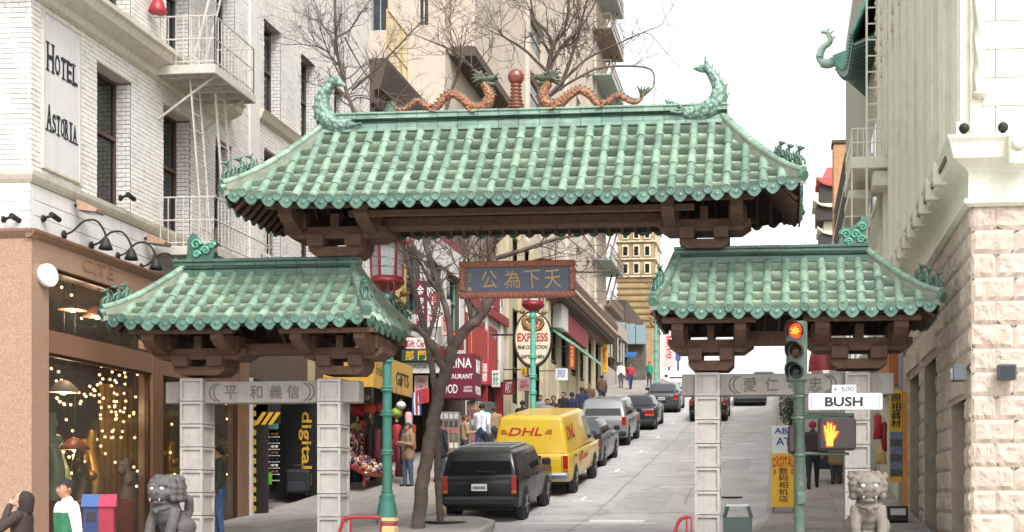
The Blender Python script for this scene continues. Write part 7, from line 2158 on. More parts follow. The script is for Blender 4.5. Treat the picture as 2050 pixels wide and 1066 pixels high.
def vehicle(name, lab, cat, x, y, L, W, H, belt, body, gh, roof, pm, wheels=(.8, None), wr=.35, clear=.24, trim=None, hood=None, cr=(.10, .22), side_windows=3, bumper=M_BUMP, tail=(.62, .25, .1, .16), group='cars parked along the left kerb', rear_glass=(.82, .1), cargo=False, rz=0.0, plate_z=None):
    """gh: (y0, y1, half width) of the glasshouse at the belt; roof: the same at the roof. Nose up the hill."""
    z = gz(y + L / 2); pitch = math.atan2(gz(y + L * .8) - gz(y + L * .2), L * .6)
    o = thing(name, lab, cat, (x, y + L / 2, z + .01), 0, group)
    o.rotation_euler = (pitch, 0, rz)
    T = Matrix.Translation((0, -L / 2, 0))
    hw = W / 2; hd = hood if hood else belt
    b = MB()
    lv = [(clear, .10, .97), (clear + .05, .02, .985), (clear + .22, 0, 1.0), (belt - .18, .0, 1.0), (belt - .03, .02, .985), (belt, .06, .955)]
    rs = []
    for zz, iny, fw in lv:
        ring = outline(iny, L - iny * 1.5, hw * fw, cr, zz)
        ring = [(px, py, min(pz, hd + (belt - hd) * max(0, min(1, (gh[1] + .12 - py) / .3))) if zz > belt - .2 else pz) for px, py, pz in ring]
        rs.append(ring)
    b.rings(rs, 0, True, T)
    if hood:                                                 # bonnet deck steps down ahead of the windscreen
        pass
    bo = b.build('body', pm, o, True)
    g = MB()
    G = [outline(gh[0], gh[1], gh[2], (.08, .10), belt - .01), outline(gh[0] + (roof[0] - gh[0]) * .9, gh[1] + (roof[1] - gh[1]) * .9, gh[2] + (roof[2] - gh[2]) * .9, (.10, .14), belt + (H - belt) * .88), outline(roof[0], roof[1], roof[2], (.13, .16), H - .05), outline(roof[0] + .1, roof[1] - .12, roof[2] - .1, (.13, .16), H)]
    g.rings(G, 0, True, T); g.build('cabin', pm, o, True)
    def P(side, f, t, out=.006):
        # a point of the glasshouse: side 'r','l','b','f'; f along, t up 0..1
        q = t * .98
        y0, y1, h = gh[0] + (roof[0] - gh[0]) * q, gh[1] + (roof[1] - gh[1]) * q, gh[2] + (roof[2] - gh[2]) * q
        zz = belt + (H - .06 - belt) * t
        if side == 'r': return T @ Vector((h + out, y0 + (y1 - y0) * f, zz))
        if side == 'l': return T @ Vector((-h - out, y0 + (y1 - y0) * f, zz))
        if side == 'b': return T @ Vector((-h + 2 * h * f, y0 - out, zz))
        return T @ Vector((-h + 2 * h * f, y1 + out, zz))
    def pane(nm, side, f0, f1, t0, t1, m=M_CARGL):
        q = [P(side, f0, t0), P(side, f1, t0), P(side, f1, t1), P(side, f0, t1)]; c = sum(q, Vector()) / 4
        inn = [v + (c - v).normalized() * .0 + {'r': Vector((-.02, 0, 0)), 'l': Vector((.02, 0, 0)), 'b': Vector((0, .02, 0)), 'f': Vector((0, -.02, 0))}[side] for v in q]
        MB().rings([q, inn], 0, False).build(nm, m, o, True)
    if rear_glass: pane('rear_window', 'b', .5 - rear_glass[0] / 2, .5 + rear_glass[0] / 2, rear_glass[1], .88)
    pane('windscreen', 'f', .07, .93, .06, .94)
    if side_windows:
        for s in 'rl':
            for k in range(side_windows):
                pane('side_window', s, .06 + .88 * k / side_windows + .012, .06 + .88 * (k + 1) / side_windows - .012, .08, .86)
    else:
        for s in 'rl': pane('side_window', s, .80, .97, .10, .84)
    wy = (wheels[0], wheels[1] or L - .85)
    for k, yy in enumerate(wy):
        for s in (-1, 1):
            Mw = T @ Matrix.Translation((s * (hw - .10), yy, wr)) @ Matrix.Rotation(rad(90) * s, 4, 'Y')
            MB().lathe([(wr + .07, -.05), (wr + .075, .088), (wr + .03, .103)], 22, M=Mx_(T, s, hw, yy, wr)).build('wheel_arch', M_BUMP if trim is None else trim, o, True)
            w_ = MB().lathe([(wr * .62, -.11), (wr * .93, -.11), (wr, -.06), (wr, .07), (wr * .93, .115), (wr * .62, .118)], 24, M=Mw).build('wheel', M_TYRE, o, True)
            r_ = MB().lathe([(wr * .64, .07), (wr * .62, .112), (wr * .5, .09), (wr * .2, .10), (wr * .16, .125), (.01, .125)], 18, M=Mw)
            for q in range(5):
                a = q * 2 * math.pi / 5; r_.bar(Mw @ Vector((wr * .15 * math.cos(a), wr * .15 * math.sin(a), .105)), Mw @ Vector((wr * .6 * math.cos(a), wr * .6 * math.sin(a), .105)), .05, .03)
            r_.build('rim', M_RIM, w_, True)
    # rear: bumper, lamps, plate, badge line, exhaust
    bb = MB(); bb.bevbox(-hw * .98, hw * .98, -.09, .25, clear + .04, clear + .24, .05, 0, T); bb.build('bumper', bumper, o, True)
    tz, th, tw, _ = tail
    for s in (-1, 1):
        MB().bevbox(s * (hw - tw / 2 - .035) - tw / 2, s * (hw - tw / 2 - .035) + tw / 2, -.012, .1, tz, tz + th, .012, 0, T).build('tail_light', M_TAIL, o, True)
        MB().bevbox(s * (hw - tw / 2 - .035) - tw / 2 + .004, s * (hw - tw / 2 - .035) + tw / 2 - .004, -.013, .1, tz - .085, tz - .004, .01, 0, T).build('indicator', M_AMB, o, True)
        m = MB(); m.bevbox(s * (hw + .02), s * (hw + .02) + s * .2, gh[1] - .35, gh[1] - .22, belt + .02, belt + .18, .03, 0, T) if s > 0 else m.bevbox(-hw - .22, -hw - .02, gh[1] - .35, gh[1] - .22, belt + .02, belt + .18, .03, 0, T)
        m.build('mirror', M_BUMP, o, True)
        MB().bevbox(s * hw * .72 - .13, s * hw * .72 + .13, L - .10, L + .0, belt - .34, belt - .2, .02, 0, T).build('headlight', M_CHR, o, True)
    pz_ = plate_z or belt - .32
    pl_ = MB(); pl_.box(-.17, .17, -.022, -.004, pz_, pz_ + .15, 0, T); plo = pl_.build('plate', M_PLATE, o, True)
    t = MB()
    for k in range(6): t.box(-.13 + .045 * k, -.10 + .045 * k, -.026, -.0225, pz_ + .04, pz_ + .10, 0, T)
    tag(t.build('plate_characters', M_INKB, plo, True), kind='stuff')
    t = MB()                                                  # tailgate seams
    for s in (-1, 1): t.box(s * hw * .80 - .006, s * hw * .80 + .006, -.004, .0, clear + .26, belt - .05, 0, T)
    for yy in (gh[0] + .75, gh[0] + 1.75):
        for s in (-1, 1): t.box(s * (hw + .001) - .003, s * (hw + .001) + .003, yy - .006, yy + .006, clear + .25, belt - .06, 0, T)
    t.build('door_seams', M_BUMP, o, True)
    for s in (-1, 1):
        for yy in (gh[0] + .95, gh[0] + 1.95): MB().bevbox(s * (hw + .012) - .012, s * (hw + .012) + .012, yy, yy + .16, belt - .16, belt - .12, .005, 0, T).build('door_handle', M_BUMP, o, True)
    MB().box(-hw * .8, hw * .8, .3, L - .3, clear - .1, clear + .02, 0, T).build('underbody', M_BUMP, o, True)
    return o, T, P
def Mx_(T, s, hw, yy, wr): return T @ Matrix.Translation((s * (hw - .10), yy, wr)) @ Matrix.Rotation(rad(90) * s, 4, 'Y')
KX = -6.43
P_BLACK = paint('black', '#08090a', .3, .12); P_YEL = paint('yellow', '#c9a522', .35); P_SIL = paint('silver', '#7b7d7f'); P_CHAR = paint('charcoal', '#3a3d41'); P_GREY = paint('grey', '#7f8486'); P_INK = paint('blue_black', '#1c2028')
jp, T, P = vehicle('parked_suv', 'black boxy off-road car with a roof rack parked behind the yellow van', 'car', KX, 26.5, 4.2, 1.70, 1.56, 1.02, None, (.05, 2.95, .83), (.20, 2.5, .72), P_BLACK, rear_glass=(.86, .06), wr=.36, clear=.34, tail=(.72, .30, .12, 0), plate_z=.70)
t = MB()
for s in (-1, 1): t.tube([T @ Vector((s * .58, .55, 1.59)), T @ Vector((s * .58, 2.2, 1.59))], .02, 6)
for k in range(4): t.tube([T @ Vector((-.58, .6 + .5 * k, 1.6)), T @ Vector((.58, .6 + .5 * k, 1.6))], .018, 6)
t.build('roof_rack', M_CHR, jp, True)
MB().bevbox(-.18, .18, .28, .34, 1.50, 1.54, .01, 0, T).build('brake_light', M_TAIL, jp, True)
MB().tube([T @ Vector((-.05, .03, 1.12)), T @ Vector((.35, .01, 1.10))], .012, 5).build('wiper', M_BUMP, jp, True)
vn, T, P = vehicle('delivery_van', 'bright yellow delivery van with red lettering parked ahead of the black off-road car', 'van', -6.3, 31.4, 5.4, 2.0, 2.06, 1.12, None, (.03, 4.5, .97), (.22, 3.75, .80), P_YEL, wheels=(1.05, 4.45), wr=.36, clear=.38, side_windows=0, rear_glass=None, bumper=M_CHR, tail=(.72, .34, .13, 0), plate_z=.84, hood=1.02)
MB().bevbox(-.28, .28, -.012, .02, .80, 1.06, .01, 0, T).build('plate_recess', M_BUMP, vn, True)
MB().box(-.17, .17, -.028, -.014, .85, 1.0, 0, T).build('plate', M_PLATE, vn, True)
MB().box(-.005, .005, -.004, .02, .5, 1.1, 0, T).build('door_seam', M_BUMP, vn, True)
M_DHLR = mat('van_red_letters', '#b32620', rough=.4)
bk = P('b', .44, .62, .014); bup = (P('b', .5, .7) - P('b', .5, .3)).normalized()
letter('DHL', M_DHLR, vn, bk, (1, 0, 0), bup, .86, .20, .014, .006, slant=.35)
for s in (-1, 1):
    t = MB(); 
    for k in range(3): c = P('b', .44, .56 + .05 * k, .012); t.cbox(c + Vector((s * (.56 + .02 * k), 0, 0)), (.2 - .04 * k, .008, .018))
    t.build('red_stripe', M_DHLR, vn, True)
letter('www.dhl.com', M_DHLR, vn, T @ Vector((.1, -.008, 1.0 + .02)), (1, 0, 0), (0, 0, 1), .8, .07, 0, .004)
rp = P('r', .22, .55, .012); rup = (P('r', .22, .7) - P('r', .22, .3)).normalized()
letter('DHL', M_DHLR, vn, rp, (0, 1, .0), rup, 1.15, .36, .012, .006, slant=.3)
letter('DHL.com', M_DHLR, vn, T @ Vector((1.007, 2.3, .86)), (0, 1, 0), (0, 0, 1), 1.5, .2, .006, .004)
sp_ = vehicle('parked_car', 'dark grey car with a pale roof half hidden in front of the yellow van', 'car', -6.35, 38.4, 4.4, 1.74, 1.42, .95, None, (.75, 3.1, .76), (1.15, 2.6, .60), P_CHAR, wr=.31, clear=.22, tail=(.66, .16, .22, 0))
vehicle('parked_suv', 'silver grey estate car with dark tinted rear window parked up the left kerb', 'car', -6.55, 46.2, 4.7, 1.82, 1.74, 1.08, None, (.06, 3.3, .86), (.36, 2.8, .72), P_SIL, wr=.37, clear=.32, tail=(.80, .30, .14, 0), plate_z=.66, bumper=M_BUMP)
vehicle('parked_car', 'black saloon car with a wide red tail light band parked beyond the silver estate', 'car', -6.2, 53.6, 4.5, 1.74, 1.40, .95, None, (.7, 3.1, .76), (1.2, 2.6, .60), P_INK, wr=.32, clear=.22, tail=(.70, .17, .42, 0))
vehicle('parked_car', 'dark hatchback with a pale rear window parked highest on the left kerb', 'car', -6.0, 63.8, 4.3, 1.78, 1.45, .98, None, (.25, 3.0, .78), (.85, 2.5, .62), P_CHAR, wr=.32, clear=.22, tail=(.74, .2, .22, 0))
vehicle('driving_car', 'dark square car driving uphill behind the right inner gate column', 'car', -3.3, 58.0, 4.4, 1.76, 1.62, 1.02, None, (.1, 3.0, .80), (.4, 2.5, .66), P_BLACK, wr=.35, clear=.3, tail=(.85, .2, .14, 0), group='cars driving up the hill')
vehicle('driving_car', 'silver saloon car driving at the crest seen under the right lintel', 'car', -1.6, 68.0, 4.4, 1.76, 1.36, .92, None, (.7, 3.0, .76), (1.2, 2.5, .60), P_GREY, wr=.32, clear=.22, tail=(.66, .16, .22, 0), group='cars driving up the hill')
vehicle('driving_car', 'small dark car at the right kerb near the crest of the hill', 'car', -.95, 76.0, 4.2, 1.7, 1.4, .94, None, (.6, 3.0, .74), (1.1, 2.5, .60), P_INK, wr=.32, clear=.22, tail=(.66, .16, .22, 0), group='cars driving up the hill')
vehicle('parked_car', 'pale car parked near the crest just below the blue awning', 'car', -6.3, 78.0, 4.3, 1.74, 1.4, .94, None, (.6, 3.0, .74), (1.1, 2.5, .60), paint('white', '#bdbcb8'), wr=.32, clear=.22, tail=(.66, .16, .22, 0))

# ================================================================ LIONS AND PEOPLE: continuous remeshed bodies
def blob(mb, voxel, smooth_it, mats, zones, name, parent, folds=0, zhead=9):
    """one continuous surface from overlapping forms; zones(p) gives the material index of a face centre"""
    me = mb.mesh('tmp', mats)
    ob = bpy.data.objects.new('tmp', me); COL.objects.link(ob)
    r = ob.modifiers.new('r', 'REMESH'); r.mode = 'VOXEL'; r.voxel_size = voxel
    s = ob.modifiers.new('s', 'SMOOTH'); s.factor = .5; s.iterations = smooth_it
    out = bpy.data.meshes.new_from_object(ob.evaluated_get(bpy.context.evaluated_depsgraph_get()))
    bpy.data.objects.remove(ob); bpy.data.meshes.remove(me)
    out.materials.clear()
    if folds:                                                # cloth folds and carved roughness as real relief
        ns = [v.normal.copy() for v in out.vertices]
        for v, nn in zip(out.vertices, ns):
            c = v.co; a = folds * (1 if c.z < zhead else .12)
            v.co = c + nn * a * (noise.noise(Vector((c.x * 15, c.y * 15, c.z * 7))) + .6 * noise.noise(Vector((c.x * 34 + c.z * 12, c.y * 34, c.z * 22))))
    for m in mats: out.materials.append(m)
    for p in out.polygons:
        p.use_smooth = True
        p.material_index = zones(p.center) if zones else 0
    out.name = name
    return link(name, out, parent)
def lion(px, py_top, Y, wpx, m, rz, lab, mouth):
    q = at(px, py_top, Y); g = gz(Y) + .14
    W = wpx / scale_at(q)
    o = thing('stone_lion', lab, 'statue', (q.x, Y, g), rz, 'guardian lions beside the gate columns')
    S = W / .66; top = q.z - g
    b = MB()
    s_ = lambda c, r: b.sph((c[0] * S, c[1] * S, top - 1.0 * S + c[2] * S), tuple(k * S for k in r), 16, 12)
    tb = lambda pts, r: b.tube([(x * S, y * S, top - 1.0 * S + z * S) for x, y, z in pts], [k * S for k in r], 10)
    s_((0, .14, .22), (.25, .28, .24)); s_((0, -.02, .40), (.21, .20, .26)); s_((0, -.12, .44), (.16, .14, .16))       # haunch, chest
    s_((0, -.06, .77), (.235, .22, .215)); s_((0, -.20, .67), (.165, .14, .11)); s_((0, -.28, .70), (.09, .07, .06))  # head, muzzle, nose
    s_((0, -.20, .555), (.125, .11, .045))                                                                              # lower jaw
    for q_ in (-1, 1):
        s_((q_ * .10, -.235, .825), (.075, .06, .035)); s_((q_ * .13, -.20, .70), (.075, .08, .06))                    # brow, cheek
        tb([(q_ * .2, .02, .84), (q_ * .27, 0, .93), (q_ * .25, -.02, .98)], (.055, .05, .02))                          # ear
        tb([(q_ * .17, -.06, .46), (q_ * .20, -.16, .22), (q_ * .19, -.22, .03)], (.10, .085, .08)); s_((q_ * .19, -.28, .03), (.09, .11, .06))
        s_((q_ * .23, .12, .16), (.12, .2, .16)); s_((q_ * .24, -.05, .03), (.08, .13, .06))
        for k in range(3): s_((q_ * (.13 + .055 * k), -.37, .02), (.026, .05, .035))
    for j, (rr, zz, n, r0) in enumerate(((.235, .72, 9, .062), (.245, .80, 9, .06), (.215, .88, 9, .058), (.15, .95, 7, .055), (.23, .62, 9, .06))):
        for k in range(n):                                                                                              # curls of the mane round the back of the head
            a = rad(-25 + 230 * k / (n - 1)); s_((rr * math.cos(a), -.04 + rr * math.sin(a), zz), (r0, r0, r0))
    tb([(0, .36, .2), (0, .46, .42), (.05, .40, .62), (0, .32, .7)], (.06, .075, .07, .03))
    s_((0, -.02, .02), (.25, .26, .06))
    body = blob(b, .015 * S, 3, [m], None, 'lion_body', o, .006)
    # eyes, fangs, mouth, nose curl
    zc = top - 1.0 * S
    for q_ in (-1, 1):
        MB().sph((q_ * .095 * S, -.262 * S, zc + .775 * S), .034 * S, 10, 8).build('eye', mat('lion_eye', '#cfd0c4', rough=.3, var=.05), body, True)
        MB().tube([(q_ * .09 * S, -.31 * S, zc + .62 * S), (q_ * .09 * S, -.315 * S, zc + .575 * S)], [.018 * S, .005 * S], 6).build('fang', mat('lion_tooth', '#b9b6a8', rough=.4), body, True)
        t = MB(); t.tube([(q_ * .055 * S + .035 * S * (1 - k / 9) * math.cos(k * .8), -.335 * S, zc + .70 * S + .035 * S * (1 - k / 9) * math.sin(k * .8)) for k in range(8)], .012 * S, 5); t.build('nose_curl', m, body, True)
    MB().bevbox(-.11 * S, .11 * S, -.305 * S, -.2 * S, zc + .585 * S, zc + .612 * S, .01).build('mouth', mat('lion_mouth', mouth, rough=.7, var=.2), body, True)
    MB().tube([(-.18 * S, -.12 * S, zc + .5 * S), (-.1 * S, -.25 * S, zc + .45 * S), (.1 * S, -.25 * S, zc + .45 * S), (.18 * S, -.12 * S, zc + .5 * S)], .022 * S, 6).build('collar', m, body, True)
    MB().sph((0, -.28 * S, zc + .42 * S), .045 * S, 10, 8).build('bell', m, body, True)
    MB().bevbox(-.36 * S, .36 * S, -.46 * S, .44 * S, 0, zc - .02 * S, .02).build('plinth', M_CONCD, o, True)
    return o
M_LIOND = mat('lion_dark_stone', '#5f5b58', rough=.8, var=.2, scale=9, col2='#4c4947', scale2=5, bump=.5, bscale=70, dirt='#35322f', dirt_amt=.5, dirt_scale=9)
M_LIONP = mat('lion_pale_stone', '#6d645a', rough=.85, var=.25, scale=9, col2='#837a6f', scale2=5, bump=.5, bscale=70, dirt='#5a5148', dirt_amt=.5, dirt_scale=9)
lion(338, 950, 19.0, 84, M_LIOND, rad(-14), 'dark grey stone guardian lion with white eyes beside the left outer column', '#2b2927')
lion(1737, 943, 19.0, 88, M_LIONP, rad(2), 'pale weathered stone guardian lion beside the right outer column', '#6e3a34')

def capdist(p, a, b, r):
    ab = b - a; t = max(0, min(1, (p - a).dot(ab) / max(ab.length_squared, 1e-9)))
    return (p - a - ab * t).length - r
SKIN = {'tan': '#a5765a', 'pale': '#c0937a', 'brown': '#7a523c'}
def cm(c): return mat('cloth_' + c.lstrip('#'), c, rough=.85, var=.18, scale=14, bump=.35, bscale=30)
def person(lab, x, y, H, rz, top, legs, hair='#1a1716', skin='tan', pose='stand', voxel=.017, coat=.0, extra=None, z=None, top2=None, shoe='#1e1c1c', hood=None, hat=None, group=None):
    g = (gz(y) + .14) if z is None else z
    o = thing('person', lab, 'person', (x, y, g), rz, group)
    h = H
    V = lambda a, b_, c: Vector((a * h, b_ * h, c * h))
    st = {'stand': (.03, -.03), 'walk': (.13, -.12)}.get(pose, (.02, -.03))
    seg = []                                                 # (a, b, ra, rb, zone): zones 0 skin 1 top 2 legs 3 shoe 4 second top colour
    def s(a, b_, ra, rb, zn): seg.append((a, b_, ra * h, rb * h, zn))
    for q, (sx, lean) in zip((-1, 1), ((-1, st[0]), (1, st[1]))):
        hip, knee, ank = V(q * .052, 0, .50), V(q * .056, -lean * .55 - .012, .285), V(q * .055, -lean, .055)
        s(hip, knee, .062, .044, 2); s(knee, ank, .042, .028, 2); s(ank + V(0, .015, -.03), ank + V(0, -.085, -.04), .026, .022, 3)
    s(V(0, 0, .50), V(0, 0, .55), .085, .085, 1 if coat else 2)
    s(V(-.035, 0, .57), V(-.035, 0, .78), .072, .075, 1); s(V(.035, 0, .57), V(.035, 0, .78), .072, .075, 1)
    s(V(-.10, .0, .805), V(.10, 0, .805), .045, .045, 1)
    if coat:
        for q in (-1, 1): s(V(q * .045, 0, .58), V(q * .05, 0, .50 - coat), .08, .078, 1)
    s(V(0, .004, .82), V(0, -.008, .885), .034, .032, 0); s(V(0, .006, .825), V(0, .004, .848), .048, .041, 1)
    hd = V(0, -.012, .935)
    s(hd + V(0, .012, .012), hd + V(0, .012, .014), .050, .050, 0); s(hd + V(0, -.018, -.03), hd + V(0, -.02, -.012), .034, .038, 0)
    s(hd + V(0, -.056, -.014), hd + V(0, -.05, .008), .009, .007, 0)
    for q in (-1, 1): s(hd + V(q * .049, .012, -.008), hd + V(q * .05, .014, .012), .010, .010, 0)
    arms = {'stand': [((-.12, .0, .80), (-.15, .015, .64), (-.145, -.03, .50)), ((.12, 0, .80), (.15, .015, .64), (.145, -.03, .50))],
            'walk': [((-.12, 0, .80), (-.15, .07, .65), (-.14, .02, .52)), ((.12, 0, .80), (.15, -.05, .65), (.14, -.12, .54))],
            'hold': [((-.12, 0, .80), (-.155, -.02, .65), (-.05, -.15, .66)), ((.12, 0, .80), (.155, -.02, .65), (.05, -.15, .68))],
            'face': [((-.12, 0, .80), (-.16, -.02, .66), (-.10, -.12, .60)), ((.12, 0, .80), (.17, -.10, .70), (.03, -.085, .878))],
            'push': [((-.12, 0, .80), (-.14, -.07, .66), (-.12, -.21, .62)), ((.12, 0, .80), (.14, -.07, .66), (.12, -.21, .62))],
            'up': [((-.12, 0, .80), (-.15, .0, .64), (-.14, -.04, .52)), ((.12, 0, .80), (.17, -.06, .68), (.09, -.12, .80))]}[pose]
    for q, (a, b_, c) in zip((-1, 1), arms):
        a, b_, c = V(*a), V(*b_), V(*c)
        s(a, b_, .040, .034, 1); s(b_, c, .034, .026, 1)
        d = (c - b_).normalized(); sd_ = d.cross(V(0, 1, 0.3)).normalized()
        s(c, c + d * .035 * h, .020, .022, 0)
        for k in range(4):                                   # fingers and a thumb leaving the side of the palm
            b0 = c + d * .045 * h + sd_ * (k - 1.5) * .0125 * h; ln = (.034, .042, .04, .03)[k]
            s(b0, b0 + (d + Vector((0, -.25, -.1))) * ln * h, .0062, .0052, 0)
        s(c + d * .012 * h + sd_ * .022 * h * q, c + d * .04 * h + sd_ * .036 * h * q, .0075, .006, 0)
    b = MB()
    for a, b_, ra, rb, zn in seg:
        b.sph(a, ra, 12, 8); b.sph(b_, rb, 12, 8)
        if (b_ - a).length > 1e-4: b.tube([a, b_], [ra, rb], 12)
    mats = [mat('skin_' + skin, SKIN[skin], rough=.6, var=.08), cm(top), cm(legs), cm(shoe), cm(top2 or top)]
    def zones(p):
        best, z_ = 9, 0
        for a, b_, ra, rb, zn in seg:
            d = capdist(p, a, b_, (ra + rb) / 2)
            if d < best: best, z_ = d, zn
        if z_ == 1 and top2 and p.z < .765 * h and abs(p.x) < .108 * h: z_ = 4
        return z_
    body = blob(b, voxel, 2, mats, zones, 'body', o, .0085, .845 * h)
    hm = mat('hair_' + hair.lstrip('#'), hair, rough=.7, var=.3, scale=40, bump=.6, bscale=90)
    if hood:
        t = MB(); rs = []
        for zz, r, yy in ((.83, .062, .015), (.85, .066, .015), (.88, .064, .02), (.92, .070, .02), (.955, .068, .02), (.985, .052, .02), (1.005, .02, .02)):
            rs.append([(r * h * math.cos(a), yy * h + r * h * 1.08 * math.sin(a) * (1 if math.sin(a) > 0 else .55), zz * h) for a in [2 * math.pi * k / 16 for k in range(16)]])
        t.rings(rs); t.build('hood', cm(hood), o, True)
    else:
        t = MB(); n, k_ = 18, 9; c = hd + V(0, .014, .012); R0 = .0565 * h
        vs = []
        for j in range(k_ + 1):
            for i in range(n):
                az = 2 * math.pi * i / n; fr = max(0, -math.sin(az))              # -y is the face
                lo = rad(-30 + 52 * min(1, fr * 1.6)); el = lo + (math.pi / 2 - lo) * j / k_
                rr = R0 * (1 + .04 * math.sin(5 * az + j))
                vs.append((c.x + rr * math.cos(el) * math.cos(az), c.y + rr * 1.05 * math.cos(el) * math.sin(az), c.z + rr * 1.05 * math.sin(el)))
        t.add(vs, [(j * n + i, j * n + (i + 1) % n, (j + 1) * n + (i + 1) % n, (j + 1) * n + i) for j in range(k_) for i in range(n)], 0, True)
        t.build('cap' if hat else 'hair', cm(hat) if hat else hm, o, True)
        if hat: MB().sph(c + V(0, -.055, .012), (.04 * h, .035 * h, .008 * h), 12, 6).build('peak', cm(hat), o, True)
    ey = MB()
    for q in (-1, 1): ey.sph(hd + V(q * .018, -.0475, .006), (.0075 * h, .004 * h, .0055 * h), 8, 5); ey.tube([hd + V(q * .009, -.051, .017), hd + V(q * .028, -.045, .018)], .0028 * h, 5)
    ey.build('eyes', hm, o, True)
    MB().sph(hd + V(0, -.052, -.032), (.014 * h, .004 * h, .004 * h), 8, 5).build('mouth', mat('lips', '#8a4a42', rough=.5), o, True)
    return o
def spot(px, Y): return at(px, 900, Y).x
person('person in a dark brown hooded coat raising a hand to the face', spot(44, 15.4), 15.4, 1.60, rad(-78), '#3a2c28', '#23222a', pose='face', voxel=.012, hood='#2e2320', coat=.14, z=gz(15.4) - .02, skin='pale')
person('young man in a white jacket with a green front panel walking left past the shop', spot(134, 15.0), 15.0, 1.76, rad(-38), '#d6d3d0', '#2a2c33', pose='stand', voxel=.012, top2='#2d6b4a', z=.035)
person('person in a dark olive jacket and blue jeans standing behind the left outer column', spot(439, 22.6), 22.6, 1.66, rad(-70), '#3a3a30', '#3d587c', pose='stand', voxel=.015)
person('man in a tan jacket and blue jeans reading something between lamp post and tree', spot(817, 32.6), 32.6, 1.70, rad(-40), '#8a735c', '#3e5062', pose='hold', coat=.03, hat='#3a3f48')
person('person in a dark coat standing just right of the tree trunk', spot(880, 33.5), 33.5, 1.72, rad(150), '#22242c', '#3a4658', pose='stand', coat=.05)
person('person in a light tan top sorting goods under the maroon sign', spot(930, 37.5), 37.5, 1.6, rad(120), '#9c7e62', '#3b3a3c', pose='hold', hair='#4a3226')
person('person in a white shirt and dark trousers walking uphill beside the yellow van', spot(965, 39), 39, 1.86, rad(170), '#cfd2d8', '#2a3350', pose='walk')
person('person in a black coat near the foot of the second lamp post', spot(1046, 44), 44, 1.7, rad(180), '#1d1d22', '#24242a', pose='walk', coat=.08, voxel=.022)
person('person in a black jacket and tan scarf right of the second lamp post', spot(1108, 46), 46, 1.78, rad(10), '#26231f', '#24242a', pose='hold', top2='#a58458', voxel=.022)
person('person in a navy jacket next to the shop door up the hill', spot(1145, 49), 49, 1.78, rad(160), '#232a44', '#2a2a30', pose='stand', voxel=.022)
person('person in a grey coat standing farther up by the red shop post', spot(1082, 48), 48, 1.72, rad(30), '#77797e', '#2f3138', pose='stand', voxel=.022)
person('person in a brown jacket by the pale green awning', spot(1180, 58), 58, 1.72, rad(0), '#5d4536', '#2f3138', pose='walk', voxel=.025)
person('person in a red top crossing near the crest', spot(1262, 82), 82, 1.72, rad(20), '#a32f36', '#2f3a5c', pose='walk', voxel=.03)
person('person in a white top near the crest left of the red one', spot(1243, 84), 84, 1.75, rad(20), '#cfcdc9', '#4a4a50', pose='stand', voxel=.03)
person('person in a green top near the crest beside the far lamp post', spot(1300, 86), 86, 1.7, rad(-20), '#2f8a6a', '#3a3a40', pose='stand', voxel=.03)
person('person in a dark jacket and a red cap walking away on the right pavement', spot(1627, 32), 32, 1.72, rad(176), '#3a2f30', '#23242c', pose='walk', hat='#8a2433')
pu = person('person in a long tan coat pushing a pushchair up the right pavement', spot(1674, 33), 33, 1.66, rad(178), '#8e7656', '#2c3a58', pose='push', coat=.14, hair='#2a211d')
ppl = {o['label']: o for o in bpy.data.objects if o.name.split('.')[0] == 'person'}
for key, px, Y, rz, lab in (('grey coat', 1096, 45, 20, 'second person in a grey coat, nearer and just right of the second lamp post'), ('navy jacket', 1165, 53, 200, 'second person in a navy jacket, right of the other one up the hill'), ('black coat', 1128, 51, -20, 'second person in a black coat, farther uphill between the two in navy'),
                            ('brown jacket', 1205, 66, 180, 'second person in a brown jacket, uphill past the green awning'), ('light tan', 990, 42, 190, 'second person in a tan top, uphill of the white shirt')):
    src_ = [o for l, o in ppl.items() if key in l][0]
    c = copy_tree(src_); Y_ = Y; c.location = (spot(px, Y_), Y_, gz(Y_) + .14); c.rotation_euler = (0, 0, rad(rz)); c['label'] = lab
pc = thing('pushchair', 'small dark pushchair pushed up the right pavement', 'pushchair', (spot(1652, 33.4), 33.5, gz(33.5) + .14), rad(180))
MB().rings([outline(-.2, .25, .2, (.06, .06), .35), outline(-.25, .3, .22, (.06, .06), .6), outline(-.2, .1, .2, (.06, .06), .95)], 0, True).build('seat', cm('#2f3340'), pc, True)
for x in (-.22, .22):
    MB().tube([(x, .3, .1), (x, -.05, .6), (x, -.35, 1.0)], .015, 6).build('frame', M_CHR, pc, True)
    for y in (-.28, .3): MB().lathe([(.1, -.02), (.1, .02)], 14, M=Matrix.Translation((x, y, .1)) @ Matrix.Rotation(rad(90), 4, 'Y')).build('wheel', M_TYRE, pc, True)
    MB().bar((x, -.28, .1), (x, .1, .5), .02).build('strut', M_CHR, pc, True)
q = spot(1700, 33)
tb = thing('cardboard_carton', 'tan cardboard carton on the right pavement behind the right outer column', 'carton', (q - .15, 33.6, gz(33.6) + .14))
MB().bevbox(-.25, .25, -.2, .2, 0, .5, .01).build('carton', mat('cardboard', '#9c7f58', rough=.9, var=.1), tb, True); MB().box(-.03, .03, -.204, -.2, .1, .5).build('tape', mat('tape', '#b59c70', rough=.4), tb, True)

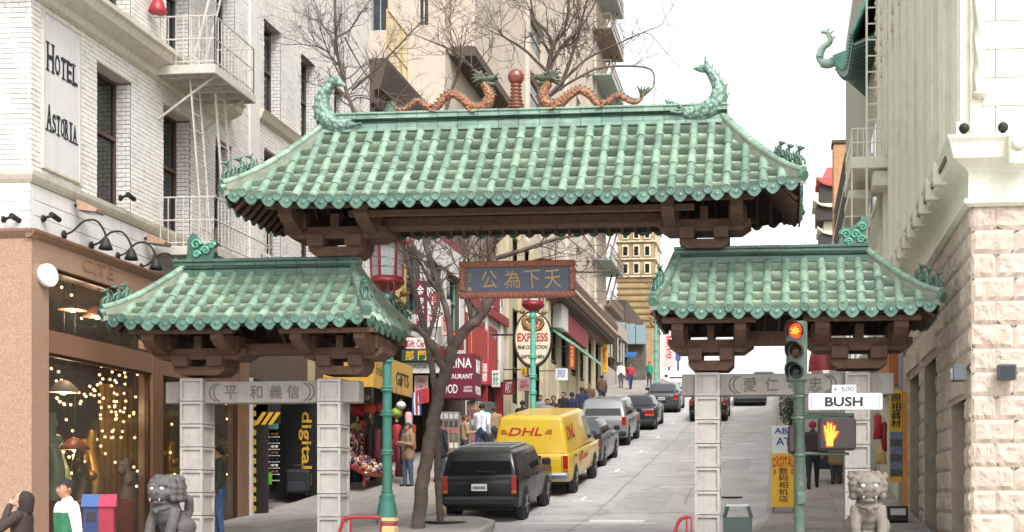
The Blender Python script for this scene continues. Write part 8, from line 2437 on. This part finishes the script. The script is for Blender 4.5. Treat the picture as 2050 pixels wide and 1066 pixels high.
# ================================================================ BARE TREES
M_BARK = mat('tree_bark', '#6a5d54', rough=.95, var=.3, scale=7, col2='#51443b', scale2=3, bump=.8, bscale=26, dirt='#8a7868', dirt_amt=.35, dirt_scale=6)
M_TWIG = mat('twig_bark', '#655851', rough=.9, var=.25, scale=6)
RB = random.Random(31)
def limb(mb, pts, Y, dys, r0, r1, n=8):
    P = [at(p[0], p[1], Y + d) for p, d in zip(pts, dys)]
    Q = smooth_path(P, 6)
    R_ = [r0 + (r1 - r0) * (k / (len(Q) - 1)) for k in range(len(Q))]
    Q = [q + Vector((RB.uniform(-1, 1), RB.uniform(-1, 1), RB.uniform(-.5, .5))) * R_[i] * .14 for i, q in enumerate(Q)]
    mb.tube(Q, R_, n)
    return Q, R_
def sprout(mb, p, d, r, L, depth):
    n = 5; pts = [p]; q = p.copy(); dd = d.normalized()
    for k in range(n):
        dd = (dd + Vector((RB.gauss(0, .22), RB.gauss(0, .22), RB.gauss(.06, .2)))).normalized()
        q = q + dd * (L / n); pts.append(q.copy())
    mb.tube(pts, [r * (1 - .7 * k / n) for k in range(n + 1)], 4 if depth < 2 else 5, caps=False)
    if depth <= 0: return
    for k in range(RB.choice((2, 3, 3))):
        i = RB.randrange(1, n + 1)
        dv = (dd + Vector((RB.gauss(0, .75), RB.gauss(0, .75), RB.gauss(.1, .6)))).normalized()
        sprout(mb, pts[i], dv, r * .6, L * RB.uniform(.5, .78), depth - 1)
def tree(name, lab, trunk, limbs, Y, grow):
    base = at(trunk[0][0][0], trunk[0][0][1], Y)
    o = thing(name, lab, 'tree', (base.x, Y, gz(Y) + .14), 0)
    mb = MB(); Q, R_ = limb(mb, trunk[0], Y, trunk[1], trunk[2], trunk[3], 12)
    mb.build('trunk', M_BARK, o)
    tw = MB()
    for pts, dys, r0, r1, g in limbs:
        m2 = MB(); Q, R_ = limb(m2, pts, Y, dys, r0, r1)
        m2.build('limb', M_BARK, o)
        for k in range(g):
            i = RB.randrange(len(Q) // 4, len(Q)); t = (Q[min(i + 1, len(Q) - 1)] - Q[max(i - 1, 0)]).normalized()
            dv = (t * .8 + Vector((RB.gauss(0, .6), RB.gauss(0, .6), RB.gauss(.15, .5)))).normalized()
            sprout(tw, Q[i], dv, max(.008, R_[i] * .45), RB.uniform(.55, 1.15) * grow, 3)
    tag(tw.build('twigs', M_TWIG, o), kind='stuff')
    return o
tree('bare_street_tree', 'big leaning bare tree whose forked trunk rises through the middle opening of the gate',
     ([(832, 1100), (842, 1000), (853, 920), (866, 850), (880, 785), (895, 735), (906, 700)], [0, 0, 0, 0, .05, .1, .1], .14, .118),
     [([(904, 706), (925, 668), (955, 640), (978, 608), (990, 560), (985, 500), (1000, 440), (1040, 340), (1075, 240), (1096, 150)], [.1, .1, .2, .2, .3, .4, .5, .6, .7, .7], .105, .055, 8),
      ([(1096, 150), (1108, 90), (1130, 60), (1140, 0)], [.7, .6, .6, .5], .055, .02, 11), ([(1096, 150), (1120, 100), (1160, 60), (1195, 0)], [.7, .9, 1, 1.1], .045, .016, 11),
      ([(1108, 90), (1095, 65), (1072, 40), (1062, 0)], [.6, .5, .4, .3], .035, .016, 8), ([(1096, 145), (1050, 100), (1010, 75), (1000, 60)], [.7, .5, .4, .3], .035, .014, 10),
      ([(1100, 190), (1150, 140), (1190, 110), (1300, 60)], [.7, .9, 1.2, 1.4], .035, .01, 10), ([(1090, 200), (1150, 160), (1210, 135), (1300, 138), (1308, 175)], [.7, .9, 1, 1, 1], .03, .012, 5),
      ([(1120, 180), (1142, 120), (1158, 70), (1175, 0)], [.9, 1, 1.1, 1.1], .045, .018, 10),
      ([(893, 745), (876, 716), (853, 675), (830, 655), (800, 640)], [.05, -.1, -.2, -.3, -.4], .085, .04, 6), ([(855, 680), (868, 640), (878, 600), (885, 560)], [-.2, -.2, -.1, 0], .05, .03, 6),
      ([(904, 700), (898, 640), (884, 590), (868, 540), (850, 480), (845, 400), (870, 300), (905, 180), (930, 110)], [.1, .2, .3, .3, .4, .4, .5, .6, .6], .07, .03, 20),
      ([(985, 520), (1050, 500), (1110, 480), (1160, 470), (1230, 450)], [.4, .5, .6, .8, 1], .05, .015, 11), ([(990, 570), (1080, 520), (1160, 545), (1240, 540)], [.3, .6, .8, 1], .035, .012, 10),
      ([(945, 650), (935, 580), (930, 520), (950, 440)], [.2, .3, .4, .5], .05, .025, 11), ([(884, 590), (860, 560), (830, 500), (810, 440)], [.3, .1, 0, -.1], .04, .02, 10),
      ([(960, 160), (940, 130), (900, 100), (830, 70)], [.6, .5, .3, .2], .03, .01, 10)], 24.0, 1.05)
tree('slim_bare_tree', 'slim bare tree with a thin trunk rising from the iron grate',
     ([(882, 1052), (877, 960), (874, 860), (868, 760), (850, 660), (825, 560)], [0] * 6, .075, .06),
     [([(825, 560), (790, 440), (745, 320), (705, 215), (690, 170), (676, 110), (672, 60), (670, -10)], [0, .1, .2, .2, .2, .2, .2, .2], .058, .024, 20), ([(684, 140), (660, 110), (640, 95), (590, 88)], [.2, .1, 0, 0], .022, .008, 10), ([(674, 75), (700, 60), (720, 30), (745, -5)], [.2, .3, .3, .4], .022, .01, 10),
      ([(705, 180), (740, 150), (762, 130), (800, 90), (842, 45)], [.2, .3, .4, .5, .6], .03, .012, 13), ([(690, 75), (720, 130), (742, 160), (790, 200)], [.2, .3, .4, .5], .018, .008, 6), ([(688, 165), (670, 130), (655, 100), (640, 55)], [.2, 0, -.1, -.2], .02, .008, 8)], 25.2, .85)
